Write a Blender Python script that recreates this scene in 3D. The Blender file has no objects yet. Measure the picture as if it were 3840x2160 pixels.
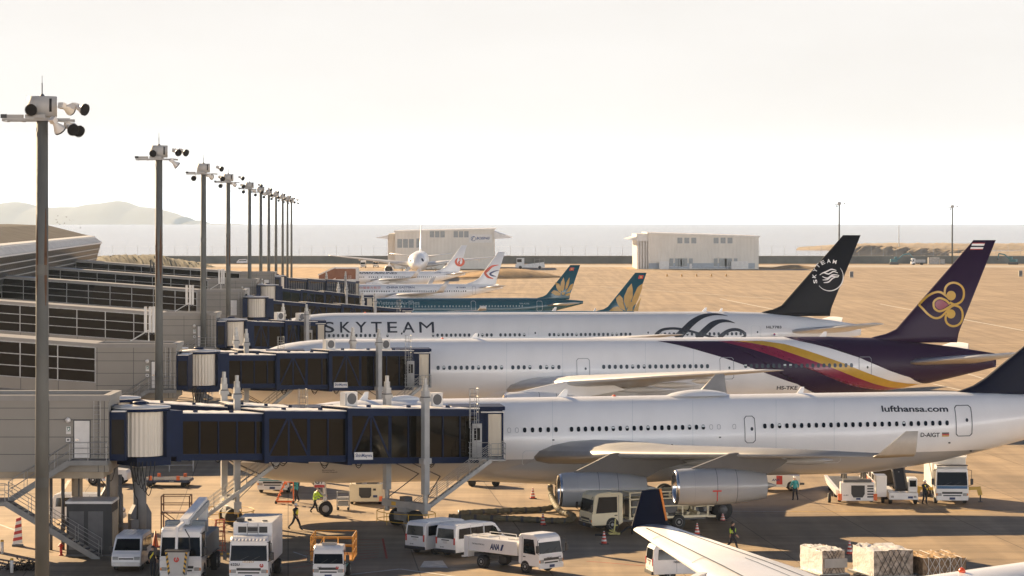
import bpy, bmesh, math, random
from mathutils import Vector, Matrix
R = math.radians
random.seed(11)
S = bpy.context.scene
H, F, Y0 = 20.4, 10666.7, 812.0          # eye height (m); focal length and eye level in photo pixels (3840 wide)

# ------------------------------------------------------------------ camera, sky, sun, exposure
cd = bpy.data.cameras.new('camera'); cam = bpy.data.objects.new('camera', cd); S.collection.objects.link(cam)
cam.location = (0, 0, H); cam.rotation_euler = (R(90), 0, 0)
cd.sensor_width = 36; cd.lens = 100; cd.shift_y = -268/3840; cd.clip_start = 1; cd.clip_end = 90000
S.camera = cam
SUN_EL, SUN_AZ = R(23), R(37)            # azimuth: left of the viewing direction
W = bpy.data.worlds.new('World'); S.world = W; W.use_nodes = True
nt = W.node_tree; nt.nodes.clear()
out = nt.nodes.new('ShaderNodeOutputWorld'); bg = nt.nodes.new('ShaderNodeBackground')
sky = nt.nodes.new('ShaderNodeTexSky'); sky.sky_type = 'NISHITA'; sky.sun_disc = False
sky.sun_elevation = SUN_EL; sky.sun_rotation = -SUN_AZ; sky.air_density = .35; sky.dust_density = .25; sky.ozone_density = .6
tc = nt.nodes.new('ShaderNodeTexCoord')
sx = nt.nodes.new('ShaderNodeSeparateXYZ'); mx = nt.nodes.new('ShaderNodeMath'); mx.operation = 'MAXIMUM'; mx.inputs[1].default_value = .004
cx = nt.nodes.new('ShaderNodeCombineXYZ')
L = nt.links.new
L(tc.outputs['Generated'], sx.inputs[0]); L(sx.outputs[0], cx.inputs[0]); L(sx.outputs[1], cx.inputs[1]); L(sx.outputs[2], mx.inputs[0]); L(mx.outputs[0], cx.inputs[2])
L(cx.outputs[0], sky.inputs[0])
# thin high cloud veil: warm pale, a little lighter and darker in long streaks
mp = nt.nodes.new('ShaderNodeMapping'); mp.inputs['Scale'].default_value = (5, 5, 16)
L(cx.outputs[0], mp.inputs[0])
nz = nt.nodes.new('ShaderNodeTexNoise'); nz.inputs['Scale'].default_value = 1.3; nz.inputs['Detail'].default_value = 7; nz.inputs['Roughness'].default_value = .55
L(mp.outputs[0], nz.inputs[0])
cr = nt.nodes.new('ShaderNodeValToRGB'); cr.color_ramp.elements[0].position = .36; cr.color_ramp.elements[1].position = .62
cr.color_ramp.elements[0].color = (6.6, 6.3, 6.02, 1); cr.color_ramp.elements[1].color = (6.95, 6.68, 6.42, 1)
L(nz.outputs[0], cr.inputs[0])
# the veil is thickest round the sun's bearing and thins away from it
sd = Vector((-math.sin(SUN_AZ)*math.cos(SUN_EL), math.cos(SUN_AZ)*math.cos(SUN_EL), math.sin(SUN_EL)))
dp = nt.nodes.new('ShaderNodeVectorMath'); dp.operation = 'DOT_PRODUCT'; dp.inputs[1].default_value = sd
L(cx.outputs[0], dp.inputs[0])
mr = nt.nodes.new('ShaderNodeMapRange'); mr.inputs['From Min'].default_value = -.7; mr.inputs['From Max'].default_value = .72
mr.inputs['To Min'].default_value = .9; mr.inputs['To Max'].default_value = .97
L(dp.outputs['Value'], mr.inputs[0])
# and it is a low veil: above some thirty degrees the sky is clear
me_ = nt.nodes.new('ShaderNodeMapRange'); me_.interpolation_type = 'SMOOTHSTEP'; me_.inputs['From Min'].default_value = .078; me_.inputs['From Max'].default_value = .20
me_.inputs['To Min'].default_value = 1; me_.inputs['To Max'].default_value = 0
L(mx.outputs[0], me_.inputs[0])
mm = nt.nodes.new('ShaderNodeMath'); mm.operation = 'MULTIPLY'; L(mr.outputs[0], mm.inputs[0]); L(me_.outputs[0], mm.inputs[1])
mixs = nt.nodes.new('ShaderNodeMix'); mixs.data_type = 'RGBA'
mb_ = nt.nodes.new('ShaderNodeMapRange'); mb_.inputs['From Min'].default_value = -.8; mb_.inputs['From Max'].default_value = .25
mb_.inputs['To Min'].default_value = 7.6; mb_.inputs['To Max'].default_value = 1        # added glow opposite the sun, out of view, lighting the sides facing the camera
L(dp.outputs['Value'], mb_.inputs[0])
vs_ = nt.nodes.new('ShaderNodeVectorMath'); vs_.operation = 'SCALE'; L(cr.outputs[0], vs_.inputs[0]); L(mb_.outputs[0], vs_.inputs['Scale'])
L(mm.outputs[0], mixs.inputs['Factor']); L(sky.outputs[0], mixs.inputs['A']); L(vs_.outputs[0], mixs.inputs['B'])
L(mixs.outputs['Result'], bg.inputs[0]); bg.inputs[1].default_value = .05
L(bg.outputs[0], out.inputs[0])
sl = bpy.data.lights.new('sun', 'SUN'); sl.energy = 5.0; sl.angle = R(.55); sl.color = (1.0, .74, .45)
so = bpy.data.objects.new('sun', sl); S.collection.objects.link(so)
so.rotation_euler = (-sd).to_track_quat('-Z', 'Y').to_euler()
S.view_settings.view_transform = 'Standard'; S.view_settings.look = 'None'; S.view_settings.exposure = 1.46; S.view_settings.gamma = 1
S.cycles.volume_bounces = 1; S.cycles.max_bounces = 8; S.cycles.sample_clamp_indirect = 6; S.cycles.caustics_reflective = False
S.cycles.volume_max_steps = 64

# ------------------------------------------------------------------ helpers
def G(px, py, z=0.0):
    """the point at height z that the photo shows at pixel px, py"""
    d = (H - z)*F/(py - Y0)
    return Vector(((px - 1920)*d/F, d, z))
def tag(o, label=None, cat=None, group=None, kind=None):
    if label: o['label'] = label
    if cat: o['category'] = cat
    if group: o['group'] = group
    if kind: o['kind'] = kind
    return o
def thing(name, label, cat, loc=(0, 0, 0), rz=0.0, group=None):
    o = bpy.data.objects.new(name, None); S.collection.objects.link(o)
    o.location = loc; o.rotation_euler = (0, 0, rz); o.empty_display_size = .5
    return tag(o, label, cat, group)
def copy_tree(o, parent=None):
    c = o.copy(); S.collection.objects.link(c)
    if parent: c.parent = parent
    for ch in list(o.children): copy_tree(ch, c)
    return c
def place(o, loc, rz, label=None, group=None):
    o.location = loc; o.rotation_euler = (0, 0, rz)
    if label: o['label'] = label
    if group: o['group'] = group
    return o

MATS = {}
def pr(m): return m.node_tree.nodes['Principled BSDF']
def mat(name, col, rough=.5, metal=0.0, var=.10, scale=1.2, bump=0.0, bscale=12, spec=.5, coat=0.0, emit=0, streak=0.0):
    if name in MATS: return MATS[name]
    m = bpy.data.materials.new(name); m.use_nodes = True; MATS[name] = m
    t = m.node_tree; b = pr(m); lk = t.links.new
    b.inputs['Roughness'].default_value = rough; b.inputs['Metallic'].default_value = metal
    b.inputs['Specular IOR Level'].default_value = spec; b.inputs['Coat Weight'].default_value = coat; b.inputs['Coat Roughness'].default_value = .12
    c = t.nodes.new('ShaderNodeTexCoord')
    n = t.nodes.new('ShaderNodeTexNoise'); n.inputs['Scale'].default_value = scale; n.inputs['Detail'].default_value = 5
    if streak:
        g = t.nodes.new('ShaderNodeMapping'); g.inputs['Scale'].default_value = (1, 1, streak)
        lk(c.outputs['Object'], g.inputs[0]); lk(g.outputs[0], n.inputs[0])
    else: lk(c.outputs['Object'], n.inputs[0])
    r = t.nodes.new('ShaderNodeMapRange'); r.inputs['From Min'].default_value = .3; r.inputs['From Max'].default_value = .7
    r.inputs['To Min'].default_value = 1 - var; r.inputs['To Max'].default_value = 1 + var
    lk(n.outputs[0], r.inputs[0])
    v = t.nodes.new('ShaderNodeVectorMath'); v.operation = 'SCALE'; v.inputs[0].default_value = col
    lk(r.outputs[0], v.inputs['Scale']); lk(v.outputs[0], b.inputs['Base Color'])
    if bump:
        n2 = t.nodes.new('ShaderNodeTexNoise'); n2.inputs['Scale'].default_value = bscale; n2.inputs['Detail'].default_value = 3
        lk(c.outputs['Object'], n2.inputs[0])
        bp = t.nodes.new('ShaderNodeBump'); bp.inputs['Strength'].default_value = bump; bp.inputs['Distance'].default_value = .05
        lk(n2.outputs[0], bp.inputs['Height']); lk(bp.outputs[0], b.inputs['Normal'])
    if emit:
        b.inputs['Emission Color'].default_value = (*col, 1); b.inputs['Emission Strength'].default_value = emit
    return m

class MB:
    """collects shapes; build() links them as ONE mesh object"""
    def __init__(s): s.v = []; s.f = []; s.fm = []; s.fs = []; s.mats = []; s.cur = 0; s.T = Matrix.Identity(4); s.sm = False
    def m(s, mt, smooth=None):
        if mt not in s.mats: s.mats.append(mt)
        s.cur = s.mats.index(mt)
        if smooth is not None: s.sm = smooth
        return s
    def add(s, vs, fs):
        o = len(s.v); T = s.T
        s.v += [T @ Vector(p) for p in vs]
        for f in fs: s.f.append([o + i for i in f]); s.fm.append(s.cur); s.fs.append(s.sm)
        return s
    def box(s, x0, x1, y0, y1, z0, z1, bev=0.0):
        if bev:
            bm = bmesh.new(); bmesh.ops.create_cube(bm, size=1, matrix=Matrix.Translation(((x0+x1)/2, (y0+y1)/2, (z0+z1)/2)) @ Matrix.Diagonal((x1-x0, y1-y0, z1-z0, 1)))
            bmesh.ops.bevel(bm, geom=list(bm.edges), offset=bev, segments=2, affect='EDGES', profile=.6)
            s.addbm(bm); return s
        v = [(x, y, z) for z in (z0, z1) for y in (y0, y1) for x in (x0, x1)]
        return s.add(v, [(0,2,3,1), (4,5,7,6), (0,1,5,4), (2,6,7,3), (0,4,6,2), (1,3,7,5)])
    def addbm(s, bm):
        bm.verts.ensure_lookup_table(); bm.verts.index_update()
        s.add([v.co.copy() for v in bm.verts], [[v.index for v in f.verts] for f in bm.faces]); bm.free()
    def tube(s, p, q, r, n=8, r2=None, caps=True):
        p, q = Vector(p), Vector(q); d = q - p
        if d.length < 1e-6: return s
        d.normalize(); a = d.orthogonal().normalized(); b = d.cross(a); r2 = r if r2 is None else r2
        v = []
        for c, rr in ((p, r), (q, r2)):
            v += [c + (a*math.cos(2*math.pi*i/n) + b*math.sin(2*math.pi*i/n))*rr for i in range(n)]
        f = [(i, (i+1) % n, n + (i+1) % n, n + i) for i in range(n)]
        if caps: f += [tuple(range(n))[::-1], tuple(range(n, 2*n))]
        return s.add(v, f)
    def path(s, pts, r, n=8):
        for a, b in zip(pts, pts[1:]): s.tube(a, b, r, n)
        return s
    def beam(s, p, q, w, h):
        """a square bar from p to q, w wide, h tall"""
        p, q = Vector(p), Vector(q); d = (q - p).normalized(); up = Vector((0, 0, 1))
        a = d.cross(up)
        if a.length < 1e-4: a = Vector((1, 0, 0))
        a.normalize(); b = a.cross(d).normalized(); v = []
        for c in (p, q): v += [c - a*w/2 - b*h/2, c + a*w/2 - b*h/2, c + a*w/2 + b*h/2, c - a*w/2 + b*h/2]
        return s.add(v, [(0,1,5,4), (1,2,6,5), (2,3,7,6), (3,0,4,7), (3,2,1,0), (4,5,6,7)])
    def loft(s, rings, cap0=True, cap1=True, closed=True):
        n = len(rings[0]); v = [p for r in rings for p in r]; f = []
        for k in range(len(rings)-1):
            for i in range(n if closed else n-1):
                j = (i+1) % n; f.append((k*n+i, k*n+j, (k+1)*n+j, (k+1)*n+i))
        if cap0: f.append(tuple(range(n))[::-1])
        if cap1: f.append(tuple(range((len(rings)-1)*n, len(rings)*n)))
        return s.add(v, f)
    def lathe(s, prof, o=(0, 0, 0), ax='z', n=24, cap0=True, cap1=True):
        rings = []
        for a, r in prof:
            rg = []
            for i in range(n):
                c, q = r*math.cos(2*math.pi*i/n), r*math.sin(2*math.pi*i/n)
                p = {'z': (c, q, a), 'x': (a, c, q), 'y': (c, a, q)}[ax]
                rg.append((o[0]+p[0], o[1]+p[1], o[2]+p[2]))
            rings.append(rg)
        return s.loft(rings, cap0, cap1)
    def prism(s, poly, y0, y1, ax='y', shrink=None):
        """a polygon in (x,z) carried from y0 to y1 (ax 'x': polygon in (y,z) carried along x; 'z': (x,y) carried up)"""
        def P(u, w, d): return {'y': (u, d, w), 'x': (d, u, w), 'z': (u, w, d)}[ax]
        n = len(poly); v = [P(u, w, y0) for u, w in poly] + [P(u, w, y1) for u, w in poly]
        return s.add(v, [tuple(range(n)), tuple(range(n, 2*n))[::-1]] + [(i, n+i, n+(i+1) % n, (i+1) % n) for i in range(n)])
    def build(s, name, parent=None, bev=0, fix=True):
        me = bpy.data.meshes.new(name); me.from_pydata([tuple(p) for p in s.v], [], s.f)
        for mt in s.mats: me.materials.append(mt)
        me.polygons.foreach_set('material_index', s.fm); me.polygons.foreach_set('use_smooth', s.fs)
        if fix:
            bm = bmesh.new(); bm.from_mesh(me); bmesh.ops.recalc_face_normals(bm, faces=bm.faces); bm.to_mesh(me); bm.free()
        me.update()
        o = bpy.data.objects.new(name, me); S.collection.objects.link(o)
        if parent: o.parent = parent
        return o

_tx = {}
def text_mesh(body, bold=0.0, shear=0.0, space=1.0):
    """flat lettering as (verts2d, faces) scaled so that its box is 0..1 x 0..1, plus aspect"""
    k = (body, bold, shear, space)
    if k in _tx: return _tx[k]
    cu = bpy.data.curves.new('lettering', 'FONT'); cu.body = body; cu.offset = bold; cu.shear = shear; cu.space_character = space; cu.resolution_u = 4
    ob = bpy.data.objects.new('lettering', cu); S.collection.objects.link(ob)
    dg = bpy.context.evaluated_depsgraph_get(); me = bpy.data.meshes.new_from_object(ob.evaluated_get(dg))
    vs = [(v.co.x, v.co.y) for v in me.vertices]; fs = [tuple(p.vertices) for p in me.polygons]
    bpy.data.objects.remove(ob); bpy.data.curves.remove(cu); bpy.data.meshes.remove(me)
    if not vs: vs = [(0, 0), (1, 0), (1, 1)]; fs = []
    x0, x1 = min(v[0] for v in vs), max(v[0] for v in vs); y0, y1 = min(v[1] for v in vs), max(v[1] for v in vs)
    w, h = max(x1-x0, 1e-6), max(y1-y0, 1e-6)
    _tx[k] = ([((x-x0)/w, (y-y0)/h) for x, y in vs], fs, w/h)
    return _tx[k]
def sign_text(mb, body, o, ux, uz, w, h=None, bold=.02, shear=0, space=1.0, off=.006):
    """lettering on a flat face: o lower-left corner, ux and uz the face's directions, w wide, h tall"""
    vs, fs, asp = text_mesh(body, bold, shear, space)
    h = w/asp if h is None else h
    o, ux, uz = Vector(o), Vector(ux), Vector(uz); n = ux.cross(uz)
    return mb.add([o + ux*x*w + uz*z*h + n*off for x, z in vs], fs)

# ------------------------------------------------------------------ shared materials
WHITE = mat('white_paint', (.78, .77, .75), .32, var=.05, coat=.3)
OFFWHITE = mat('offwhite_paint', (.66, .64, .60), .45, var=.08)
CREAM = mat('cream_paint', (.70, .62, .42), .42, var=.08)
BLUE = mat('navy_blue_steel', (.0055, .0145, .047), .5, var=.16, scale=.8, spec=.14)
BLUE2 = mat('navy_blue_dark', (.006, .010, .03), .5, var=.2)
GREYP = mat('grey_paint', (.36, .36, .35), .5, var=.12)
DGREY = mat('dark_grey_steel', (.085, .085, .088), .5, var=.2)
STEEL = mat('galvanised_steel', (.34, .34, .33), .42, metal=.55, var=.18, scale=3)
BLACK = mat('black_rubber', (.018, .018, .018), .75, var=.25, scale=4)
CHROME = mat('bright_metal', (.72, .70, .67), .18, metal=1, var=.05)
RED = mat('red_paint', (.50, .035, .025), .45, var=.1)
ORANGE = mat('orange_plastic', (.72, .15, .035), .5, var=.1)
YELLOW = mat('yellow_paint', (.62, .37, .035), .5, var=.12)
AMBER = mat('amber_lens', (.75, .25, .03), .2, var=.03)
LAMP = mat('clear_lens', (.34, .34, .33), .06, var=.05)
SKIN = mat('skin', (.48, .29, .20), .55, var=.04)
HAIR = mat('black_hair', (.012, .010, .009), .6)
INK = mat('dark_lettering', (.022, .028, .04), .45, var=.03)
TRIMB = mat('black_trim', (.02, .02, .021), .45)
TEAL = mat('teal_cloth', (.03, .27, .33), .75)
CLOTHN = mat('dark_navy_cloth', (.016, .018, .026), .85, var=.2, scale=8)
LIME = mat('lime_hivis', (.50, .78, .06), .65)
YELV = mat('yellow_hivis', (.85, .72, .05), .6)
ROOFW = mat('pale_metal_roof', (.70, .67, .62), .38, var=.1, scale=.7)
HWIN = mat('hangar_window_hazed', (.25, .27, .27), .35)  # pane grey made paler, distance haze put into the colour
def glass(name, col=(.012, .012, .012), rough=.05, wave=.0, wsc=.8, spec=.6):
    return mat(name, col, rough, var=.15, bump=wave, bscale=wsc, spec=spec)
GLASS = glass('tinted_window', (.010, .013, .016), .06, spec=.35)
WSHIELD = glass('windscreen', (.006, .008, .009), .05, spec=.22)
TGLASS = glass('bronze_tunnel_glazing', (.006, .005, .0035), .05, .2, .5, .28)
PGLASS = glass('dark_corridor_glazing', (.007, .007, .007), .045, .12, .35, .3)
SEAM = mat('seam_grey', (.30, .31, .32), .5); SEAMD = mat('seam_dark', (.10, .11, .12), .5); SEAML = mat('seam_pale', (.60, .64, .64), .5)
# ------------------------------------------------------------------ aircraft
def interp(tb, x):
    if x <= tb[0][0]: return tb[0][1]
    for (a, u), (b, w) in zip(tb, tb[1:]):
        if x <= b: return u + (w-u)*(x-a)/(b-a)
    return tb[-1][1]
NT = [(0, -.30), (.03, -.17), (.1, -.06), (.3, .12), (.6, .33), (1, .55), (1.5, .76), (2, .89), (2.6, .97), (3.3, 1)]
NB = [(0, -.30), (.03, -.40), (.1, -.48), (.3, -.62), (.6, -.76), (1, -.87), (1.5, -.95), (2, -.985), (2.6, -1)]
NW = [(0, 0), (.03, .13), (.1, .24), (.3, .40), (.6, .56), (1, .70), (1.5, .83), (2, .92), (2.6, .98), (3.3, 1)]
TAIL = {'blade': ([(0, 1), (.25, 1), (.45, .95), (.62, .83), (.82, .66), (1, .45)], [(0, -1), (.15, -.97), (.3, -.88), (.5, -.68), (.7, -.44), (.9, -.12), (1, .05)], [(0, 1), (.2, .97), (.4, .86), (.6, .66), (.8, .40), (1, .06)]),
        'round': ([(0, 1), (.3, .995), (.5, .96), (.7, .89), (.9, .79), (1, .72)], [(0, -1), (.12, -.95), (.3, -.76), (.5, -.44), (.7, -.08), (.9, .28), (1, .46)], [(0, 1), (.2, .97), (.4, .86), (.6, .66), (.8, .42), (1, .13)])}
TYPES = {
 'quad': dict(L=63.7, R=2.82, zc=5.22, ts=43, tail='round', pitch=.45, tg=32,
    fin=[(-.5, 49.6, 61.6), (.0, 51.0, 61.6), (.35, 52.0, 61.7), (.9, 52.9, 61.8), (1.7, 53.9, 61.95), (3.1, 55.7, 62.3), (8.75, 60.9, 63.9)], ft=.10,
    wing=[(2.0, 20.3, 32.3, 4.1, .14), (9.4, 25.3, 33.0, 4.75, .12), (19, 31.2, 36.7, 5.45, .11), (29.3, 37.7, 40.2, 6.1, .10)],
    wl=[(29.3, 37.7, 40.2, 6.1, .10), (29.75, 37.9, 40.2, 6.3, .08), (30.5, 39.4, 40.15, 7.7, .07)],
    eng=[(9.4, 21.5, 5.8, 1.17, 2.55), (19.2, 27.5, 5.8, 1.17, 3.55)], stab=[(1, 55.5, 61.5, 6.3, .1), (9.7, 61, 63.3, 7.3, .1)],
    gear=[(5.34, 32.1, .69, 2), (0, 32.6, .6, 1)], nose=(6.7, .50), zw=6.0, wsz=(.245, .355)),
 'twin': dict(L=73.9, R=3.1, zc=5.84, ts=52, tail='blade', pitch=0, tg=36,
    fin=[(-.6, 60.3, 70.1), (0, 62.0, 70.2), (.25, 63.1, 70.25), (.7, 64.1, 70.4), (9.2, 71.7, 73.9)], ft=.10,
    wing=[(2.2, 26.0, 38.8, 4.2, .14), (10, 31.2, 39.9, 5.3, .12), (20, 38, 43.2, 6.4, .11), (29.6, 44.6, 46.6, 7.35, .10), (30.4, 45.7, 46.8, 7.45, .08)], wl=None,
    eng=[(9.6, 25.3, 7.2, 1.62, 2.9)], stab=[(1.2, 64.2, 71.6, 6.4, .1), (10.7, 72.2, 74.2, 7.75, .1)],
    gear=[(5.5, 37.0, .66, 3)], nose=(5.9, .53), zw=6.36, wsz=(.30, .40)),
 'long': dict(L=44.5, R=2.02, zc=3.84, ts=30, tail='round', pitch=0, tg=20,
    fin=[(-.3, 35.6, 42.0), (0, 36.3, 42.1), (.25, 37.3, 42.1), (.6, 37.9, 42.2), (5.85, 42.2, 44.0)], ft=.10,
    wing=[(1.5, 14.6, 22.4, 2.8, .14), (6.5, 17.6, 22.7, 3.3, .12), (17, 23.8, 25.3, 4.2, .10)], wl=[(17, 23.8, 25.3, 4.2, .1), (17.1, 24.3, 25.3, 5.0, .06)],
    eng=[(5.75, 13.6, 4.4, 1.0, 1.75)], stab=[(.8, 37.3, 41.6, 4.5, .1), (6.2, 41.4, 43.2, 5.1, .1)],
    gear=[(3.8, 21.4, .55, 1)], nose=(5.07, .38), zw=4.45, wsz=(.24, .34)),
 'short': dict(L=39.5, R=1.97, zc=3.62, ts=25, tail='round', pitch=0, tg=19,
    fin=[(-.3, 30.6, 37.9), (0, 31.4, 38.0), (.5, 33.0, 38.1), (1.3, 34.3, 38.3), (7.0, 38.5, 40.0)], ft=.10,
    wing=[(1.5, 13.1, 20.6, 2.9, .14), (5.5, 15.9, 20.9, 3.3, .12), (16.4, 23.2, 24.9, 4.1, .10)], wl=[(16.4, 23.2, 24.9, 4.1, .1), (16.9, 23.7, 25.0, 4.5, .08), (17.6, 25.2, 26.1, 6.5, .07)],
    eng=[(4.83, 12.0, 4.3, 1.05, 1.6)], stab=[(.7, 33.8, 38.2, 4.6, .1), (7.1, 38, 39.5, 5.25, .1)],
    gear=[(2.86, 19.4, .56, 1)], nose=(3.9, .35), zw=4.0, wsz=(.25, .36)),
}
def airfoil(n=10):
    xs = [.5*(1 - math.cos(math.pi*i/n)) for i in range(n+1)]
    return xs
def ythk(x, tc): return 5*tc*(.2969*math.sqrt(max(x, 0)) - .126*x - .3516*x*x + .2843*x**3 - .1015*x**4)

class Plane:
    def __init__(s, kind, nose, th, name, label, cat, group=None):
        s.p = TYPES[kind]; s.th = th; s.nose = Vector(nose)
        s.pyl = None; s.root = thing(name, label, cat, nose, th, group)
        k = math.tan(R(s.p['pitch'])); s.k = k
        s.T = Matrix.Identity(4); s.T[2][0] = k; s.T[2][3] = -k*s.p['tg']
    def mb(s):
        m = MB(); m.T = s.T.copy(); return m
    def prof(s, t):
        p = s.p; r = p['R']; x = t/r
        if t < p['ts']: tp, bt, wd = interp(NT, x), interp(NB, x), interp(NW, x)
        else:
            u = (t-p['ts'])/(p['L']-p['ts']); a, b, c = TAIL[p['tail']]; tp, bt, wd = interp(a, u), interp(b, u), interp(c, u)
        return p['zc'] + r*(tp+bt)/2, max(r*(tp-bt)/2, .001), max(r*wd, .001)
    def surf(s, t, z, off=.02, side=-1):
        zc, hh, hw = s.prof(t); q = max(-.9997, min(.9997, (z-zc)/hh))
        y = hw*math.sqrt(1-q*q); n = Vector((0, y/hw**2, q/hh)); n.normalize()
        return Vector((t, side*(y + n.y*off), zc + q*hh + n.z*off))
    def local(s, px, py, lat):
        c, n = math.cos(s.th), math.sin(s.th)
        d = Vector(((px-1920)/F, 1, -(py-Y0)/F)); o = Vector((0, 0, H)) - s.nose
        ly = lambda v: -n*v.x + c*v.y
        lx = lambda v: c*v.x + n*v.y
        q = (lat - ly(o))/ly(d)
        t = lx(o) + q*lx(d); z = o.z + q*d.z
        return t, z - s.k*(t - s.p['tg'])
    def tz(s, px, py):
        """photo pixel -> (t, z) on the near side of the fuselage"""
        lat = -s.p['R']
        for _ in range(5):
            t, z = s.local(px, py, lat); zc, hh, hw = s.prof(max(.05, min(s.p['L'], t)))
            q = max(-.98, min(.98, (z-zc)/hh)); lat = -hw*math.sqrt(1-q*q)
        return t, z
    def fz(s, px, py): return s.local(px, py, -.25)
    def decal(s, name, mt, polys=None, mesh=None, on='f', step=.25, off=.02, side=-1, parent=None):
        """paint on the skin: polygons or lettering given in (t, z), cut finely and laid on the surface"""
        bm = bmesh.new()
        if mesh:
            vs = [bm.verts.new((a, b, 0)) for a, b in mesh[0]]
            for f in mesh[1]:
                try: bm.faces.new([vs[i] for i in f])
                except ValueError: pass
        def dense(pl):
            r = []
            for (x0, y0), (x1, y1) in zip(pl, pl[1:]+pl[:1]):
                k = min(40, max(1, int(math.hypot(x1-x0, min(abs(y1-y0), 7))/.3))) if on == 'f' else 1
                r += [(x0+(x1-x0)*i/k, y0+(y1-y0)*i/k) for i in range(k)]
            return r
        for pl in polys or []:
            pl = dense(list(pl))
            try: bm.faces.new([bm.verts.new((a, b, 0)) for a, b in pl])
            except ValueError: pass
        bmesh.ops.triangulate(bm, faces=list(bm.faces), ngon_method='EAR_CLIP')
        if not bm.verts: return
        if on == 'f':                                        # work in the angle round the body, so that paint follows it under the belly
            for v in bm.verts:
                zc, hh, hw = s.prof(max(.02, min(s.p['L'], v.co.x))); v.co.y = math.asin(max(-.9995, min(.9995, (v.co.y-zc)/hh)))
        lo = [min(v.co[i] for v in bm.verts) for i in (0, 1)]; hi = [max(v.co[i] for v in bm.verts) for i in (0, 1)]
        for ax, st in ((1, R(4.5) if on == 'f' else step), (0, .5 if on == 'f' else step)):
            k = math.floor(lo[ax]/st) + 1
            while k*st < hi[ax]:
                co = [0, 0, 0]; no = [0, 0, 0]; co[ax] = k*st; no[ax] = 1
                bmesh.ops.bisect_plane(bm, geom=list(bm.verts)+list(bm.edges)+list(bm.faces), plane_co=co, plane_no=no); k += 1
        m = s.mb().m(mt, True)
        for v in bm.verts:
            t, z = v.co.x, v.co.y
            if on == 'f': zc, hh, hw = s.prof(max(.02, min(s.p['L'], t))); v.co = s.surf(t, zc+hh*math.sin(z), off, side)
            else:
                tl, te = s.finle(z); c = te-tl; x = min(1, max(0, (t-tl)/c)); v.co = Vector((t, side*(ythk(x, s.p['ft'])*c + off), z))
        m.addbm(bm)
        return m.build(name, parent or s.root, fix=False)
    def finle(s, z):
        zt = s.p['zc'] + s.p['R']; fs = s.p['fin']; h = z - zt
        return interp([(f[0], f[1]) for f in fs], h), interp([(f[0], f[2]) for f in fs], h)
    def text(s, body, c0, c1, mt, name='lettering', bold=.01, shear=0, space=1, on='f', step=.35):
        """lettering filling the box between photo pixels c0 (lower left) and c1 (upper right)"""
        f = s.tz if on == 'f' else s.fz
        t0, z0 = f(*c0); t1, z1 = f(*c1); t2, z2 = f(c1[0], c0[1])
        vs, fs, a = text_mesh(body, bold, shear, space); sl = (z2-z0)/(t2-t0)
        return s.decal(name, mt, mesh=([(t0+(t1-t0)*x, z0 + sl*(t1-t0)*x + (z1-z2)*y) for x, y in vs], fs), on=on, step=step)
    def stroke(s, pts, ws, on='f', px=True, closed=False):
        """a painted band along photo pixels pts, ws pixels wide, as quads in (t, z)"""
        n = len(pts); ws = ws if isinstance(ws, (list, tuple)) else [ws]*n; L_, R_ = [], []
        if len(ws) != n: ws = [interp([(i*(n-1)/(len(ws)-1), w) for i, w in enumerate(ws)], i) for i in range(n)]
        # smooth the line
        P, Wd = [], []
        for i in range(n if closed else n-1):
            p0, p1, p2, p3 = pts[(i-1) % n if closed else max(i-1, 0)], pts[i], pts[(i+1) % n], pts[(i+2) % n if closed else min(i+2, n-1)]
            for q in range(4):
                u = q/4; P.append(tuple(.5*((2*p1[j]) + (-p0[j]+p2[j])*u + (2*p0[j]-5*p1[j]+4*p2[j]-p3[j])*u*u + (-p0[j]+3*p1[j]-3*p2[j]+p3[j])*u**3) for j in (0, 1)))
                Wd.append(ws[i]*(1-u) + ws[(i+1) % n]*u)
        if not closed: P.append(pts[-1]); Wd.append(ws[-1])
        m = len(P)
        for i in range(m):
            a, b = (P[(i-1) % m], P[(i+1) % m]) if closed else (P[max(i-1, 0)], P[min(i+1, m-1)])
            dx, dy = b[0]-a[0], b[1]-a[1]; q = math.hypot(dx, dy) or 1
            nx, ny = -dy/q*Wd[i]/2, dx/q*Wd[i]/2
            L_.append((P[i][0]+nx, P[i][1]+ny)); R_.append((P[i][0]-nx, P[i][1]-ny))
        f = s.tz if on == 'f' else s.fz
        L_ = [f(*p) for p in L_]; R_ = [f(*p) for p in R_]; r = range(m if closed else m-1)
        return [(L_[i], L_[(i+1) % m], R_[(i+1) % m], R_[i]) for i in r]
    def disc(s, c, r, on='z', n=24):
        f = s.tz if on == 'f' else s.fz
        return [f(c[0]+r*math.cos(2*math.pi*i/n), c[1]+r*math.sin(2*math.pi*i/n)) for i in range(n)]

    def build(s, body, fin, wing, nacelle, lip=CHROME, winglet=None, fincol2=None, cockpit=True, tailcol=None):
        p = s.p; rt = s.root; zt = p['zc']+p['R']
        m = s.mb().m(body, True); rings = []
        ts = [0, .02, .06, .13, .25, .45, .7, 1, 1.4, 1.9, 2.5, 3.2, 4, 5, 6, 7.2, 8.6, 10.2]
        t = 13
        while t < p['ts']: ts.append(t); t += 3
        u = p['ts']
        while u < p['L']-.1: ts.append(u); u += (p['L']-p['ts'])/28
        ts.append(p['L'])
        for t in ts:
            zc, hh, hw = s.prof(t); rings.append([(t, hw*math.cos(2*math.pi*i/96), zc + hh*math.sin(2*math.pi*i/96)) for i in range(96)])
        m.loft(rings); m.build('fuselage', rt)
        # belly fairing
        w0 = p['wing'][0]; f0, f1 = w0[1]-6.5, w0[2]+5; rings = []
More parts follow.
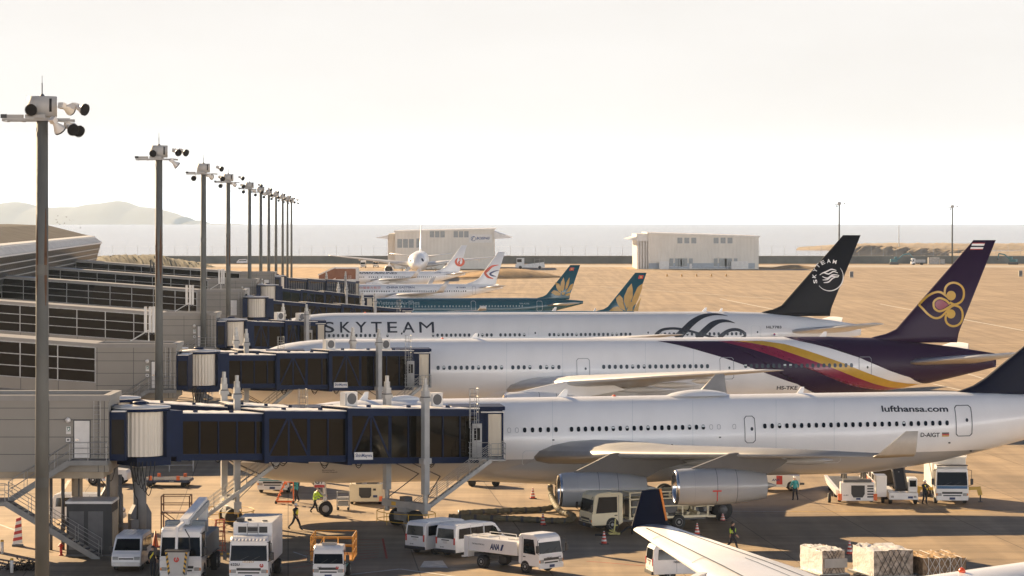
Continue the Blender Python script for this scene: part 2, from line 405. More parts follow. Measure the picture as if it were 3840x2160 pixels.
        for i in range(13):
            q = i/12; t = f0+(f1-f0)*q; k = math.sin(math.pi*min(1, max(0, q)))**.8; r = p['R']
            rings.append([(t, r*(.5+.45*k)*math.cos(a), p['zc'] - r*.45 + (r*(.4+.30*k))*math.sin(a)) for a in [2*math.pi*j/24 for j in range(24)]])
        s.mb().m(body, True).loft(rings).build('belly_fairing', rt)
        # fin
        m = s.mb().m(fin, True); rings = []; xs = airfoil()
        for h, a, b in p['fin']:
            c = b-a; z = zt+h
            rings.append([(a+c*x, ythk(x, p['ft'])*c, z) for x in xs] + [(a+c*x, -ythk(x, p['ft'])*c, z) for x in xs[-2:0:-1]])
        m.loft(rings); fo = m.build('tail_fin', rt)
        def foil(sec, sg): 
            y, a, b, z, tc = sec; c = b-a
            return [(a+c*x, sg*y, z + ythk(x, tc)*c*1.15 + .02*c*math.sin(math.pi*x)) for x in xs] + [(a+c*x, sg*y, z - ythk(x, tc)*c*.85 + .02*c*math.sin(math.pi*x)) for x in xs[-2:0:-1]]
        def foilv(sec, sg):
            y, a, b, z, tc = sec; c = b-a
            return [(a+c*x, sg*(y - ythk(x, tc)*c), z) for x in xs] + [(a+c*x, sg*(y + ythk(x, tc)*c), z) for x in xs[-2:0:-1]]
        for sg in (-1, 1):
            w = s.mb().m(wing, True).loft([foil(q, sg) for q in p['wing']]).build('wing', rt)
            if p['wl']: s.mb().m(winglet or wing, True).loft([foil(p['wl'][0], sg)] + [foilv(q, sg) for q in p['wl'][1:]]).build('winglet', w)
            # flap track fairings
            for k in (.22, .42, .62):
                y = 2.8 + (p['wing'][-1][0]-2.8)*k; wl = p['wing']; a = interp([(q[0], q[1]) for q in wl], y); b = interp([(q[0], q[2]) for q in wl], y); z = interp([(q[0], q[3]) for q in wl], y)
                c = b-a; ln = c*.62; r = .06*p['R']+.11
                s.mb().m(wing, True).lathe([(b-ln*.75, .02), (b-ln*.6, r*.7), (b-ln*.3, r), (b, r*.8), (b+ln*.25, .03)], (0, sg*y, z-.045*c-r*.6), 'x', 10).build('flap_fairing', w)
            st = s.mb().m(wing, True).loft([foil(q, sg) for q in p['stab']]).build('stabiliser', rt)
            for y, t0, ln, r, z in p['eng']:
                e = s.mb().m(lip, True).lathe([(t0+.5, r*.70), (t0+.12, r*.76), (t0, r*.84), (t0+.05, r*.90), (t0+.18, r*.935)], (0, sg*y, z), 'x', 36, False, False)
                e.m(nacelle, True).lathe([(t0+.18, r*.935), (t0+.5, r*.975), (t0+ln*.22, r), (t0+ln*.42, r*.99), (t0+ln*.6, r*.95), (t0+ln*.8, r*.84), (t0+ln, r*.68)], (0, sg*y, z), 'x', 36, False, False)
                e.m(DGREY, True).lathe([(t0+.5, r*.70), (t0+1.1, r*.72)], (0, sg*y, z), 'x', 36, False, True)
                e.lathe([(t0+ln, r*.68), (t0+ln-.5, r*.62)], (0, sg*y, z), 'x', 36, False, True)
                e.m(STEEL, True).lathe([(t0+ln-.5, r*.35), (t0+ln+.7, .03)], (0, sg*y, z), 'x', 20)
                e.m(DGREY).lathe([(t0+.45, .02), (t0+.8, r*.2), (t0+1.0, r*.22)], (0, sg*y, z), 'x', 16)
                for q in (.2, .44, .66):
                    rr = r*interp([(.18/ln, .935), (.22, 1), (.42, .99), (.6, .95), (.8, .84), (1, .68)], q)
                    e.m(SEAMD).lathe([(t0+ln*q, rr+.004), (t0+ln*q+.035, rr+.003)], (0, sg*y, z), 'x', 36, False, False)
                eo = e.build('engine', rt)
                wl = p['wing']; a = interp([(q[0], q[1]) for q in wl], y); b = interp([(q[0], q[2]) for q in wl], y); zz = interp([(q[0], q[3]) for q in wl], y); c = b-a
                s.mb().m(s.pyl or nacelle).prism([(t0+.9, z+r*.93), (a-.35, zz+.12), (a+.12, zz+.18), (a+.5*c, zz-.02*c), (a+.62*c, zz-.07*c), (t0+ln+.9, zz-.11*c-.15), (t0+ln*1.0, z+r*.6), (t0+ln*.6, z+r*.85)], sg*y-.19, sg*y+.19).build('pylon', eo)
        # undercarriage stands on the ground, untouched by the body's pitch
        def wheel(par, t, y, r):
            w = MB().m(BLACK, True).lathe([(-.2, r*.5), (-.2, r*.9), (-.13, r), (.13, r), (.2, r*.9), (.2, r*.5)], (t, y, r), 'y', 28)
            w.m(GREYP if t < 10 else DGREY, True).lathe([(-.215, .06), (-.205, r*.48), (.205, r*.48), (.215, .06)], (t, y, r), 'y', 20)
            return w.build('wheel', par)
        t, r = p['nose']; zb = p['zc']-p['R']*.95
        g = MB().m(OFFWHITE).tube((t, 0, r), (t-.1, 0, zb+.5), .12, 10).m(STEEL).tube((t, -.5, r), (t, .5, r), .07, 8).tube((t+.1, 0, r+.6), (t-1.4, 0, zb+.3), .06, 8).tube((t-.05, -.25, r+.9), (t-.05, .25, r+.9), .09, 8)
        go = g.build('nose_gear', rt)
        for sg in (-1, 1): wheel(go, t, sg*.32, r)
        d = MB().m(WHITE).box(t-.80, t-.08, -.86, -.80, 1.98, zb+.35); d.m(RED).box(t-.79, t-.09, -.866, -.861, 1.985, 2.17)
        s.gdoor = d.build('nose_gear_door', go)
        for y, t, r, nb in p['gear']:
            for sg in ((-1, 1) if y else (1,)):
                yy = sg*y; g = MB().m(OFFWHITE).tube((t, yy, r), (t, yy, zb+.8), .2, 12).m(STEEL).tube((t, yy, r+.8), (t-.6, yy-sg*1.6*(1 if y else 0), zb+.8), .09, 8)
                ax = [(-.98, .98), (0,)][nb == 1] if nb != 3 else (-1.45, 0, 1.45)
                if nb > 1: g.beam((t+min(ax)-.15, yy, r), (t+max(ax)+.15, yy, r), .22, .24)
                for a in ax: g.tube((t+a, yy-.62, r), (t+a, yy+.62, r), .09, 8)
                g.m(WHITE).box(t-.9, t+.9, yy-sg*.1+sg*.75-.03, yy-sg*.1+sg*.75+.03, r+1.1, zb+.9)
                go = g.build('main_gear', rt)
                for a in ax:
                    for q in (-1, 1): wheel(go, t+a, yy+q*.56, r)
        if cockpit:
            k = p['R']
            for sd in (-1, 1): s.decal('cockpit_window', GLASS, [[(k*.72, p['zc']+.10*k), (k*1.02, p['zc']+.05*k), (k*1.3, p['zc']+.18*k), (k*1.22, p['zc']+.42*k), (k*.9, p['zc']+.36*k)]], side=sd, step=.2, off=.015)
        return s
    def windows(s, runs, mt, blank=False):
        w, h = s.p['wsz']; z = s.p['zw']
        n = 12; sh = [(math.copysign(abs(math.cos(2*math.pi*i/n))**.75, math.cos(2*math.pi*i/n))*w/2, math.copysign(abs(math.sin(2*math.pi*i/n))**.75, math.sin(2*math.pi*i/n))*h/2) for i in range(n)]
        first = None
        for run in runs:
            x0, x1, k = run
            t0, t1 = s.tz(x0, 0 if False else s.winpy)[0], s.tz(x1, s.winpy)[0]
            for i in range(k):
                t = t0 + (t1-t0)*(i/(k-1) if k > 1 else 0)
                c = s.surf(t, z, .045); zc, hh, hw = s.prof(t); q = (z-zc)/hh; y = -hw*math.sqrt(1-q*q)
                tilt = math.atan2(q/hh, -y/hw**2)
                if first is None:
                    mb = MB()
                    if blank:
                        mb.m(mt)
                        for a in range(n):
                            b = (a+1) % n; mb.add([(sh[a][0], 0, sh[a][1]), (sh[b][0], 0, sh[b][1]), (sh[b][0]*.8, 0, sh[b][1]*.85), (sh[a][0]*.8, 0, sh[a][1]*.85)], [(0, 1, 2, 3)])
                    else: mb.m(mt).add([(a, 0, b) for a, b in sh], [tuple(range(n))])
                    o = first = mb.build('window', s.root)
                    if not blank: bl = MB().m(mt).add([(a, 0, b) for a, b in sh], [tuple(range(n))]).m(SEAML).add([(-w*.40, -.006, h*.02), (w*.40, -.006, h*.02), (w*.40, -.006, h*.36), (-w*.40, -.006, h*.36)], [(0, 1, 2, 3)]).build('window', s.root); blind = bl.data; bpy.data.objects.remove(bl)
                else:
                    o = first.copy(); S.collection.objects.link(o)
                    if not blank and random.random() < .14: o.data = blind
                o.location = (c.x, c.y, c.z + s.k*(t-s.p['tg'])); o.rotation_euler = (-tilt if False else tilt*-1, 0, 0)
    def door(s, px0, px1, py0, py1, mt, th=.05, handle=INK):
        """outline of a door between photo pixels"""
        (t0, z1), (t1, z0) = s.tz(px0, py0), s.tz(px1, py1); q = .16
        o = [(t0+q, z0), (t1-q, z0), (t1, z0+q), (t1, z1-q), (t1-q, z1), (t0+q, z1), (t0, z1-q), (t0, z0+q)]
        c = ((t0+t1)/2, (z0+z1)/2); a, b = (t1-t0)/2, (z1-z0)/2
        i = [(c[0]+(x-c[0])*(1-th/a), c[1]+(z-c[1])*(1-th/b)) for x, z in o]
        d = s.decal('door', mt, [[o[k], o[(k+1) % 8], i[(k+1) % 8], i[k]] for k in range(8)], step=.3)
        if handle: s.decal('porthole', handle, [[(c[0]+a*.35+.1*math.cos(u), c[1]+b*.05+.13*math.sin(u)) for u in [math.pi*k/5 for k in range(10)]]], parent=d)
        return d
    def blade(s, px, mt, h=.45, c=.5):
        zt = s.prof(20)[0]+s.prof(20)[1]; t = s.local(px, 1000, 0)[0]
        s.mb().m(mt).prism([(t, zt-.05), (t+c, zt-.05), (t+c*1.15, zt+h), (t+c*.75, zt+h)], -.04, .04).build('antenna', s.root)
    def beacon(s, px):
        t = s.local(px, 1000, 0)[0]; zt = s.prof(20)[0]+s.prof(20)[1]
        s.mb().m(mat('red_beacon', (.85, .10, .03), .3), True).lathe([(0, .14), (.08, .13), (.14, .05)], (t, 0, zt-.03), 'z', 12).build('beacon', s.root)

def hull(name, top, bot=None, zs=0, kk=0, rough=.28):
    """gloss aircraft paint, with the lower body in its own colour below zs and fine dirt in streaks"""
    dark = max(top) < .05
    m = mat(name, top, .5 if dark else rough, var=.035, scale=.5, coat=0 if dark else .25, streak=.25, bump=0 if dark else .035, bscale=.9, spec=.15 if dark else .5)
    if bot:
        t = m.node_tree; b = pr(m); lk = t.links.new; src = b.inputs['Base Color'].links[0].from_socket
        c = t.nodes.new('ShaderNodeTexCoord'); x = t.nodes.new('ShaderNodeSeparateXYZ'); lk(c.outputs['Object'], x.inputs[0])
        a = t.nodes.new('ShaderNodeMath'); a.operation = 'MULTIPLY_ADD'; a.inputs[1].default_value = -kk; lk(x.outputs[0], a.inputs[0]); lk(x.outputs[2], a.inputs[2])
        g = t.nodes.new('ShaderNodeMath'); g.operation = 'GREATER_THAN'; g.inputs[1].default_value = zs; lk(a.outputs[0], g.inputs[0])
        mx = t.nodes.new('ShaderNodeMix'); mx.data_type = 'RGBA'; mx.inputs['A'].default_value = (*bot, 1); lk(g.outputs[0], mx.inputs['Factor']); lk(src, mx.inputs['B'])
        lk(mx.outputs['Result'], b.inputs['Base Color'])
    return m
TH = R(6.5)
k25 = 3840/2576
def q25(pts): return [(a*k25, b*k25) for a, b in pts]
def zoom(ox, oy, sc, pts): return [(ox+a/sc, oy+b/sc) for a, b in pts]
WING_W = mat('wing_paint_pale', (.62, .61, .59), .34, var=.06, scale=.8, coat=.15)
WING_G = mat('wing_paint_grey', (.31, .305, .295), .38, var=.08, scale=.8)
NAC_G = mat('nacelle_grey', (.33, .345, .36), .30, var=.06, scale=.7, coat=.3)
AIRW = hull('aircraft_white', (.83, .825, .805)); NAVY = hull('tail_navy', (.006, .008, .022)); PURPLE = mat('royal_purple', (.028, .010, .036), .45, var=.06, spec=.3)
PIN = mat('magenta_band', (.24, .016, .052), .3, coat=.3); GOLD = mat('gold_paint', (.56, .33, .035), .35, coat=.2)

# --- four engined aircraft in the middle stand
A = Plane('quad', (-19.4, 193.4, 0), TH, 'passenger_jet', 'white four-engined jet with grey belly, navy tail and lettering lufthansa.com', 'airliner')
A.winpy = 1600; A.pyl = mat('pylon_grey', (.09, .085, .08), .45)
A.build(hull('white_over_grey', (.83, .825, .805), (.36, .36, .355), 3.75, A.k), NAVY, WING_G, NAC_G, winglet=mat('winglet_grey', (.44, .42, .38), .4))
A.windows([(1500+890/1.906, 1500+1114/1.906, 5), (1500+1225/1.906, 2400+452/1.906, 20), (2400+892/1.906, 2880+1280/1.906, 26)], GLASS)
A.windows([(1500+779/1.906, 1500+834/1.906, 2), (2400+508/1.906, 2400+563/1.906, 2), (2400+673/1.906, 2400+674/1.906, 1)], SEAM, True)
A.door(2400+740/1.906, 2400+826/1.906, 1400+305/1.906, 1400+498/1.906, SEAMD, .045)
A.door(2880+1326/1.906, 2880+1458/1.906, 1400+228/1.906, 1400+448/1.906, SEAMD, .055)
A.text('lufthansa.com', (2880+816/1.906, 1400+276/1.906), (2880+1281/1.906, 1400+232/1.906), INK, bold=.022)
A.text('D-AIGT', (2880+1090/1.906, 1400+455/1.906), (2880+1227/1.906, 1400+424/1.906), INK, bold=.022)
for k, c in enumerate((GOLD, RED, TRIMB)):
    y0, y1 = 1400+(452-10*k)/1.906, 1400+(442-10*k)/1.906
    p0, p1 = A.tz(2880+1243/1.906, y0), A.tz(2880+1294/1.906, y1); A.decal('flag_stripe', c, [[p0, (p1[0], p0[1]), p1, (p0[0], p1[1])]])
A.text('Monitoring for', (1208, 1766), (1256, 1760), INK, bold=.01); A.text('Climate Research', (1208, 1772), (1265, 1767), INK, bold=.01)
A.decal('panel_seam', SEAM, A.stroke(zoom(1500, 1400, 1.906, [(775, 765), (830, 700), (940, 620), (1060, 560), (1200, 528), (1360, 517), (1700, 518), (2250, 530)]), 2.2), step=.5)
for px in (2072, 2372, 2598, 2910, 3128): A.decal('panel_seam', SEAML, A.stroke([(px, 1500), (px, 1600), (px, 1690)], 1.3), step=.5, off=.012)
A.mb().m(AIRW, True).loft([[(30.2+q*4.6, y*(.3+.75*math.sin(math.pi*q)**.6), 8.0 + .42*math.sin(math.pi*q)**.7*(1-y*y)) for y in [-1+.25*j for j in range(9)]] for q in [i/10 for i in range(11)]], False, False, False).build('satellite_dome', A.root)
A.blade(2087, AIRW, .5, .7); A.blade(1345, AIRW, .55, .6); A.blade(2985, AIRW, .45, .5); A.beacon(2302)
A.mb().m(AIRW, True).lathe([(0, .02), (.4, .35), (1.6, .45), (2.4, .3), (2.8, .03)], (10.6, 0, A.p['zc']+A.p['R']-.15), 'x', 16).build('antenna_fairing', A.root)
sign_text(MBX := MB().m(INK), 'GT', (6.7-.73, -.868, 2.24), (1, 0, 0), (0, 0, 1), .58, .28, .03); MBX.build('lettering', A.gdoor)
for px, py, w in ((2627, 1860, 3),): A.mb().m(RED).box(30.0, 30.06, -20.385, -20.37, 2.75, 3.35).box(29.75, 30.3, -20.385, -20.372, 3.33, 3.42).build('engine_marking', A.root)

A.door(1960, 2030, 1690, 1745, SEAML, .03, None); A.door(3080, 3150, 1690, 1735, SEAML, .03, None)
for px, py in ((2075, 1650), (2520, 1668), (2700, 1640), (3300, 1700), (3560, 1660), (3640, 1690)): A.decal('placard', INK if px % 3 else SEAMD, [[A.tz(px+dx, py+dy) for dx, dy in ((-4, 2.5), (4, 2.5), (4, -2.5), (-4, -2.5))]])
# --- purple tailed twin behind it
B = Plane('twin', (-27.0, 264.6, 0), TH, 'passenger_jet', 'white twin-engined jet with a purple swoosh and looped gold emblem on its purple tail', 'airliner')
B.winpy = 1384
B.build(AIRW, PURPLE, WING_W, AIRW)
WIND = glass('cabin_window', (.075, .088, .092), .1, spec=.6)
B.windows([(1643, 1881, 12), (1923, 1987, 4), (2027, 2096, 4), (2264, 2653, 19), (2796, 3193, 20)], WIND)
r7 = lambda pts: zoom(3000, 1200, 2.898, pts)
red_lo = [(2690, 1280), (2780, 1289), (2850, 1300), (2900, 1313), (2960, 1334), (3000, 1349)] + r7([(250, 520), (500, 640), (700, 705), (900, 745), (1060, 742)])
red_hi = [(2742, 1279), (2800, 1284), (2900, 1302), (3000, 1336)] + r7([(300, 500), (600, 620), (800, 690), (950, 728), (1120, 738)])
yel_hi = [(2857, 1279), (2940, 1290), (3000, 1307)] + r7([(200, 375), (500, 480), (640, 540), (800, 600), (1000, 665), (1180, 690), (1290, 694)])
wht_hi = [(2950, 1279), (3000, 1280)] + r7([(200, 260), (450, 345), (640, 400), (800, 465), (1000, 560), (1200, 625), (1420, 652)])
pur_lo = [(2466, 1279), (2559, 1297), (2708, 1340), (2783, 1364), (2900, 1402), (3010, 1440), (3100, 1468), (3180, 1490), (3300, 1478)]
J = lambda a, b: [B.tz(*p) for p in a + b[::-1]]
B.decal('livery_band', PURPLE, [J(pur_lo, red_lo)], step=.25)
B.decal('livery_band', PIN, [J(red_lo, red_hi)], step=.25, off=.028)
B.decal('livery_band', GOLD, [J(red_hi, yel_hi)], step=.25, off=.024)
e0 = B.tz(*wht_hi[-1])[0]; e1 = B.tz(*wht_hi[0])[0]; up = lambda t: (t, B.prof(min(t, B.p['L']))[0] + B.prof(min(t, B.p['L']))[1]*.9995); dn = lambda t: (t, B.prof(t)[0] - B.prof(t)[1]*.9995)
tailp = [B.tz(*p) for p in wht_hi[1:]] + [dn(e0+(B.p['L']-.02-e0)*k/30) for k in range(1, 31)] + [up(B.p['L']-.02-(B.p['L']-.02-e1)*k/40) for k in range(41)]
for sd in (-1, 1): B.decal('livery_band', PURPLE, [tailp], side=sd)
for x0, x1, y0, y1 in ((2161, 2212, 1344, 1425), (2697, 2752, 1340, 1422), (3219, 3267, 1338, 1419)): B.door(x0, x1, y0, y1, SEAM, .05, WIND)
B.text('HS-TKE', (2912, 1461), (2991, 1447), INK, bold=.02)
z5 = lambda pts: zoom(2880, 720, 2.683, pts)
gold = B.stroke(z5([(1520, 1135), (1560, 1092), (1620, 1040), (1690, 1008), (1745, 1012), (1800, 1052), (1850, 1085)]), 8, 'z') + B.stroke(z5([(1520, 1135), (1565, 1182), (1610, 1230), (1670, 1266), (1730, 1262), (1785, 1215), (1850, 1150), (1910, 1135)]), 8, 'z')
gold += B.stroke(z5([(1776, 1035), (1785, 965), (1825, 922), (1885, 914), (1940, 940), (1972, 990), (1970, 1060), (1940, 1108), (1880, 1132), (1830, 1110)]), 8, 'z')
gold += B.stroke(z5([(1880, 1140), (1935, 1162), (1962, 1215), (1957, 1290), (1918, 1338), (1860, 1350), (1808, 1325), (1788, 1280), (1795, 1230)]), 8, 'z')
gold += B.stroke(z5([(1830, 1128), (1790, 1090), (1725, 1068), (1675, 1095), (1665, 1135), (1678, 1175), (1725, 1200), (1785, 1180), (1860, 1132)]), 8, 'z')
gold += [B.disc(z5([(1843, 1043)])[0], 18, 'z'), B.disc(z5([(1843, 1227)])[0], 17, 'z')]
B.decal('emblem', GOLD, gold, on='z', off=.02)
B.decal('emblem', PIN, [[B.fz(*p) for p in z5([(1685, 1110), (1710, 1088), (1745, 1085), (1785, 1108), (1818, 1135), (1780, 1165), (1735, 1186), (1700, 1172), (1680, 1140)])]], on='z', off=.025)
for c, a, b in ((RED, 512, 520), (WHITE, 520, 540), (WHITE, 555, 572), (RED, 572, 580)):
    dx = lambda y: (512-y)*.36
    B.decal('flag_stripe', c, [[B.fz(*p) for p in z5([(2060+dx(a), a), (2188+dx(a), a), (2188+dx(b), b), (2060+dx(b), b)])]], on='z', off=.02)
B.decal('flag_stripe', NAVY, [[B.fz(*p) for p in z5([(2050, 541), (2178, 541), (2173, 554), (2045, 554)])]], on='z', off=.02)
B.blade(3070, AIRW, .5, .7); B.blade(1765, AIRW, .5, .6); B.beacon(1659)

for px in (1900, 2110, 2420, 2600): B.decal('panel_seam', SEAML, B.stroke([(px, 1285), (px, 1360), (px, 1480)], 1.1), off=.012)
B.door(2330, 2400, 1432, 1478, SEAML, .03, None)
# --- silver white twin with the black tail
C = Plane('twin', (-31.1, 336.9, 0), TH, 'passenger_jet', 'silvery white twin-engined jet lettered SKYTEAM with a black ribbon and near-black tail', 'airliner')
C.winpy = 1258
SILV = hull('silver_white', (.68, .69, .69))
C.build(SILV, hull('near_black', (.012, .013, .017)), WING_W, AIRW)
C.windows([(1217, 1404, 12), (1453, 1454, 1), (1624, 1759, 9), (1792, 1843, 4), (1877, 1966, 6), (2061, 2363, 19), (2477, 2794, 20)], WIND)
for i, (ch, a, b) in enumerate((('S', 683, 785), ('K', 848, 952), ('Y', 1002, 1113), ('T', 1160, 1264), ('E', 1323, 1418), ('A', 1474, 1592), ('M', 1645, 1788))):
    C.text(ch, (960+a/2.683, 1150+262/2.683), (960+b/2.683, 1150+154/2.683), INK, bold=0 if ch in 'M' else .008, step=.3)
z4 = lambda pts: zoom(2000, 820, 2.683, pts)
rib = C.stroke(z4([(1440, 1205), (1520, 1125), (1600, 1045), (1700, 985), (1800, 964), (1880, 966), (1955, 980)]), [30, 26, 23, 16, 9, 5, 1])
rib += C.stroke(z4([(1650, 1205), (1725, 1130), (1800, 1065), (1880, 1032), (1960, 1032), (2030, 1052)]), [25, 24, 22, 14, 8, 1])
rib += C.stroke(z4([(1870, 1200), (1920, 1155), (1980, 1122), (2050, 1117), (2105, 1138), (2130, 1168), (2110, 1195), (2040, 1203)]), [17, 15, 12, 11, 11, 11, 9, 3])
rib += C.stroke(z4([(1228, 1200), (1242, 1160), (1300, 1118), (1400, 1105), (1500, 1115), (1600, 1138), (1690, 1162), (1780, 1186), (1870, 1202)]), [14, 13, 10, 9, 9, 9, 8, 8, 4])
C.decal('ribbon_emblem', INK, rib, step=.35)
for x0, x1, y0, y1 in ((1480, 1519, 1229, 1275), (1980, 2020, 1225, 1275), (2404, 2443, 1223, 1274), (2815, 2852, 1221, 1272)): C.door(x0, x1, y0, y1, SEAML, .05, WIND)
C.text('HL7783', (2874, 1232), (2930, 1222), INK, bold=.02)
p0, p1 = C.tz(2893, 1261), C.tz(2915, 1247); C.decal('flag', WHITE, [[p0, (p1[0], p0[1]), p1, (p0[0], p1[1])]])
cx0, cz0 = (p0[0]+p1[0])/2, (p0[1]+p1[1])/2
C.decal('flag_emblem', RED, [[(cx0+.13*math.cos(u), cz0+.13*math.sin(u)) for u in [math.pi*k/8 for k in range(9)]]], off=.03)
C.decal('flag_emblem', mat('flag_blue', (.02, .05, .3), .5), [[(cx0-.13*math.cos(u), cz0-.13*math.sin(u)) for u in [math.pi*k/8 for k in range(9)]]], off=.03)
arc = lambda c, r, a0, a1, n: [(c[0]+r*math.cos(R(a0+(a1-a0)*i/(n-1))), c[1]+r*math.sin(R(a0+(a1-a0)*i/(n-1)))) for i in range(n)]
cc = z5([(622, 855)])[0]
em = C.stroke(arc(cc, 52, -40, 142, 14), [1, 2.5, 3.6, 4, 4, 3.6, 2.5, 1], 'z')
for pts, w in (([(550, 812), (590, 800), (640, 778), (690, 790)], 5), ([(520, 835), (560, 812), (610, 825), (660, 800), (705, 815)], 5), ([(545, 850), (600, 868), (650, 835), (715, 838)], 5.5), ([(550, 885), (600, 880), (640, 850), (700, 855), (718, 838)], 5), ([(560, 912), (610, 905), (650, 870), (690, 855)], 5)):
    em += C.stroke(z5(pts), [2, w, w, 2], 'z')
C.decal('emblem', WHITE, em, on='z', off=.02)
for ch, x, y, an in (('S', 475, 900, -95), ('K', 466, 845, -80), ('Y', 477, 787, -62), ('T', 505, 742, -45), ('E', 553, 710, -27), ('A', 612, 694, -6), ('M', 672, 702, 12)):
    vs, fs, _ = text_mesh(ch, .02); t0, z0 = C.fz(*z5([(x, y)])[0]); a = R(-an); sc = .46
    C.decal('lettering', WHITE, mesh=([(t0 + sc*((u-.5)*math.cos(a) - (w-.5)*1.0*math.sin(a)), z0 + sc*((u-.5)*math.sin(a) + (w-.5)*math.cos(a))) for u, w in vs], fs), on='z', off=.02)
C.blade(2630, AIRW, .5, .6); C.blade(2695, AIRW, .4, .4); C.beacon(1369)

for px in (1560, 1850, 2030, 2250, 2460): C.decal('panel_seam', SEAML, C.stroke([(px, 1178), (px, 1230), (px, 1275)], .9), off=.012)
# --- two teal narrow bodies
TEALP = hull('deep_teal_paint', (.018, .088, .115), rough=.25)
PALEW = mat('pale_window', (.34, .42, .42), .25)
LOTUS = mat('lotus_gold', (.46, .27, .055), .35, coat=.2)
D = Plane('long', (-31.5, 504.7, 0), TH, 'passenger_jet', 'dark teal jet lettered Vietnam Airlines, its whole lotus emblem on the tail in view', 'airliner', 'teal jets with gold lotus tails')
D.winpy = 1148
D.build(TEALP, TEALP, WING_W, AIRW)
r3 = lambda pts: zoom(1200, 820, 2.683, pts)
D.windows([(1200+605/2.683, 1200+850/2.683, 9), (1200+965/2.683, 1200+1155/2.683, 7), (1200+1198/2.683, 1200+1199/2.683, 1), (1200+1245/2.683, 1200+1495/2.683, 9), (1200+1612/2.683, 1200+2035/2.683, 15)], PALEW)
D.text('Vietnam Airlines', (1200+575/2.683, 820+866/2.683), (1200+1000/2.683, 820+826/2.683), PALEW, bold=.012, step=.25)
D.text('VN-A336', (1200+2005/2.683, 820+863/2.683), (1200+2105/2.683, 820+846/2.683), PALEW, bold=.02)
for a, b in ((892, 945), (1517, 1568), (2178, 2236)): D.door(1200+a/2.683, 1200+b/2.683, 820+828/2.683, 820+928/2.683, SEAML, .05, None)
lot = [[(305, 588), (280, 640), (268, 690), (275, 720), (298, 735), (312, 700), (317, 640)], [(365, 590), (335, 640), (322, 690), (325, 718), (345, 695), (362, 645)], [(220, 640), (235, 700), (255, 735), (282, 748), (272, 690), (262, 655), (240, 648)], [(403, 652), (375, 665), (352, 705), (328, 740), (365, 735), (392, 700)], [(178, 745), (205, 720), (240, 727), (278, 757), (270, 772), (228, 772)], [(380, 745), (350, 750), (318, 768), (340, 778), (370, 768)], [(285, 742), (318, 742), (312, 765), (290, 765)]]
D.decal('lotus_emblem', LOTUS, [[D.fz(*p) for p in z4(q)] for q in lot], on='z', off=.02)
D.decal('flag', RED, [[D.fz(*p) for p in z4([(372, 493), (414, 493), (405, 523), (363, 523)])]], on='z', off=.02)
D.decal('flag_emblem', GOLD, [D.disc(z4([(388, 508)])[0], 3.2, 'z', 8)], on='z', off=.03)
E = Plane('long', (-22.9, 435, 0), TH, 'passenger_jet', 'dark teal jet hidden behind the SKYTEAM jet except for its large lotus tail', 'airliner', 'teal jets with gold lotus tails')
E.winpy = 1190
E.build(TEALP, TEALP, WING_W, AIRW)
lot = [[(990, 652), (950, 700), (915, 780), (912, 830), (940, 905), (972, 850), (1000, 790), (1003, 720)], [(1100, 652), (1050, 690), (1017, 760), (993, 825), (1002, 885), (1040, 850), (1078, 760), (1098, 700)], [(868, 765), (832, 800), (840, 840), (870, 900), (930, 930), (905, 860), (898, 800)], [(1090, 785), (1045, 862), (1005, 930), (1055, 930)], [(762, 930), (800, 895), (850, 882), (908, 932)], [(955, 885), (1000, 885), (1000, 930), (940, 930)]]
E.decal('lotus_emblem', LOTUS, [[E.fz(*p) for p in z4(q)] for q in lot] + [E.disc(z4([(978, 868)])[0], 12.5, 'z')], on='z', off=.02)
E.decal('flag', RED, [[E.fz(*p) for p in z4([(1065, 570), (1112, 570), (1104, 605), (1056, 605)])]], on='z', off=.02)
E.decal('flag_emblem', GOLD, [E.disc(z4([(1085, 588)])[0], 3.6, 'z', 8)], on='z', off=.03)
E.blade(2068, AIRW, .6, .7); E.blade(2224, AIRW, .4, .4)

# --- two white narrow bodies further off
VERM = mat('vermilion_paint', (.62, .09, .035), .4); EBLUE = mat('deep_blue_paint', (.02, .04, .13), .4)
f = Plane('short', (-41.3, 623.7, 0), TH, 'passenger_jet', 'white jet with upturned wingtips lettered CHINA EASTERN, red and blue swallow on the tail', 'airliner', 'white jets with upturned wingtips')
f.winpy = 1088
f.build(AIRW, AIRW, WING_W, AIRW)
f.windows([(1200+424/2.683, 1200+695/2.683, 12), (1200+744/2.683, 1200+745/2.683, 1), (1200+792/2.683, 1200+1465/2.683, 30)], WIND)
f.text('中國東方航空', (1200+398/2.683, 820+708/2.683), (1200+608/2.683, 820+682/2.683), VERM, bold=.0, step=.3)
f.text('CHINA EASTERN', (1200+670/2.683, 820+702/2.683), (1200+950/2.683, 820+682/2.683), EBLUE, bold=.015)
f.text('B-5685', (1200+1375/2.683, 820+700/2.683), (1200+1465/2.683, 820+686/2.683), EBLUE, bold=.015)
for a, b, c, d in ((847, 876, 708, 752), (890, 918, 708, 752), (1530, 1563, 680, 764)): f.door(1200+a/2.683, 1200+b/2.683, 820+c/2.683, 820+d/2.683, SEAM, .05, None)
f.decal('swallow_emblem', VERM, f.stroke(r3([(1800, 466), (1735, 478), (1690, 515), (1662, 545), (1690, 585), (1745, 604)]), [1, 7, 11, 9, 9, 2], 'z'), on='z', off=.03)
f.decal('swallow_emblem', EBLUE, f.stroke(r3([(1805, 517), (1750, 532), (1712, 555), (1735, 573), (1775, 581)]), [1, 5, 7, 6, 1], 'z'), on='z', off=.02)
g = Plane('short', (-52, 770, 0), TH, 'passenger_jet', 'white jet with upturned wingtips lettered JAPAN AIRLINES, red crane circle on the tail', 'airliner', 'white jets with upturned wingtips')
g.winpy = 1035
g.build(AIRW, AIRW, WING_W, AIRW)
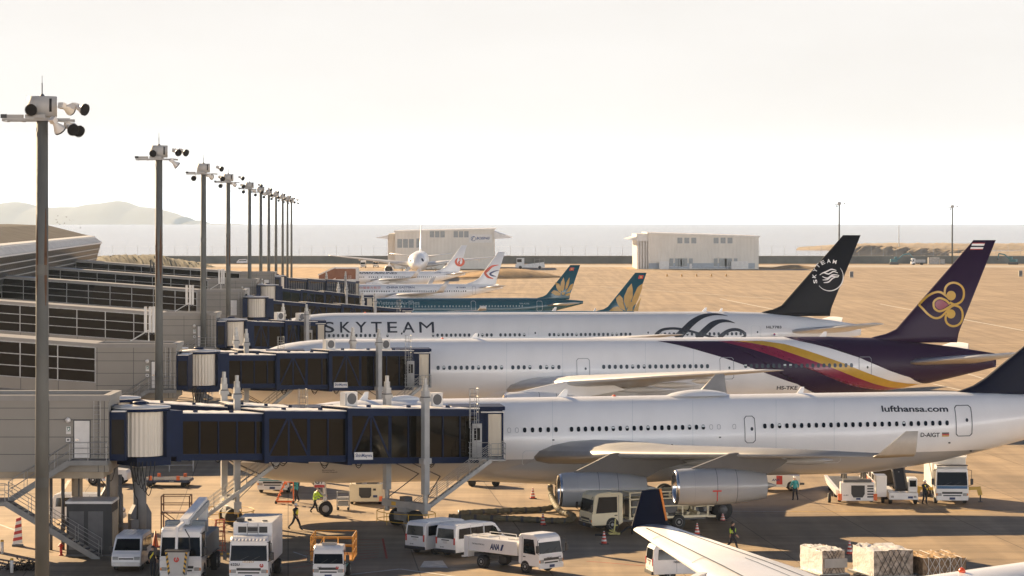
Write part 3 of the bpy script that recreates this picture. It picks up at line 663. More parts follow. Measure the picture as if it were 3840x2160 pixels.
g.windows([(1200+345/2.683, 1200+440/2.683, 6), (1200+495/2.683, 1200+580/2.683, 5), (1200+618/2.683, 1200+619/2.683, 1), (1200+655/2.683, 1200+715/2.683, 4), (1200+748/2.683, 1200+1158/2.683, 22)], WIND)
g.text('JAPAN AIRLINES', (1200+358/2.683, 820+563/2.683), (1200+778/2.683, 820+538/2.683), INK, bold=.02, shear=.3)
g.text('JA317J', (1200+1150/2.683, 820+551/2.683), (1200+1213/2.683, 820+542/2.683), INK)
c0 = r3([(1407, 432)])[0]
g.decal('crane_emblem', VERM, g.stroke(arc(c0, 14.5, -62, 242, 22), [2, 7, 9, 8, 8, 8, 9, 7, 2], 'z') + g.stroke(r3([(1418, 402), (1406, 400), (1410, 420), (1398, 440), (1405, 458)]), [2, 3, 3, 6, 8], 'z'), on='z', off=.03)
g.text('JAL', (c0[0]-9, c0[1]+14.5), (c0[0]+11, c0[1]+8), WHITE, on='z', bold=.02)
g.door(1200+1250/2.683, 1200+1275/2.683, 820+530/2.683, 820+604/2.683, SEAML, .06, None)
# --- head on twin before the far hangar
h_ = Plane('twin', ((1563-1920)/F*905, 905, 0), R(90.8), 'passenger_jet', 'plain white twin jet facing the camera in front of the BOEING hangar', 'airliner')
h_.build(AIRW, AIRW, WING_W, AIRW)
# --- the near aircraft, of which only a wing and the crown of the body enter the picture
TYPES['near'] = dict(TYPES['quad'], wl=[(29.3, 37.7, 40.2, 6.1, .10), (29.6, 37.9, 40.2, 6.3, .07), (30.1, 39.1, 40.3, 7.75, .06)], pitch=0)
N_ = Plane('near', (-1.4, 82.5, 0), R(43.8), 'passenger_jet', 'nearest white jet, only a wing with a navy upturned tip and its crown showing', 'airliner')
N_.build(AIRW, NAVY, mat('wing_paint_white', (.74, .73, .72), .32, var=.04, scale=.6, coat=.2), AIRW, winglet=mat('winglet_navy', (.007, .009, .022), .5, spec=.2))
N_.mb().m(mat('winglet_orange_edge', (.62, .20, .03), .45)).beam((40.22, 29.62, 6.33), (40.31, 30.1, 7.74), .10, .12).build('winglet_edge', N_.root)
N_.mb().m(mat('red_beacon', (.85, .1, .03), .3), True).lathe([(0, .13), (.1, .12), (.18, .05)], (23.6, 0, 8.02), 'z', 12).build('beacon', N_.root)

def wing_line(P, fr, sg, y0, y1, w=.05, mt=SEAMD):
    wl = P.p['wing']; pts = []
    for i in range(25):
        y = y0+(y1-y0)*i/24; a, b_, z, tc = [interp([(q[0], q[k]) for q in wl], y) for k in (1, 2, 3, 4)]; c = b_-a
        pts.append((a+c*fr, sg*y, z+ythk(fr, tc)*c*1.15+.02*c*math.sin(math.pi*fr)+.015))
    m = P.mb().m(mt); m.loft([[(x-w, y, z), (x+w, y, z)] for x, y, z in pts], False, False, False); m.build('panel_seam', P.root, fix=False)
wing_line(N_, .2, 1, 3, 28.6); wing_line(N_, .74, 1, 3, 27.5); wing_line(N_, .58, 1, 6, 20, .03)
for y in (10.0, 15.5, 21, 26.5):
    wl = N_.p['wing']; a, b_, z = [interp([(q[0], q[k]) for q in wl], y) for k in (1, 2, 3)]; c = b_-a
    m = N_.mb().m(SEAM); m.loft([[(a+c*x, y+d, z+ythk(x, .11)*c*1.15+.02*c*math.sin(math.pi*x)+.016) for d in (-.025, .025)] for x in [.03+.17*k/8 for k in range(9)]], False, False, False); m.build('panel_seam', N_.root, fix=False)
# ------------------------------------------------------------------ ground, water, hills
def mapped(m, scale=(1, 1, 1), rot=0):
    t = m.node_tree; c = t.nodes.new('ShaderNodeTexCoord'); g = t.nodes.new('ShaderNodeMapping')
    g.inputs['Scale'].default_value = scale; g.inputs['Rotation'].default_value = (0, 0, rot); t.links.new(c.outputs['Object'], g.inputs[0]); return g.outputs[0]
def concrete():
    m = bpy.data.materials.new('apron_concrete'); m.use_nodes = True; t = m.node_tree; lk = t.links.new; b = pr(m)
    uv = mapped(m, rot=R(-4.5))
    n1 = t.nodes.new('ShaderNodeTexNoise'); n1.inputs['Scale'].default_value = .035; n1.inputs['Detail'].default_value = 6; lk(uv, n1.inputs[0])
    n2 = t.nodes.new('ShaderNodeTexNoise'); n2.inputs['Scale'].default_value = .45; n2.inputs['Detail'].default_value = 8; n2.inputs['Roughness'].default_value = .65; lk(uv, n2.inputs[0])
    uv3 = mapped(m, (.012, .35, 1), R(7)); n3 = t.nodes.new('ShaderNodeTexNoise'); n3.inputs['Scale'].default_value = 1; n3.inputs['Detail'].default_value = 6; lk(uv3, n3.inputs[0])
    br = t.nodes.new('ShaderNodeTexBrick'); br.offset = 0; br.inputs['Scale'].default_value = 1; br.inputs['Brick Width'].default_value = 7.5; br.inputs['Row Height'].default_value = 7.5
    br.inputs['Mortar Size'].default_value = .05; br.inputs['Mortar Smooth'].default_value = .6; br.inputs['Bias'].default_value = 0
    br.inputs['Color1'].default_value = (.93, .93, .93, 1); br.inputs['Color2'].default_value = (1.07, 1.06, 1.05, 1); br.inputs['Mortar'].default_value = (.42, .40, .38, 1)
    lk(uv, br.inputs['Vector'])
    r1 = t.nodes.new('ShaderNodeValToRGB'); e = r1.color_ramp.elements; e[0].position = .3; e[0].color = (.325, .240, .148, 1); e[1].position = .7; e[1].color = (.42, .315, .20, 1); lk(n1.outputs[0], r1.inputs[0])
    def mul(a, lo, hi, src, f0=.35, f1=.68):
        k = t.nodes.new('ShaderNodeMapRange'); k.inputs['From Min'].default_value = f0; k.inputs['From Max'].default_value = f1; k.inputs['To Min'].default_value = lo; k.inputs['To Max'].default_value = hi; lk(src, k.inputs[0])
        v = t.nodes.new('ShaderNodeVectorMath'); v.operation = 'SCALE'; lk(a, v.inputs[0]); lk(k.outputs[0], v.inputs['Scale']); return v.outputs[0]
    c = mul(r1.outputs[0], .88, 1.08, n2.outputs[0]); c = mul(c, .72, 1.08, n3.outputs[0])
    uv4 = mapped(m, (.55, .016, 1), R(-4.5)); n4 = t.nodes.new('ShaderNodeTexNoise'); n4.inputs['Scale'].default_value = 1; n4.inputs['Detail'].default_value = 5; lk(uv4, n4.inputs[0]); c = mul(c, .84, 1.03, n4.outputs[0], .42, .56)
    n5 = t.nodes.new('ShaderNodeTexNoise'); n5.inputs['Scale'].default_value = .22; n5.inputs['Detail'].default_value = 4; lk(uv, n5.inputs[0]); c = mul(c, 1.0, .70, n5.outputs[0], .60, .72)
    x = t.nodes.new('ShaderNodeVectorMath'); x.operation = 'MULTIPLY'; lk(c, x.inputs[0]); lk(br.outputs['Color'], x.inputs[1])
    lk(x.outputs[0], b.inputs['Base Color']); b.inputs['Roughness'].default_value = .68; b.inputs['Specular IOR Level'].default_value = .3
    return m
CONC = concrete()
def sheet(name, poly, z, mt, kind='structure'):
    o = MB().m(mt).add([(x, y, z) for x, y in poly], [tuple(range(len(poly)))]).build(name); tag(o, kind=kind); return o
gr = sheet('ground', [(-1600, -300), (1600, -300), (1600, 1233), (-1600, 1233)], 0, CONC)
seam = mat('sea_water', (.25, .24, .225), .18, var=.1, scale=.002, bump=.05, bscale=.05, spec=1.0)
sw = MB().m(seam); n = 96
sw.add([(0, 0, -4)] + [(8700*math.sin(2*math.pi*i/n), 8700*math.cos(2*math.pi*i/n), -4) for i in range(n)], [(0, 1+i, 1+(i+1) % n) for i in range(n)])
tag(sw.build('sea_water'), kind='structure')
hillm = mat('forested_hill', (.05, .062, .06), .95, var=.12, scale=.004)
def ridge(name, pts, dist, z0, deep, mt, amp=1.0):
    """a long hill: pts are photo pixels along its skyline, dist its distance"""
    s_ = F/dist; rows = []; xs = [p[0] for p in pts]; tb = [(p[0], p[1]) for p in pts]
    n = 150; cols = []
    for i in range(n+1):
        px = xs[0]+(xs[-1]-xs[0])*i/n; zt = H-(interp(tb, px)-Y0)/s_ + (random.random()-.5)*amp
        X = (px-1920)/s_; col = []
        for k in range(9):
            a = k/8; hh = math.sin(math.pi*a)**.8
            col.append((X*(1+(a-.5)*.1) + (random.random()-.5)*amp*2, dist+(a-.5)*deep, z0+(zt-z0)*hh + (random.random()-.5)*amp*hh))
        cols.append(col)
    o = MB().m(mt, True).loft(cols, False, False, False).build(name); tag(o, kind='structure'); return o
ridge('hills', [(-300, 800), (-60, 770), (0, 764), (40, 757), (75, 757), (110, 764), (140, 778), (190, 778), (250, 776), (290, 777), (330, 766), (370, 763), (410, 757), (440, 753), (470, 756), (500, 766), (520, 775), (560, 778), (600, 784), (640, 795), (670, 808), (695, 814), (704, 832), (716, 838), (735, 826), (745, 826), (748, 838), (880, 839), (900, 843)], 14500, -28, 3000, hillm, .9)
ridge('far_hills', [(1050, 836), (1150, 824), (1300, 818), (1420, 812), (1480, 808), (1540, 816), (1700, 822), (1800, 818), (1950, 826), (2100, 822), (2300, 832), (2500, 840), (2900, 843)], 42000, -120, 5000, hillm, .9)

drygrass = mat('dry_grass', (.33, .21, .10), .95, var=.35, scale=.25, bump=.6, bscale=2)
greengrass = mat('bank_grass', (.085, .075, .045), .95, var=.4, scale=.3, bump=.8, bscale=2)
wallm = mat('sea_wall_concrete', (.16, .165, .15), .9, var=.25, scale=.15)
bank = mat('sand_bank', (.30, .235, .165), .95, var=.25, scale=.05, bump=.5, bscale=.5)
def GP(*pts): return [tuple(G(*p)[:2]) for p in pts]
m = MB().m(wallm).box(-1600, 1600, 1233, 1237, -5, 3.1); m.m(mat('wall_cap', (.22, .22, .20), .9)).box(-1600, 1600, 1232.8, 1237.2, 3.1, 3.35)
tag(m.build('sea_wall'), 'long low dark concrete sea wall between the apron and the bay', 'sea wall')
m = MB().m(mat('fence_wire_grey', (.42, .42, .40), .6))
x = -330
while x < 420: m.tube((x, 1235, 3.3), (x, 1235, 7.6), .055, 5); x += 5.4
for z in (4.4, 7.5): m.tube((-330, 1235, z), (420, 1235, z), .02, 4)
tag(m.build('perimeter_fence'), 'thin wire security fence on top of the sea wall', 'fence')
for z_, pts, d, dp in (('grass_bank', [(330, 990), (380, 960), (450, 957), (560, 956), (600, 957), (640, 968), (700, 978), (760, 985), (800, 1000)], 1165, 60),):
    ridge(z_, pts, d, -.5, dp, greengrass, .5)
ridge('sand_spit', [(3190, 935), (3230, 921), (3330, 925), (3420, 931), (3600, 939), (3700, 945), (3850, 946), (4300, 950)], 1700, -6, 30, bank, .9)
ridge('land_spit', [(3000, 925), (3210, 913), (3300, 911), (3600, 912), (3840, 912), (4400, 914)], 2100, -6, 120, bank, .5)
ridge('shore_flat', [(3560, 950), (3640, 947), (3700, 944), (3840, 940), (4400, 934)], 1480, -6, 140, bank, .15)
for i, (px, py, w, hh, lab) in enumerate(((1900, 1044, 19, 3.1, 'dry brown mound of earth beside the swallow tail'), (1500, 1008, 9, 1.6, 'low dry earth mound in front of the BOEING hangar'), (2985, 1009, 10, 1.4, 'low dark earth mound beyond the black tail'))):
    c = G(px, py); rings = []
    for k in range(8):
        a = k/7; r = w*(1-a)**.8; rings.append([(c.x + r*math.cos(u)*(1+.1*math.sin(3*u+i)), c.y + 12 + r*.7*math.sin(u), hh*(1-(1-a)**1.6)*.999 - .1 + .15*random.random()) for u in [2*math.pi*j/20 for j in range(20)]])
    o = MB().m(drygrass, True).loft(rings).build('earth_mound'); tag(o, kind='structure'); o.name = 'earth_mound_terrain'
sheet('grass_strip', GP((790, 1038), (1260, 1042), (1330, 1020), (1180, 1004), (820, 1006)), .004, drygrass)
sheet('grass_strip', GP((1790, 1046), (2010, 1046), (1960, 1032), (1830, 1030)), .004, drygrass)
sheet('grass_strip', GP((2350, 1010), (2850, 1010), (3090, 1006), (3090, 1000), (2350, 1002)), .004, drygrass)
sheet('service_road', GP((560, 1000), (3900, 1003), (3900, 995), (560, 993)), .004, mat('pale_road', (.36, .32, .27), .9, var=.1, scale=.1))
# painted lines on the apron
LW = mat('line_paint_white', (.55, .52, .46), .8, var=.25, scale=2); LR = mat('line_paint_red', (.42, .07, .035), .8, var=.25, scale=2); LY = mat('line_paint_yellow', (.55, .33, .05), .8, var=.25, scale=2)
def line(pts, w, mt, z=.008, closed=False):
    P = [G(*p) for p in pts]; P = P + [P[0]] if closed else P; m = MB().m(mt)
    for a, b in zip(P, P[1:]):
        d = (b-a).normalized(); q = Vector((-d.y, d.x, 0))*w/2
        m.add([a-q+Vector((0, 0, z)), b-q+Vector((0, 0, z)), b+q+Vector((0, 0, z)), a+q+Vector((0, 0, z))], [(0, 1, 2, 3)])
    tag(m.build('ground_marking'), kind='structure')
line([(2705, 1917), (2960, 1919)], .14, LW); line([(2960, 1919), (3840, 1914)], .12, LY)
line([(1660, 1816), (2000, 1812)], .14, LW); line([(975, 1815), (1130, 1806)], .15, LW)
line([(1100, 2070), (1160, 2090), (1240, 2072)], .14, LW); line([(1000, 2190), (1500, 2134), (2100, 2215)], .22, LW)
for k in range(8): line([(1180-k*12, 2018+k*16), (1430-k*2, 2026+k*9)], .10, LR, .009)
line([(1435, 2020), (1450, 2095)], .13, LR, .010); line([(2200, 2105), (2420, 2122)], .12, LR)
line([(3300, 1140), (3840, 1240)], .5, LW); line([(3590, 1390), (3840, 1466)], .3, LW); line([(3500, 1440), (3680, 1480)], .3, LW); line([(3640, 1478), (3840, 1530)], .3, LW)
line([(2700, 1120), (3050, 1190)], .5, LW); line([(2250, 1075), (2900, 1120)], .5, LW)
line([(60, 1990), (-20, 1960)], .2, LW); line([(160, 1960), (260, 1800)], .25, LW)
for pts in (((1590, 2105), (1660, 2103), (1680, 2130), (1575, 2128)), ((970, 1745), (1020, 1745), (1030, 1765), (965, 1765))): sheet('ground_marking', GP(*pts), .012, LW)
# ------------------------------------------------------------------ hangars
def corr(name, col, w=.35, var=.06):
    m = mat(name, col, .5, var=var, scale=.2); t = m.node_tree; b = pr(m); uv = mapped(m)
    wv = t.nodes.new('ShaderNodeTexWave'); wv.bands_direction = 'X'; wv.inputs['Scale'].default_value = .314/w; t.links.new(uv, wv.inputs[0])
    bp = t.nodes.new('ShaderNodeBump'); bp.inputs['Strength'].default_value = .5 if w < 1 else .15; bp.inputs['Distance'].default_value = w*.15; t.links.new(wv.outputs[0], bp.inputs['Height']); t.links.new(bp.outputs[0], b.inputs['Normal'])
    return m
HANG = corr('hangar_cladding', (.66, .62, .54), 1.4); HBASE = mat('hangar_base_blue', (.34, .38, .42), .6)
s_ = F/1110
hx = lambda px: (px-1920)/s_; hz = lambda py: H-(py-Y0)/s_
def windows_row(par, x0, n, w, h, z, y, gap=.35):
    for i in range(n):
        a = x0+i*(w+gap); o = MB().m(HWIN).box(a, a+w, y-.05, y+.02, z, z+h).build('window', par)
        MB().m(OFFWHITE).box(a-.1, a+w+.1, y-.09, y-.051, z-.14, z-.02).build('sill', o)
t = thing('aircraft_hangar', 'large beige hangar with a BOEING sign and pointed canopies at both ends', 'hangar', (0, 1110, 0))
x0, x1 = hx(1481), hx(1853)
MB().m(HANG).prism([(x0, 0), (x1, 0), (x1, hz(861)), (x0, hz(870))], 0, 46).build('wall', t)
MB().m(ROOFW).prism([(x0-.5, hz(870)), (x1+.5, hz(861)), (x1+.5, hz(861)+.5), (x0-.5, hz(870)+.5)], -.5, 46.5).build('roof', t)
m = MB().m(HANG).box(x0-2.6, x0-.004, 4, 42, 0, hz(876)); 
for k in range(5): m.m(OFFWHITE).box(x0-3.0, x0-2.604, 5+k*8, 8+k*8, 0, hz(880))
m.build('end_door', t)
m = MB().m(ROOFW).prism([(x0-2.7, hz(896)), (x0-2.7, hz(882)), (x0-7.5, hz(891)), (x0-6, hz(893))], -1, 44); m.build('canopy', t)
m = MB().m(ROOFW).prism([(x1+.004, hz(896)), (x1+.004, hz(868)), (x1+7, hz(891)), (x1+4, hz(894))], -1, 44); m.build('canopy', t)
windows_row(t, hx(1200+1105/2.683), 3, 1.7, 2.4, hz(890), 0); windows_row(t, hx(1200+1345/2.683), 3, 1.7, 2.4, hz(890), 0); windows_row(t, hx(1200+778/2.683), 3, 1.9, 3.4, hz(929), 0); windows_row(t, hx(1200+970/2.683), 1, 2, 3.6, hz(929), 0)
sg = MB().m(OFFWHITE).box(hx(1758), hx(1845), -.2, -.002, hz(910), hz(879)).build('sign', t)
m = MB().m(mat('sign_blue', (.03, .07, .2), .5)); sign_text(m, 'BOEING', (hx(1786), -.2, hz(898)), (1, 0, 0), (0, 0, 1), 5.3, 1.0, .03, .3); m.build('lettering', sg)
m = MB().m(mat('sign_blue', (.03, .07, .2), .5)).lathe([(-.215, 0.95), (-.21, .78)], (hx(1775), 0, hz(895)), 'y', 24, False, False); m.path([(hx(1770), -.22, hz(900)), (hx(1774), -.22, hz(889)), (hx(1780), -.22, hz(886))], .13, 6); m.build('emblem', sg)
t = thing('aircraft_hangar', 'wide beige corrugated hangar with white end columns and pale blue base, no sign', 'hangar', (0, 1104, 0))
x0, x1 = hx(2428), hx(2840)
MB().m(HANG).prism([(x0, 0), (x1, 0), (x1, hz(889)), (x0, hz(876))], 0, 46).build('wall', t)
MB().m(ROOFW).prism([(x0-.4, hz(876)), (x1+.5, hz(889)), (x1+.5, hz(889)+.5), (x0-.4, hz(876)+.5)], -.5, 46.5).build('roof', t)
m = MB().m(OFFWHITE).box(hx(2385), x0-.004, .5, 44, hz(903), hz(877)); m.prism([(hx(2352), hz(897)), (hx(2385)-.004, hz(899)), (hx(2385)-.004, hz(887))], 1, 44); m.build('end_canopy', t)
for k in range(4):
    a = hx(2388+10.5*k); MB().m(OFFWHITE).box(a, a+.55, .6+.01*k, 1.4+.01*k, 0, hz(903)).build('column', t)
MB().m(HANG).box(hx(2387), x0-.004, 1.8, 44, 0, hz(903.2)).build('end_wall', t)
MB().m(HBASE).box(x0+.2, x1-1.5, -.16, -.003, .2, 2.3).build('base_band', t)
for a, n in ((2537, 3), (2672, 3)): windows_row(t, hx(a), n, 1.9, 2.2, hz(912), 0, .8)
for a in (2508, 2540, 2673, 2707): windows_row(t, hx(a), 3, 1.4, 3.0, hz(997), -.16, .7)
for a, b in ((2468, 2505), (2737, 2800)): MB().m(OFFWHITE).box(hx(a), hx(b), -2.2, -.17, 0, hz(979)).build('annex', t)
MB().m(OFFWHITE).box(hx(2582), hx(2591), -.22, -.165, .1, hz(988)).build('door', t)
# ------------------------------------------------------------------ concourse and boarding piers
t = thing('concourse', 'long terminal concourse with a leaning dark glass facade and grey sloped roof', 'terminal', (-90.7, 617, 0), math.atan2(-.0764, .997)*-1)
# local: +y runs along the facade away from the photographer, +x out to the apron
Lc = -260
FGLASS = mat('facade_glazing', (.014, .014, .014), .35, var=.3, scale=.15, spec=.12)
MB().m(FGLASS, False).prism([(-.2, 8.2), (1.5, 14.5), (1.3, 14.55), (-.6, 8.2)], Lc, 0, 'y').build('glazing', t)
m = MB().m(STEEL)
for k in range(1, 6):
    q = k/6; m.beam((-.2+1.7*q+.06, Lc, 8.2+6.3*q), (-.2+1.7*q+.06, -.0, 8.2+6.3*q), .16, .16)
y = Lc
while y < 0: m.beam((-.19, y, 8.2), (1.51, y, 14.5), .06, .02); y += 3.0
m.build('mullion_frame', t)
m = MB().m(OFFWHITE).box(-.9, 1.75, Lc, .35, 14.55, 14.8); m.prism([(-1.2, 15.7), (.3, 15.7), (.3, 16.15), (-1.2, 16.3)], Lc, .2); m.build('gutter', t)
m = MB().m(ROOFW); y = Lc
while y < 0: m.prism([(.25, 15.75), (1.65, 14.82), (1.72, 14.9), (.3, 15.9)], y, y+.14); y += .75
m.build('sun_louvre', t)
roofm = mat('grey_metal_roof', (.055, .05, .047), .8, var=.35, scale=.3, spec=.1)
m = MB().m(roofm); yy = [Lc, -18, 0]
m.loft([[(-1.2, Lc, 16.3), (-9.5, Lc, 18.6), (-18, Lc, 19.0), (-30, Lc, 18.0), (-40, Lc, 16)], [(-1.2, 0, 16.3), (-9.5, -3, 18.5), (-18, -4, 18.8), (-30, -3, 17.8), (-40, 0, 16)]], False, False, False)
m.build('roof', t)
MB().m(PGLASS).prism([(-.6, 8.2), (1.3, 14.5), (-1.1, 14.5), (-1.2, 16.2), (-9.5, 18.3), (-18, 18.6), (-30, 17.6), (-39, 15.8), (-39, 8.2)], -.45, -.15).build('end_glazing', t)
MB().m(OFFWHITE).box(-38, -.25, Lc, -.2, 0, 8.18).build('base_wall', t)

FASC = mat('fascia_beige', (.26, .245, .22), .5, var=.06)
PANEL = mat('pier_panel_beige', (.255, .235, .20), .5, var=.06, scale=.5); JOINT = mat('panel_joint', (.06, .06, .06), .7); PANELU = mat('pier_soffit_tan', (.36, .30, .22), .7)
SIGNG = mat('sign_green', (.01, .11, .05), .5)
def pier(X0, X1, Y, ztop, label, detail=True, gn=True):
    t = thing('boarding_pier', label, 'boarding pier', (X1, Y, 0), 0, 'boarding piers along the concourse')
    w = X0-X1; dp = 4.8; zb = 4.95; zt = ztop-.35          # local x runs from w (<0) to 0
    m = MB().m(PANEL).box(w, 0, 0, dp, zb, zt).m(PANELU).box(w, -.35, .3, dp-.3, zb-.42, zb-.003)
    m.m(JOINT)
    for z in (6.0, 7.05, 8.1, zt-.45): m.box(w, -.28, -.012, .0, z, z+.035).box(-.22, 0, -.012, 0, z, z+.035)
    for x in [-.25, -.62] + [x for x in (-3.6, -6.7, -9.8) if x > w]: m.box(x-.018, x+.018, -.014, -.001, zb, zt)
    m.build('wall', t)
    m = MB().m(FASC).box(w-.1, .12, -.12, .35, zt+.003, ztop).box(w-.1, .12, dp-.35, dp+.12, zt+.003, ztop).box(-.35, .12, .352, dp-.352, zt+.003, ztop); m.m(DGREY).box(w, -.352, .352, dp-.352, zt+.003, zt+.03)
    m.build('parapet', t)
    d = MB().m(OFFWHITE).box(-2.06, -1.14, -.05, -.002, 5.82, 8.05).m(JOINT).box(-2.12, -2.063, -.03, -.002, 5.8, 8.1).box(-1.137, -1.08, -.03, -.002, 5.8, 8.1).box(-2.12, -1.08, -.031, -.002, 8.052, 8.1).build('door', t)
    MB().m(CHROME).box(-2.0, -1.8, -.1, -.052, 6.85, 6.95).build('handle', d)
    MB().m(OFFWHITE, True).lathe([(-.17, .02), (-.12, .12), (0, .17), (.12, .12), (.17, .02)], (-2.42, -.18, 8.1), 'z', 14).build('wall_lamp', t)
    sg = MB().m(OFFWHITE).box(-2.56, -2.28, -.04, -.002, 7.25, 7.70).m(SIGNG).box(-2.53, -2.31, -.045, -.041, 7.42, 7.67).build('exit_sign', t)
    MB().m(WHITE).box(-2.52, -2.48, -.05, -.046, 7.44, 7.64).prism([(-2.44, 7.60), (-2.40, 7.63), (-2.37, 7.60), (-2.33, 7.55), (-2.36, 7.54), (-2.38, 7.56), (-2.38, 7.52), (-2.33, 7.46), (-2.36, 7.44), (-2.41, 7.50), (-2.46, 7.44), (-2.48, 7.46), (-2.43, 7.53)], -.052, -.047).build('pictogram', sg)
    MB().m(DGREY).box(-2.6, -2.26, -.05, -.002, 6.75, 7.05).m(OFFWHITE).box(-2.57, -2.29, -.06, -.051, 6.78, 7.02).m(JOINT).box(-2.5, -2.36, -.065, -.061, 6.85, 6.95).build('call_box', t)
    m = MB().m(STEEL)                                         # wall ladder beside the door
    for x in (-.86, -.46): m.tube((x, -.18, 5.9), (x, -.18, zt), .018, 5)
    for k in range(12): m.tube((-.86, -.18, 6.0+k*.27), (-.46, -.18, 6.0+k*.27), .014, 5)
    m.build('ladder', t)
    MB().m(GLASS).box(.002, .03, 1.0, dp-.8, zt-1.2, zt-.35).build('window', t)
    MB().m(BLUE).box(.002, 1.0, .35, dp-.9, 5.6, 8.55).m(GLASS).box(.15, .9, .31, .349, 6.0, 8.1).m(ROOFW).box(-.0+.13, 1.0, .3, dp-.85, 8.553, 8.63).build('vestibule', t)
    # ramped glazed corridor up to the concourse
    Xc = -75.6 - .0766*(Y-420) - 1.0 - X1; sl = .072
    m0 = MB(); m0.T[2][0] = -sl; m0.T[2][3] = sl*w
    g = m0.m(PGLASS).box(Xc, w-.05, .1, dp-.1, 6.22, 9.2)
    g.build('glazing', t)
    m0 = MB(); m0.T[2][0] = -sl; m0.T[2][3] = sl*w
    m0.m(PANEL).box(Xc, w-.003, .02, dp-.02, 5.25, 6.217); m0.m(JOINT); x = w-3.2
    while x > Xc: m0.box(x-.02, x+.02, .006, .019, 5.25, 6.2); x -= 3.2
    m0.build('spandrel', t)
    m0 = MB(); m0.T[2][0] = -sl; m0.T[2][3] = sl*w
    m0.m(STEEL).box(Xc, w-.01, -.02, dp+.02, 9.203, 9.3).m(FASC).box(Xc, w-.003, -.1, dp+.1, 9.302, ztop-.0).m(STEEL)
    for z in (7.2, 8.2, 6.24): m0.box(Xc, w-.06, .03, .098, z, z+.075)
    x = w-.06
    while x > Xc: m0.box(x-.045, x+.045, .02, .097, 6.22, 9.2); x -= 3.2
    m0.build('window_frame', t)
    for x in (-2.3, w+.6): MB().m(PANELU, True).tube((x, dp*.55, 0), (x, dp*.55, zb-.42), .34, 16).build('column', t)
    for a, b in ((w-.9, w-1.5), (w-.6, w+.4)): MB().m(PANEL, True).tube((w-.75, 1.2, 0), (b, 1.2, zb+.1), .24, 12, .24).build('brace', t)
    return t
def staircase(X, Y, label, group=None, zt=5.78):
    """two flights and a landing: hangs beside the pier door, X its outer end"""
    t = thing('steel_staircase', label, 'staircase', (X, Y, 0), 0, group)
    GS = mat('stair_steel_pale', (.21, .21, .20), .55, var=.14, scale=1.5)
    zm = 3.45; xa, xb = -2.25, -5.9
    def flight(xs, zs, xe, ze, y0, y1):
        m = MB().m(GS)
        for y in (y0, y1): m.beam((xs, y, zs-.12), (xe, y, ze-.12), .07, .34)
        m.m(DGREY); n = max(3, int(abs(zs-ze)/.19))
        for k in range(n):
            q = (k+.5)/n; x = xs+(xe-xs)*q; z = zs+(ze-zs)*q; m.box(x-.15, x+.15, y0+.04, y1-.04, z-.04, z)
        m.build('flight', t)
        r = MB().m(STEEL)
        for y in (y0, y1):
            for h in (.55, 1.05): r.tube((xs, y, zs+h), (xe, y, ze+h), .022, 6)
            for k in range(5):
                q = k/4; x = xs+(xe-xs)*q; z = zs+(ze-zs)*q; r.tube((x, y, z-.1), (x, y, z+1.05), .02, 5)
        r.build('railing', t)
    flight(xa, zt, xb, zm, -1.25, -.12); flight(xb, zm, -.3, .06, -2.6, -1.45)
    m = MB().m(GS).box(xa, .0, -1.3, -.06, zt-.32, zt-.04).m(DGREY).box(xa+.05, -.05, -1.22, -.1, zt-.037, zt-.005); m.build('landing', t); MB().m(GS).box(xb-1.2, xb, -2.65, -.06, zm-.3, zm-.03).build('landing', t)
    r = MB().m(STEEL); r2 = MB().m(STEEL)
    for h in (.38, .72, 1.05): r.path([(xa, -1.25, zt+h), (-.05, -1.25, zt+h), (-.05, -.1, zt+h)], .02, 5); r2.path([(xb, -2.6, zm+h), (xb-1.15, -2.6, zm+h), (xb-1.15, -.1, zm+h), (xb, -.1, zm+h)], .02, 5)
    for y in (-2.6, -.1): r2.tube((xb-1.15, y, zm-.1), (xb-1.15, y, zm+1.05), .022, 5)
    r2.build('railing', t)
    for x in (xa, -1.15, -.05): r.tube((x, -1.25, zt-.1), (x, -1.25, zt+1.05), .022, 5)
    r.build('railing', t)
    return t
PIERS = [(-33.2, -24.4, 172, 9.6), (-35.4, -28.6, 242, 9.6), (-39.3, -33.3, 320, 9.6), (-46.5, -39.5, 420, 9.6), (-52.8, -44.4, 494, 9.6), (-53.2, -46.4, 556, 9.6)]
PLAB = ['nearest boarding pier, beige panels and exit door above the parked minibus', 'beige boarding pier behind the second light mast, dark windows beside a pale end block', 'beige boarding pier behind the third light mast, ending at the SKYTEAM jet bridge',
        'boarding pier behind the fourth light mast, ending at a rotunda between two masts', 'far boarding pier with a flat pale end block, next but one to the concourse corner', 'farthest boarding pier, highest in the row of dark window bands']
SLAB = ['two-flight steel staircase zigzagging down beside the nearest pier', 'steel staircase at the exit door of the pier behind the second mast', 'steel staircase at the exit door of the pier behind the third mast']
for i, (a, b, y, z) in enumerate(PIERS): pier(a, b, y, z, PLAB[i])
for i in range(3): staircase(PIERS[i][1]+.1, PIERS[i][2]-.02, SLAB[i], 'pier staircases')
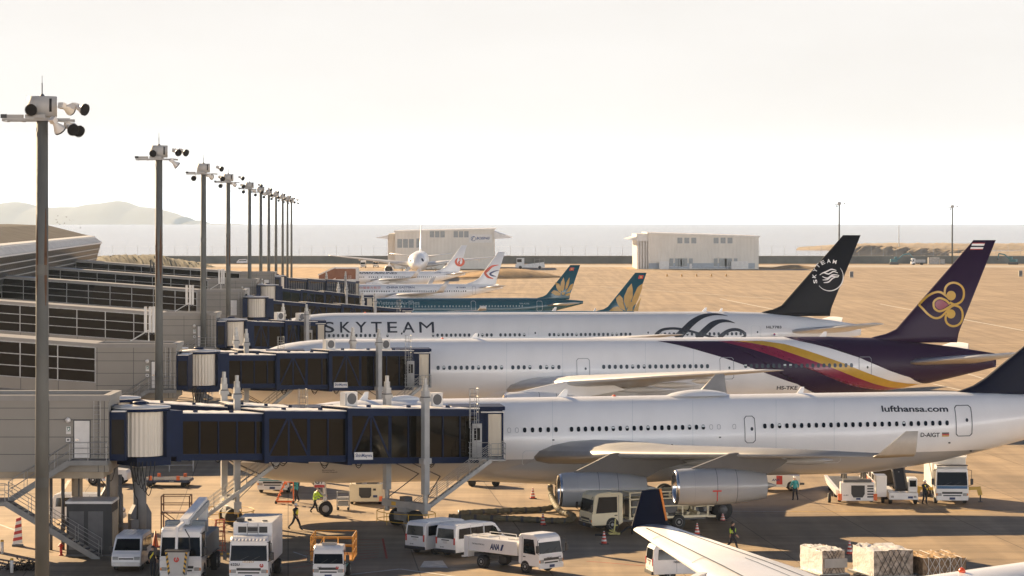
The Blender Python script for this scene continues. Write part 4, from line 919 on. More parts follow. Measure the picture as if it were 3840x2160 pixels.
# ------------------------------------------------------------------ jet bridges
RIB = corr('ribbed_rotunda_metal', (.74, .67, .55), .3, .05)
def jet_bridge(X, Y, X2, Y2, z0, z1, label, full=True, cab_th=TH, legs=.76, back=True, vis_stair=True, name='ShinMaywa', sdx=0.0, sdz=0.0, cool=True):
    L = math.hypot(X2-X, Y2-Y); an = math.atan2(Y2-Y, X2-X)
    t = thing('jet_bridge', label, 'jet bridge', (X, Y, 0), an, 'passenger boarding bridges'); sl = (z1-z0)/L
    def mb(): 
        m = MB(); m.T[2][0] = sl; m.T[2][3] = z0; return m
    # rotunda on its column
    n = 132; m = MB().m(RIB, False); rr = lambda i: 1.42 + (.035 if (i % 4) < 2 else 0)
    m.loft([[(rr(i)*math.cos(2*math.pi*i/n), rr(i)*math.sin(2*math.pi*i/n), z) for i in range(n)] for z in (z0-.02, z0+2.72)])
    ro = m.build('rotunda', t)
    MB().m(BLUE, True).lathe([(z0+2.723, 1.86), (z0+2.9, 1.86)], (0, 0, 0), 'z', 48).m(ROOFW, True).lathe([(z0+2.903, 1.9), (z0+2.98, 1.88), (z0+3.1, .3)], (0, 0, 0), 'z', 48).m(BLUE).lathe([(z0+3.1, .42), (z0+3.26, .42)], (0, 0, 0), 'z', 24).build('rotunda_roof', ro)
    m = MB().m(BLUE); m.T = Matrix.Rotation(-an, 4, 'Z'); m.box(-1.85, -1.15, -1.5, 1.5, z0-.05, z0+2.7); m.build('rotunda_frame', ro)
    m = MB().m(BLUE).box(1.05, 2.2, -1.45, 1.45, z0-.1, z0+2.7); m.box(-.9, 1.5, -1.2, 1.2, z0-.62, z0-.08).build('rotunda_frame', ro)
    m = MB().m(mat('column_grey', (.17, .165, .155), .6, var=.15), True).tube((0, 0, 0), (0, 0, z0-.62), .41, 20).m(GREYP, False).lathe([(z0-.75, .42), (z0-.622, .6)], (0, 0, 0), 'z', 20)
    m.m(DGREY).box(-.72, .72, -.2, .2, 0, 2.2).prism([(-.72, 2.2), (.72, 2.2), (.4, 2.75), (-.4, 2.75)], -.2, .2).box(-.95, -.42, -.6, -.3, .8, 1.9)
    m.build('support_column', t)
    m = MB().m(BLACK)
    for k in range(5):
        x = -1.3+k*.13; p = [(x+.9*q*(.6+.1*k), -1.2-.1*k, z0-.3-(1.2+.22*k)*math.sin(math.pi*q)**.8) for q in [i/8 for i in range(9)]]; m.path(p, .028, 5)
    m.path([(-1.2, -.9, z0-.4), (-.8, -.8, z0-2.4), (-.5, -.6, z0-2.7), (-.45, -.5, 1.2)], .035, 5); m.build('cable', t)
    f = [(max(1.9, .07*L), .40*L, 2.28, 2.62, 0.0), (.31*L, .66*L, 2.62, 2.95, -.14), (.545*L, .945*L, 2.96, 3.30, -.28)]
    if L < 15: f = f[1:]; f[0] = (1.9,) + f[0][1:]
    for k, (a, b, w, h, o) in enumerate(f):
        bay = 0 if (k == 0 and L >= 15) else min(3.1, (b-a)*.36)
        m = mb().m(BLUE).box(a, b, -w/2, w/2, o-.30, o+.10).box(a, b, -w/2, w/2, o+h-.30, o+h-.02).box(a, a+.34, -w/2-.05, w/2+.05, o-.36, o+h+.02)
        m.box(b-.16, b, -w/2+.002, w/2-.002, o+.1, o+h-.3)
        nx = [a+.34+bay + (b-a-.5-bay)*i/max(1, round((b-a-.5-bay)/1.42)) for i in range(round((b-a-.5-bay)/1.42)+1)]
        for x in nx: m.box(x-.035, x+.035, -w/2+.003, w/2-.003, o+.1, o+h-.3)
        m.box(a+.34, b-.16, -w/2+.01, -w/2+.05, o+h-.5, o+h-.3)
        so = m.build('tunnel', t)
        mb().m(TGLASS).box(a+.35, b-.17, -w/2+.07, w/2-.07, o+.102, o+h-.302).build('glazing', so)
        if bay:
            m = mb().m(BLUE)
            for sg in (-1, 1):
                y = sg*(w/2-.05); c = a+.34+bay/2; z_0, z_1 = o+.1, o+h-.3
                m.box(a+.34+bay-.16, a+.34+bay, min(y, y-sg*.1), max(y, y-sg*.1), z_0, z_1).box(c-.06, c+.06, min(y, y-sg*.1)+.002, max(y, y-sg*.1)-.002, z_0, z_1)
                m.beam((a+.40, y-sg*.05, z_0), (c, y-sg*.05, z_1), .09, .13); m.beam((a+.34+bay-.08, y-sg*.05, z_0), (c, y-sg*.05, z_1), .09, .13)
            m.build('truss', so)
        m = mb().m(ROOFW); x = a+.02; q = 0
        n = max(4, int((b-a)/.45)); top = [(a+(b-a)*i/n, o+h+.035+(.03 if i % 2 else 0)) for i in range(n+1)]
        m.prism([(a, o+h-.018)] + top + [(b, o+h-.018)], -w/2-.08, w/2+.08)
        if full:
            m.m(BLUE)
            for i in range(3): m.box(a+(b-a)*(.15+.3*i), a+(b-a)*(.15+.3*i)+.22, -w/2-.04, -w/2+.16, o+h+.05, o+h+.2)
        m.build('roof', so)
        if k == len(f)-1 and full:
            sg = mb().m(OFFWHITE).box(a+.5, a+1.95, -w/2-.07, -w/2-.052, o-.02, o+.46).build('sign', so)
            m = mb().m(EBLUE); sign_text(m, name, (a+.58, -w/2-.07, o+.08), (1, 0, 0), (0, 0, 1), 1.29, .30, .02); m.build('lettering', sg)
    # cab, turned square to the aircraft
    ca = cab_th-an; zc_ = z0+sl*L
    def cb():
        m = MB(); m.T = Matrix.Translation((L, 0, zc_)) @ Matrix.Rotation(ca, 4, 'Z'); return m
    m = cb().m(BLUE).box(-1.35, 1.15, -1.55, 1.0, -.3, 2.95).box(-2.2, 1.3, -1.7, 1.4, 2.953, 3.2).m(BLUE2).box(-1.2, 1.3, 1.0, 1.75, -.35, 2.95); co = m.build('cab', t)
    m = cb().m(RIB); q = 24
    m.loft([[(.18+.9*i/q, -1.56-(.06 if i % 2 else .02), z) for i in range(q+1)] for z in (-.1, 2.7)], False, False, False); m.m(BLUE).box(.05, .17, -1.66, -1.55, -.25, 2.8).box(1.09, 1.2, -1.66, -1.551, -.25, 2.8).m(ROOFW).box(-.3, 1.25, -1.8, -1.5, 2.8, 2.88); m.build('shutter', co)
    m = cb().m(GREYP).box(-1.25, -.45, -1.62, -1.552, -.1, 2.1).m(GLASS).box(-1.1, -.6, -1.63, -1.621, 1.0, 1.8); m.build('service_door', co)
    m = cb().m(mat('bellows_dark', (.035, .033, .05), .8))
    for k in range(4): m.box(-1.3+.01*k, 1.4-.01*k, 1.76+.16*k, 1.9+.16*k, -.4, 3.05-.04*k)
    m.build('bellows', co)
    # lift columns, bogie, guard rail
    xb = L*legs; zb = z0+sl*xb
    for sg in (-1, 1):
        y = sg*2.15; m = MB().m(GREYP).box(xb-.2, xb+.2, y-.2, y+.2, 2.3, zb+4.2).m(STEEL).tube((xb, y, .9), (xb, y, 2.4), .17, 12).tube((xb, y, zb+4.2), (xb, y, zb+4.6), .2, 12).tube((xb, y, zb+4.6), (xb, y, zb+5.0), .13, 10)
        m.m(GREYP).box(xb-.32, xb+.32, y-.26, y+.26, zb-.55, zb-.2).box(xb-.3, xb+.3, y-.24, y+.24, zb+3.5, zb+3.75); m.m(DGREY).box(xb-.26, xb+.26, y-.22, y+.22, zb+3.75, zb+3.83); m.build('lift_column', t)
    m = MB().m(GREYP).box(xb-.25, xb+.25, -2.4, 2.4, 1.25, 1.7).box(xb-.4, xb+.4, -.45, .45, 1.0, 1.25).m(mat('bogie_grey', (.2, .2, .19), .6, var=.3)).box(xb-.45, xb+.45, -.75, .75, .45, .98).tube((xb, -1.1, .58), (xb, 1.1, .58), .2, 12).m(DGREY).box(xb-.3, xb+.3, -.3, .3, 1.7, 2.0).m(YELLOW).box(xb-.27, xb-.252, .8, 1.3, 1.35, 1.6)
    bo = m.build('bogie', t)
    for sg in (-1, 1): MB().m(BLACK, True).lathe([(-.22, .35), (-.22, .52), (-.15, .58), (.15, .58), (.22, .52), (.22, .35)], (xb, sg*1.0, .58), 'y', 24).m(GREYP).lathe([(-.2, .1), (-.19, .34), (.19, .34), (.2, .1)], (xb, sg*1.0, .58), 'y', 16).build('wheel', bo)
    m = MB().m(YELLOW); n = 16; P = [(xb+1.55*math.cos(2*math.pi*i/n), 2.5*math.sin(2*math.pi*i/n)) for i in range(n)]
    for i in range(n):
        a, b = P[i], P[(i+1) % n]
        for z in (.45, 1.0): m.tube((*a, z), (*b, z), .025, 5)
        if i % 2 == 0: m.tube((*a, .2), (*a, 1.0), .025, 5)
    m.build('guard_rail', bo)
    for sg in (-1, 1):
        MB().m(DGREY).path([(xb-.1, sg*2.1, 1.7), (xb+1.9, sg*1.2, 3.3), (xb-1.0, sg*1.3, zb-.3)], .035, 6).build('tie_rod', t)
    if full:
        # air conditioning boxes on the roof
        for fr, w in ((.60, 1), (.86, 1)) if cool else ():
            x = L*fr; z = z0+sl*x+3.03
            m = MB().m(OFFWHITE).box(x-.5, x+.5, .2, .75, z, z+.95).m(DGREY).lathe([(.185, .36), (.199, .36)], (x+.05, 0, z+.5), 'y', 20); m.m(GREYP).box(x-.46, x-.34, .185, .199, z+.1, z+.85); m.build('cooling_unit', t)
        for fr in (.34, .48, .58, .80):
            m = MB().m(BLACK); x = L*fr; z = z0+sl*x-.35; m.path([(x+.7*q, -.9, z-.45*math.sin(math.pi*q)-.1) for q in [i/6 for i in range(7)]], .03, 5).path([(x+.1+.8*q, -.7, z-.32*math.sin(math.pi*q)-.1) for q in [i/6 for i in range(7)]], .03, 5); m.build('cable', t)
    # platform, stair and caged ladder beside the cab
    if vis_stair:
        SS = mat('stair_zinc', (.36, .36, .345), .5, metal=.3, var=.15, scale=2)
        m = cb().m(SS).box(-1.2, 1.1, -3.0, -1.67, -.22, -.14); m.build('platform', t)
        m = cb().m(GREYP).box(-.98, -.34, -2.62, -1.56, -.1, 2.15).m(GLASS).box(-.86, -.46, -2.64, -2.621, 1.05, 1.85).m(BLUE).box(-1.02, -.30, -2.65, -1.56, 2.153, 2.3); m.build('side_cabin', co)
        zf = -zc_+.15-sdz; x0 = .15+sdx; ln = 5.7; ya, yb = -3.85, -3.05; m = cb().m(SS)
        for y in (ya, yb): m.beam((x0, y, -.2), (x0-ln, y, zf), .06, .24)
        n = 22
        for k in range(n):
            q = (k+.5)/n; m.box(x0-ln*q-.13, x0-ln*q+.13, ya+.03, yb-.03, -.2+(zf+.2)*q+.05, -.2+(zf+.2)*q+.09)
        so = m.build('stair', t); m = cb().m(SS)
        for y in (ya, yb):
            for hh in (.5, .78, 1.05): m.tube((x0, y, -.2+hh), (x0-ln, y, zf+hh), .02, 5)
            for k in range(9): q = k/8; m.tube((x0-ln*q, y, -.2+(zf+.2)*q), (x0-ln*q, y, -.2+(zf+.2)*q+1.05), .02, 5)
        for hh in (.35, .7, 1.05): m.path([(x0, ya, hh-.14), (1.1, ya, hh-.14), (1.1, -1.7, hh-.14)], .02, 5); m.path([(x0-.05, -3.0, hh-.14), (-1.2, -3.0, hh-.14), (-1.2, -1.7, hh-.14)], .02, 5)
        for x, y in ((1.1, ya), (1.1, -2.9), (1.1, -1.7), (-1.2, -3.0), (-1.2, -1.7), (.6, ya)): m.tube((x, y, -.2), (x, y, .92), .02, 5)
        m.m(SS).box(min(x0, .15)-.05, 1.1, ya-.05, -3.002, -.22, -.14); m.build('railing', so)
        m = cb().m(STEEL); xl, xr, yl = -1.12, -.70, -2.72
        for x in (xl, xr): m.tube((x, yl, -.1), (x, yl, 4.5), .022, 5)
        for k in range(16): m.tube((xl, yl, .1+k*.27), (xr, yl, .1+k*.27), .016, 5)
        for k in range(6):
            z = 1.9+k*.52; m.path([(xl, yl, z), (xl-.1, yl-.38, z), ((xl+xr)/2, yl-.62, z), (xr+.1, yl-.38, z), (xr, yl, z)], .016, 5)
        for x, y in ((xl-.1, yl-.38), ((xl+xr)/2, yl-.62), (xr+.1, yl-.38)): m.tube((x, y, 1.9), (x, y, 4.5), .016, 5)
        m.build('caged_ladder', t)
    return t
jet_bridge(-22.85, 174.6, -1.95, 190.9, 5.78, 4.55, 'nearest navy jet bridge with bronze glass, reaching the forward body of the lufthansa.com jet')
jet_bridge(-26.2, 186.2, -13.2, 190.2, 5.6, 4.55, 'navy jet bridge mostly hidden behind the nearest one, stair leading down to its own wheels', True, legs=.58, vis_stair=True, sdx=-2.6, cool=False)
jet_bridge(-27.3, 248, -8.85, 261.6, 5.75, 5.1, 'navy jet bridge reaching the white jet with the purple tail, second from the camera')
jet_bridge(-31.2, 257.5, -20.4, 261.0, 5.55, 5.0, 'navy jet bridge hidden behind the one at the purple tailed jet', False, legs=.6)
jet_bridge(-32.0, 324, -23.1, 332.4, 5.75, 5.1, 'short navy jet bridge ending beside the first letter of SKYTEAM')
jet_bridge(-37.8, 420, -16.5, 431.6, 5.6, 3.3, 'long navy jet bridge running behind the nose of the SKYTEAM jet', False)
jet_bridge(-42.4, 494, -25.8, 500.9, 5.6, 3.35, 'navy jet bridge ending at the teal Vietnam Airlines jet', False)
jet_bridge(-47.2, 571, -34.6, 619.5, 5.6, 3.1, 'farthest navy jet bridge, ending at the CHINA EASTERN jet', False)
# old style covered stair at the far white jet
t = thing('boarding_stair', 'covered boarding bridge of copper toned glass shining in the sun, at the JAPAN AIRLINES jet', 'jet bridge', (-44.3, 764, 0), 0)
MB().m(mat('copper_glass', (.22, .09, .05), .12, metal=.4)).prism([(-7.5, 1.8), (-3, 4.0), (-3, 6.6), (-7.5, 4.6)], -1.4, 1.4).box(-2.99, 2.4, -1.5, 1.5, 3.6, 6.4).build('glazing', t)
MB().m(OFFWHITE).prism([(-7.7, 4.6), (-3, 6.61), (-3, 6.95), (-7.7, 4.9)], -1.6, 1.6).box(-2.99, 3, -1.7, 1.7, 6.42, 6.8).box(-3.5, 3, -1.7, 1.7, 3.1, 3.58).box(2.42, 3.2, -1.6, 1.6, 3.6, 6.4).build('frame', t)
MB().m(GREYP).box(-1, 1, -1, 1, .5, 3.1).m(BLACK).box(-1.5, 1.5, -1.5, 1.5, 0, .8).build('bogie', t)
# ------------------------------------------------------------------ light masts
POLE = mat('weathered_mast', (.105, .11, .102), .75, var=.42, scale=.55, streak=.35, bump=.3, bscale=3)
RUST = mat('rust_stain', (.095, .052, .030), .9, var=.3, scale=3); DRUM = mat('drum_grey', (.42, .41, .385), .6, var=.06)
def floodlight(par, c, d, r=.30):
    d = Vector(d).normalized(); m = MB(); q = d.to_track_quat('X', 'Z').to_matrix().to_4x4(); m.T = Matrix.Translation(c) @ q
    m.m(OFFWHITE, True).lathe([(-.55, .09), (-.45, .13), (-.3, .16), (-.12, r*.85), (0, r)], (0, 0, 0), 'x', 20, True, False)
    m.m(TRIMB, True).lathe([(0, r*1.03), (.07, r*1.03)], (0, 0, 0), 'x', 20, False, False).m(GLASS).lathe([(.02, r*.97), (.021, .01)], (0, 0, 0), 'x', 20, False, False)
    m.m(TRIMB)
    for k in range(-4, 5):
        z = k*r*.2; y = math.sqrt(max(0, (r*.98)**2-z*z)); m.box(.03, .07, -y, y, z-.012, z+.012)
    o = m.build('floodlight', par)
    m = MB().m(OFFWHITE); m.T = Matrix.Translation(c) @ q; m.box(-.75, -.5, -.16, .16, -.12, .16); m.build('ballast', o); return o
def mast(X, Y, zp, lamps, label, rust=None, r0=.36, r1=.29):
    t = thing('light_mast', label, 'light mast', (X, Y, 0), 0, 'apron light masts'); m = MB().m(POLE, True)
    m.lathe([(0, r0), (zp*.45, (r0*.55+r1*.45)), (zp-.02, r1)], (0, 0, 0), 'z', 20); sh = m.build('shaft', t)
    for z in (7, 13, 17.5):
        rr = r0+(r1-r0)*z/zp; MB().m(POLE, True).lathe([(z, rr+.006), (z+.5, rr+.006)], (0, 0, 0), 'z', 20, False, False).build('collar', sh)
    if rust:
        m = MB().m(RUST)
        for a, z_0, z_1, w in rust:
            rr = r0+(r1-r0)*z_1/zp+.012; n = 6; rings = []
            for k in range(7):
                q = k/6; ww = w*math.sin(math.pi*min(.97, q+.05))**.6*(1-.5*abs(q-.4)); z = z_0+(z_1-z_0)*q
                rings.append([(rr*math.cos(a+ww*(j/3-1)), rr*math.sin(a+ww*(j/3-1)), z) for j in range(7)])
            m.loft(rings, False, False, False)
        m.build('rust_stain', sh)
    MB().m(DRUM, True).lathe([(zp+.12, .73), (zp+1.12, .73)], (0, 0, 0), 'z', 28).m(TRIMB)  .box(.45, .56, -.59, -.50, zp+.35, zp+1.0).m(GREYP).lathe([(zp-.02, .40), (zp+.118, .40)], (0, 0, 0), 'z', 20).build('drum', t)
    m = MB().m(GREYP)
    for y in (-.75, .75): m.box(-1.85, 1.5, y-.06, y+.06, zp-.1, zp+.02)
    for x in (-1.8, -1.0, .9, 1.45): m.box(x-.06, x+.06, -.8, .8, zp-.12, zp-.102)
    m.m(GREYP).box(-1.75, -.8, -.85, -.65, zp+.03, zp+.2).box(-.68, .3, -1.0, -.75, zp+.03, zp+.2).m(TRIMB).box(-1.9, -1.6, -.9, -.7, zp+.03, zp+.22); m.build('platform', t)
    MB().m(DGREY).lathe([(zp+1.1, .17), (zp+1.26, .06)], (0, 0, 0), 'z', 12).tube((0, 0, zp+1.2), (0, 0, zp+1.8), .03, 6).tube((0, 0, zp+1.8), (0, 0, zp+2.15), .013, 5).build('lightning_rod', t)
    for c, d in lamps: floodlight(t, (c[0], c[1], zp+c[2]), d)
    return t
LA = [((-.36, -1.1, .42), (-.1, -1, -.28)), ((2.2, -.7, .45), (.9, -.55, -.3)), ((1.35, .3, .5), (.6, .9, -.25)), ((1.0, -.8, -.55), (.5, .6, -.8)), ((1.65, -.8, -.55), (.55, -.8, -.35)), ((1.85, -.2, -.6), (.65, -.7, -.4))]
LB = [((-.36, -1.1, .42), (-.1, -1, -.28)), ((1.7, -.7, .5), (.6, -.75, -.3)), ((2.3, -.4, .5), (.75, -.6, -.3)), ((1.6, -.8, -.55), (.8, .3, -.7))]
LC = [((-1.0, -.8, -.55), (-.1, -1, -.25)), ((2.1, -.7, .5), (.75, -.6, -.3)), ((.9, .3, -.4), (.7, .7, -.3)), ((2.2, -.7, -.6), (.5, -.8, -.3))]
MASTS = [(158, 447), (596, 596), (763, 651), (856, 683), (936, 708), (978, 721), (1008, 730), (1035, 738), (1060, 745), (1078, 751), (1093, 756)]
ORD = ['nearest', 'second', 'third', 'fourth', 'fifth', 'sixth', 'seventh', 'eighth', 'ninth', 'tenth', 'farthest']
for i, (px, py) in enumerate(MASTS):
    d = 4.82*F/(Y0-py); r = [[(-2.4, 16.5, 20.5, .35), (-.8, 16, 20.8, .3)], [(-2.2, 14.6, 19.6, .42), (-.95, 14.8, 19.6, .42)], None, [(-2.3, 13, 18, .3), (-.9, 12, 18, .3)]][i] if i < 4 else None
    mast((px-1920)*d/F, d, H+4.82, [LA, LB, LC][min(i, 2)] if i < 8 else LC, f'weathered grey light mast with a drum head, {ORD[i]} in the receding row', r)
mast((3147-1920)*1120/F, 1120, H+4.6, LC[:2], 'slim light mast standing behind the black tail by the sea wall')
mast((3571-1920)*1210/F, 1210, H+3.7, LC[:2], 'slim light mast standing behind the purple tail, out by the sea wall')
# ------------------------------------------------------------------ haze
hz_ = MB().box(-20000, 20000, -400, 46000, -190, 320).build('haze'); tag(hz_, kind='stuff')
m = bpy.data.materials.new('haze_air'); m.use_nodes = True; t = m.node_tree; t.nodes.clear(); o = t.nodes.new('ShaderNodeOutputMaterial'); v = t.nodes.new('ShaderNodeVolumePrincipled')
v.inputs['Color'].default_value = (.64, .80, 1.0, 1); v.inputs['Density'].default_value = .000034; v.inputs['Anisotropy'].default_value = .12; t.links.new(v.outputs[0], o.inputs['Volume']); hz_.data.materials.append(m)
# ------------------------------------------------------------------ vehicles
class Veh:
    def __init__(s, name, label, cat, loc, rz, group=None): s.r = thing(name, label, cat, loc, rz, group)
    def side(s, z): return s.hw*(1 - s.tum*max(0, min(1, (z-s.zb)/s.zs)))
    def shell(s, name, prof, hw, mt, tum=.0, zb=1.0, zs=1.0, parent=None, rnd=.06, x0=None):
        """a body from a side outline (x, z), rounded at its shoulders and drawn in towards the roof"""
        s.hw, s.tum, s.zb, s.zs = hw, tum, zb, zs
        cx = sum(p[0] for p in prof)/len(prof); cz = sum(p[1] for p in prof)/len(prof); rings = []
        for q, k in ((-1, 1-rnd*.55), (-1+rnd*.45, 1-rnd*.16), (-1+rnd*1.2, 1), (1-rnd*1.2, 1), (1-rnd*.45, 1-rnd*.16), (1, 1-rnd*.55)):
            rings.append([(cx+(x-cx)*k, q*s.side(z), cz+(z-cz)*k) for x, z in prof])
        return MB().m(mt).loft(rings).build(name, parent or s.r)
    def panel(s, name, poly, mt, parent=None, off=.012, both=True):
        """a pane or panel on the flanks, given in (x, z)"""
        for sg in ((-1, 1) if both else (both,)):
            MB().m(mt).add([(x, sg*(s.side(z)+off), z) for x, z in poly], [tuple(range(len(poly)))]).build(name, parent or s.r)
    def across(s, name, p, q, w0, w1, mt, parent=None, off=.014, n=(1, 0, 0)):
        """a pane across the front or back, from (x, z) p to q, w0 and w1 its half widths"""
        d = Vector((q[0]-p[0], 0, q[1]-p[1])); nn = Vector((d.z, 0, -d.x)).normalized()*off
        if nn.dot(Vector(n)) < 0: nn = -nn
        v = [Vector((p[0], -w0, p[1])), Vector((p[0], w0, p[1])), Vector((q[0], w1, q[1])), Vector((q[0], -w1, q[1]))]
        return MB().m(mt).add([a+nn for a in v], [(0, 1, 2, 3)]).build(name, parent or s.r)
    def wheels(s, xs, y, r, w=.2, rim=GREYP, dual=()):
        for x in xs:
            for sg in (-1, 1):
                yy = sg*(y-w/2); ww = w*(1.7 if x in dual else 1)/2
                o = MB().m(BLACK, True).lathe([(-ww, r*.55), (-ww, r*.92), (-ww*.7, r), (ww*.7, r), (ww, r*.92), (ww, r*.55)], (x, yy, r), 'y', 24, True, True).build('wheel', s.r)
                MB().m(rim, True).lathe([(sg*ww*.9, r*.56), (sg*ww*1.03, r*.52), (sg*ww*.8, r*.3), (sg*(ww*1.1), r*.16), (sg*(ww*1.1), .01)], (x, yy, r), 'y', 18, False, True).build('rim', o)
    def box(s, name, mt, *b, parent=None, bev=0): return MB().m(mt).box(*b, bev=bev).build(name, parent or s.r)
    def word(s, body, x, z, w, mt=INK, sg=-1, h=None, bold=.02, shear=0, y=None):
        """lettering on a flank, x its left end as one reads it"""
        m = MB().m(mt); yy = s.side(z)+.02 if y is None else y
        if sg < 0: sign_text(m, body, (x, -yy, z), (1, 0, 0), (0, 0, 1), w, h, bold, shear, off=0)
        else: sign_text(m, body, (x, yy, z), (-1, 0, 0), (0, 0, 1), w, h, bold, shear, off=0)
        return m.build('lettering', s.r)
    def fword(s, body, x, y, z, w, mt=INK, h=None, bold=.02, back=False):
        m = MB().m(mt); d = -1 if back else 1
        sign_text(m, body, (x, -d*y if False else y, z), (0, d, 0), (0, 0, 1), w, h, bold, off=0); return m.build('lettering', s.r)

def van(label, loc, rz, word='NGO AP', plate=True):
    v = Veh('minibus', label, 'van', loc, rz, 'white minibuses parked on the apron')
    pf = [(-2.30, .34), (-2.34, .62), (-2.34, 1.0), (-2.27, 1.72), (-2.16, 1.93), (-1.95, 1.98), (.75, 1.98), (1.05, 1.95), (1.32, 1.84), (1.98, 1.14), (2.18, 1.02), (2.32, .86), (2.36, .6), (2.33, .34)]
    b = v.shell('body', pf, .85, WHITE, .085, .95, 1.0)
    m = MB().m(mat('van_roof_rib', (.72, .71, .69), .35))
    for y in (-.55, -.33, -.11, .11, .33, .55): m.box(-1.9, .7, y-.035, y+.035, 1.975, 2.0)
    m.build('roof_rib', b)
    v.panel('window', [(-2.05, 1.16), (-2.0, 1.74), (-1.0, 1.76), (-1.0, 1.16)], GLASS); v.panel('window', [(-.94, 1.16), (-.94, 1.76), (.15, 1.76), (.15, 1.16)], GLASS); v.panel('window', [(.28, 1.12), (.28, 1.76), (1.02, 1.74), (1.3, 1.62), (1.62, 1.12)], GLASS)
    for x in (.215, -.97): v.panel('door_seam', [(x-.008, .45), (x-.008, 1.9), (x+.008, 1.9), (x+.008, .45)], SEAMD)
    v.panel('door_handle', [(-.1, .98), (-.1, 1.03), (.1, 1.03), (.1, .98)], SEAMD, off=.03)
    v.across('windscreen', (1.93, 1.19), (1.36, 1.80), .74, .66, WSHIELD, b); v.across('rear_window', (-2.325, 1.16), (-2.27, 1.74), .68, .62, GLASS, b, n=(-1, 0, 0))
    for sg in (-1, 1):
        v.box('tail_lamp', RED, -2.365, -2.3, sg*.72-.05, sg*.72+.05, .82, 1.22); v.box('headlight', LAMP, 2.22, 2.36, sg*.62-.16, sg*.62+.16, .70, .88, bev=.02)
        MB().m(TRIMB).box(1.42, 1.56, sg*.98-.09, sg*.98+.09, 1.14, 1.36, bev=.03).tube((1.5, sg*.82, 1.2), (1.5, sg*.92, 1.22), .02, 5).build('mirror', v.r)
    v.box('bumper', TRIMB, -2.42, -2.25, -.80, .80, .32, .52, bev=.03); v.box('bumper', OFFWHITE, 2.28, 2.42, -.80, .80, .34, .56, bev=.03); v.box('grille', TRIMB, 2.335, 2.365, -.42, .42, .72, .80)
    v.box('plate', OFFWHITE, -2.375, -2.345, -.17, .17, .86, 1.0); v.box('plate', OFFWHITE, 2.425, 2.44, -.17, .17, .38, .52)
    v.box('tail_handle', TRIMB, -2.37, -2.345, -.3, .3, 1.04, 1.1)
    v.wheels((-1.35, 1.25), .84, .33, .2)
    if word:
        v.word(word, -1.15, .97, .62, sg=-1, bold=.03)
        m = MB().m(INK); sign_text(m, '26-02', (-2.40, .38, .62), (0, -1, 0), (0, 0, 1), .3, .07, .02, off=0); m.build('lettering', v.r)
    return v.r
for lab, loc, rz in (('white minibus lettered NGO AP, nose hidden behind the other minibus beside it', (-4.32, 173.4, 0), R(49)), ('white minibus lettered NGO AP with its whole flank in view by the water truck', (-2.45, 171.75, 0), R(49)),
                     ('white minibus partly hidden behind the navy tipped wing', None, R(12)), ('white minibus facing the camera at the foot of the steel staircase', (-22.1, 165.5, 0), R(-91)), ('white minibus behind the dark equipment cabin under the nearest pier', (-28.2, 189.4, 0), R(-2))):
    if loc is None: c = G(2434, 2172); loc = (c.x+2.3, c.y+.5, 0)
    van(lab, loc, rz, 'NGO AP')
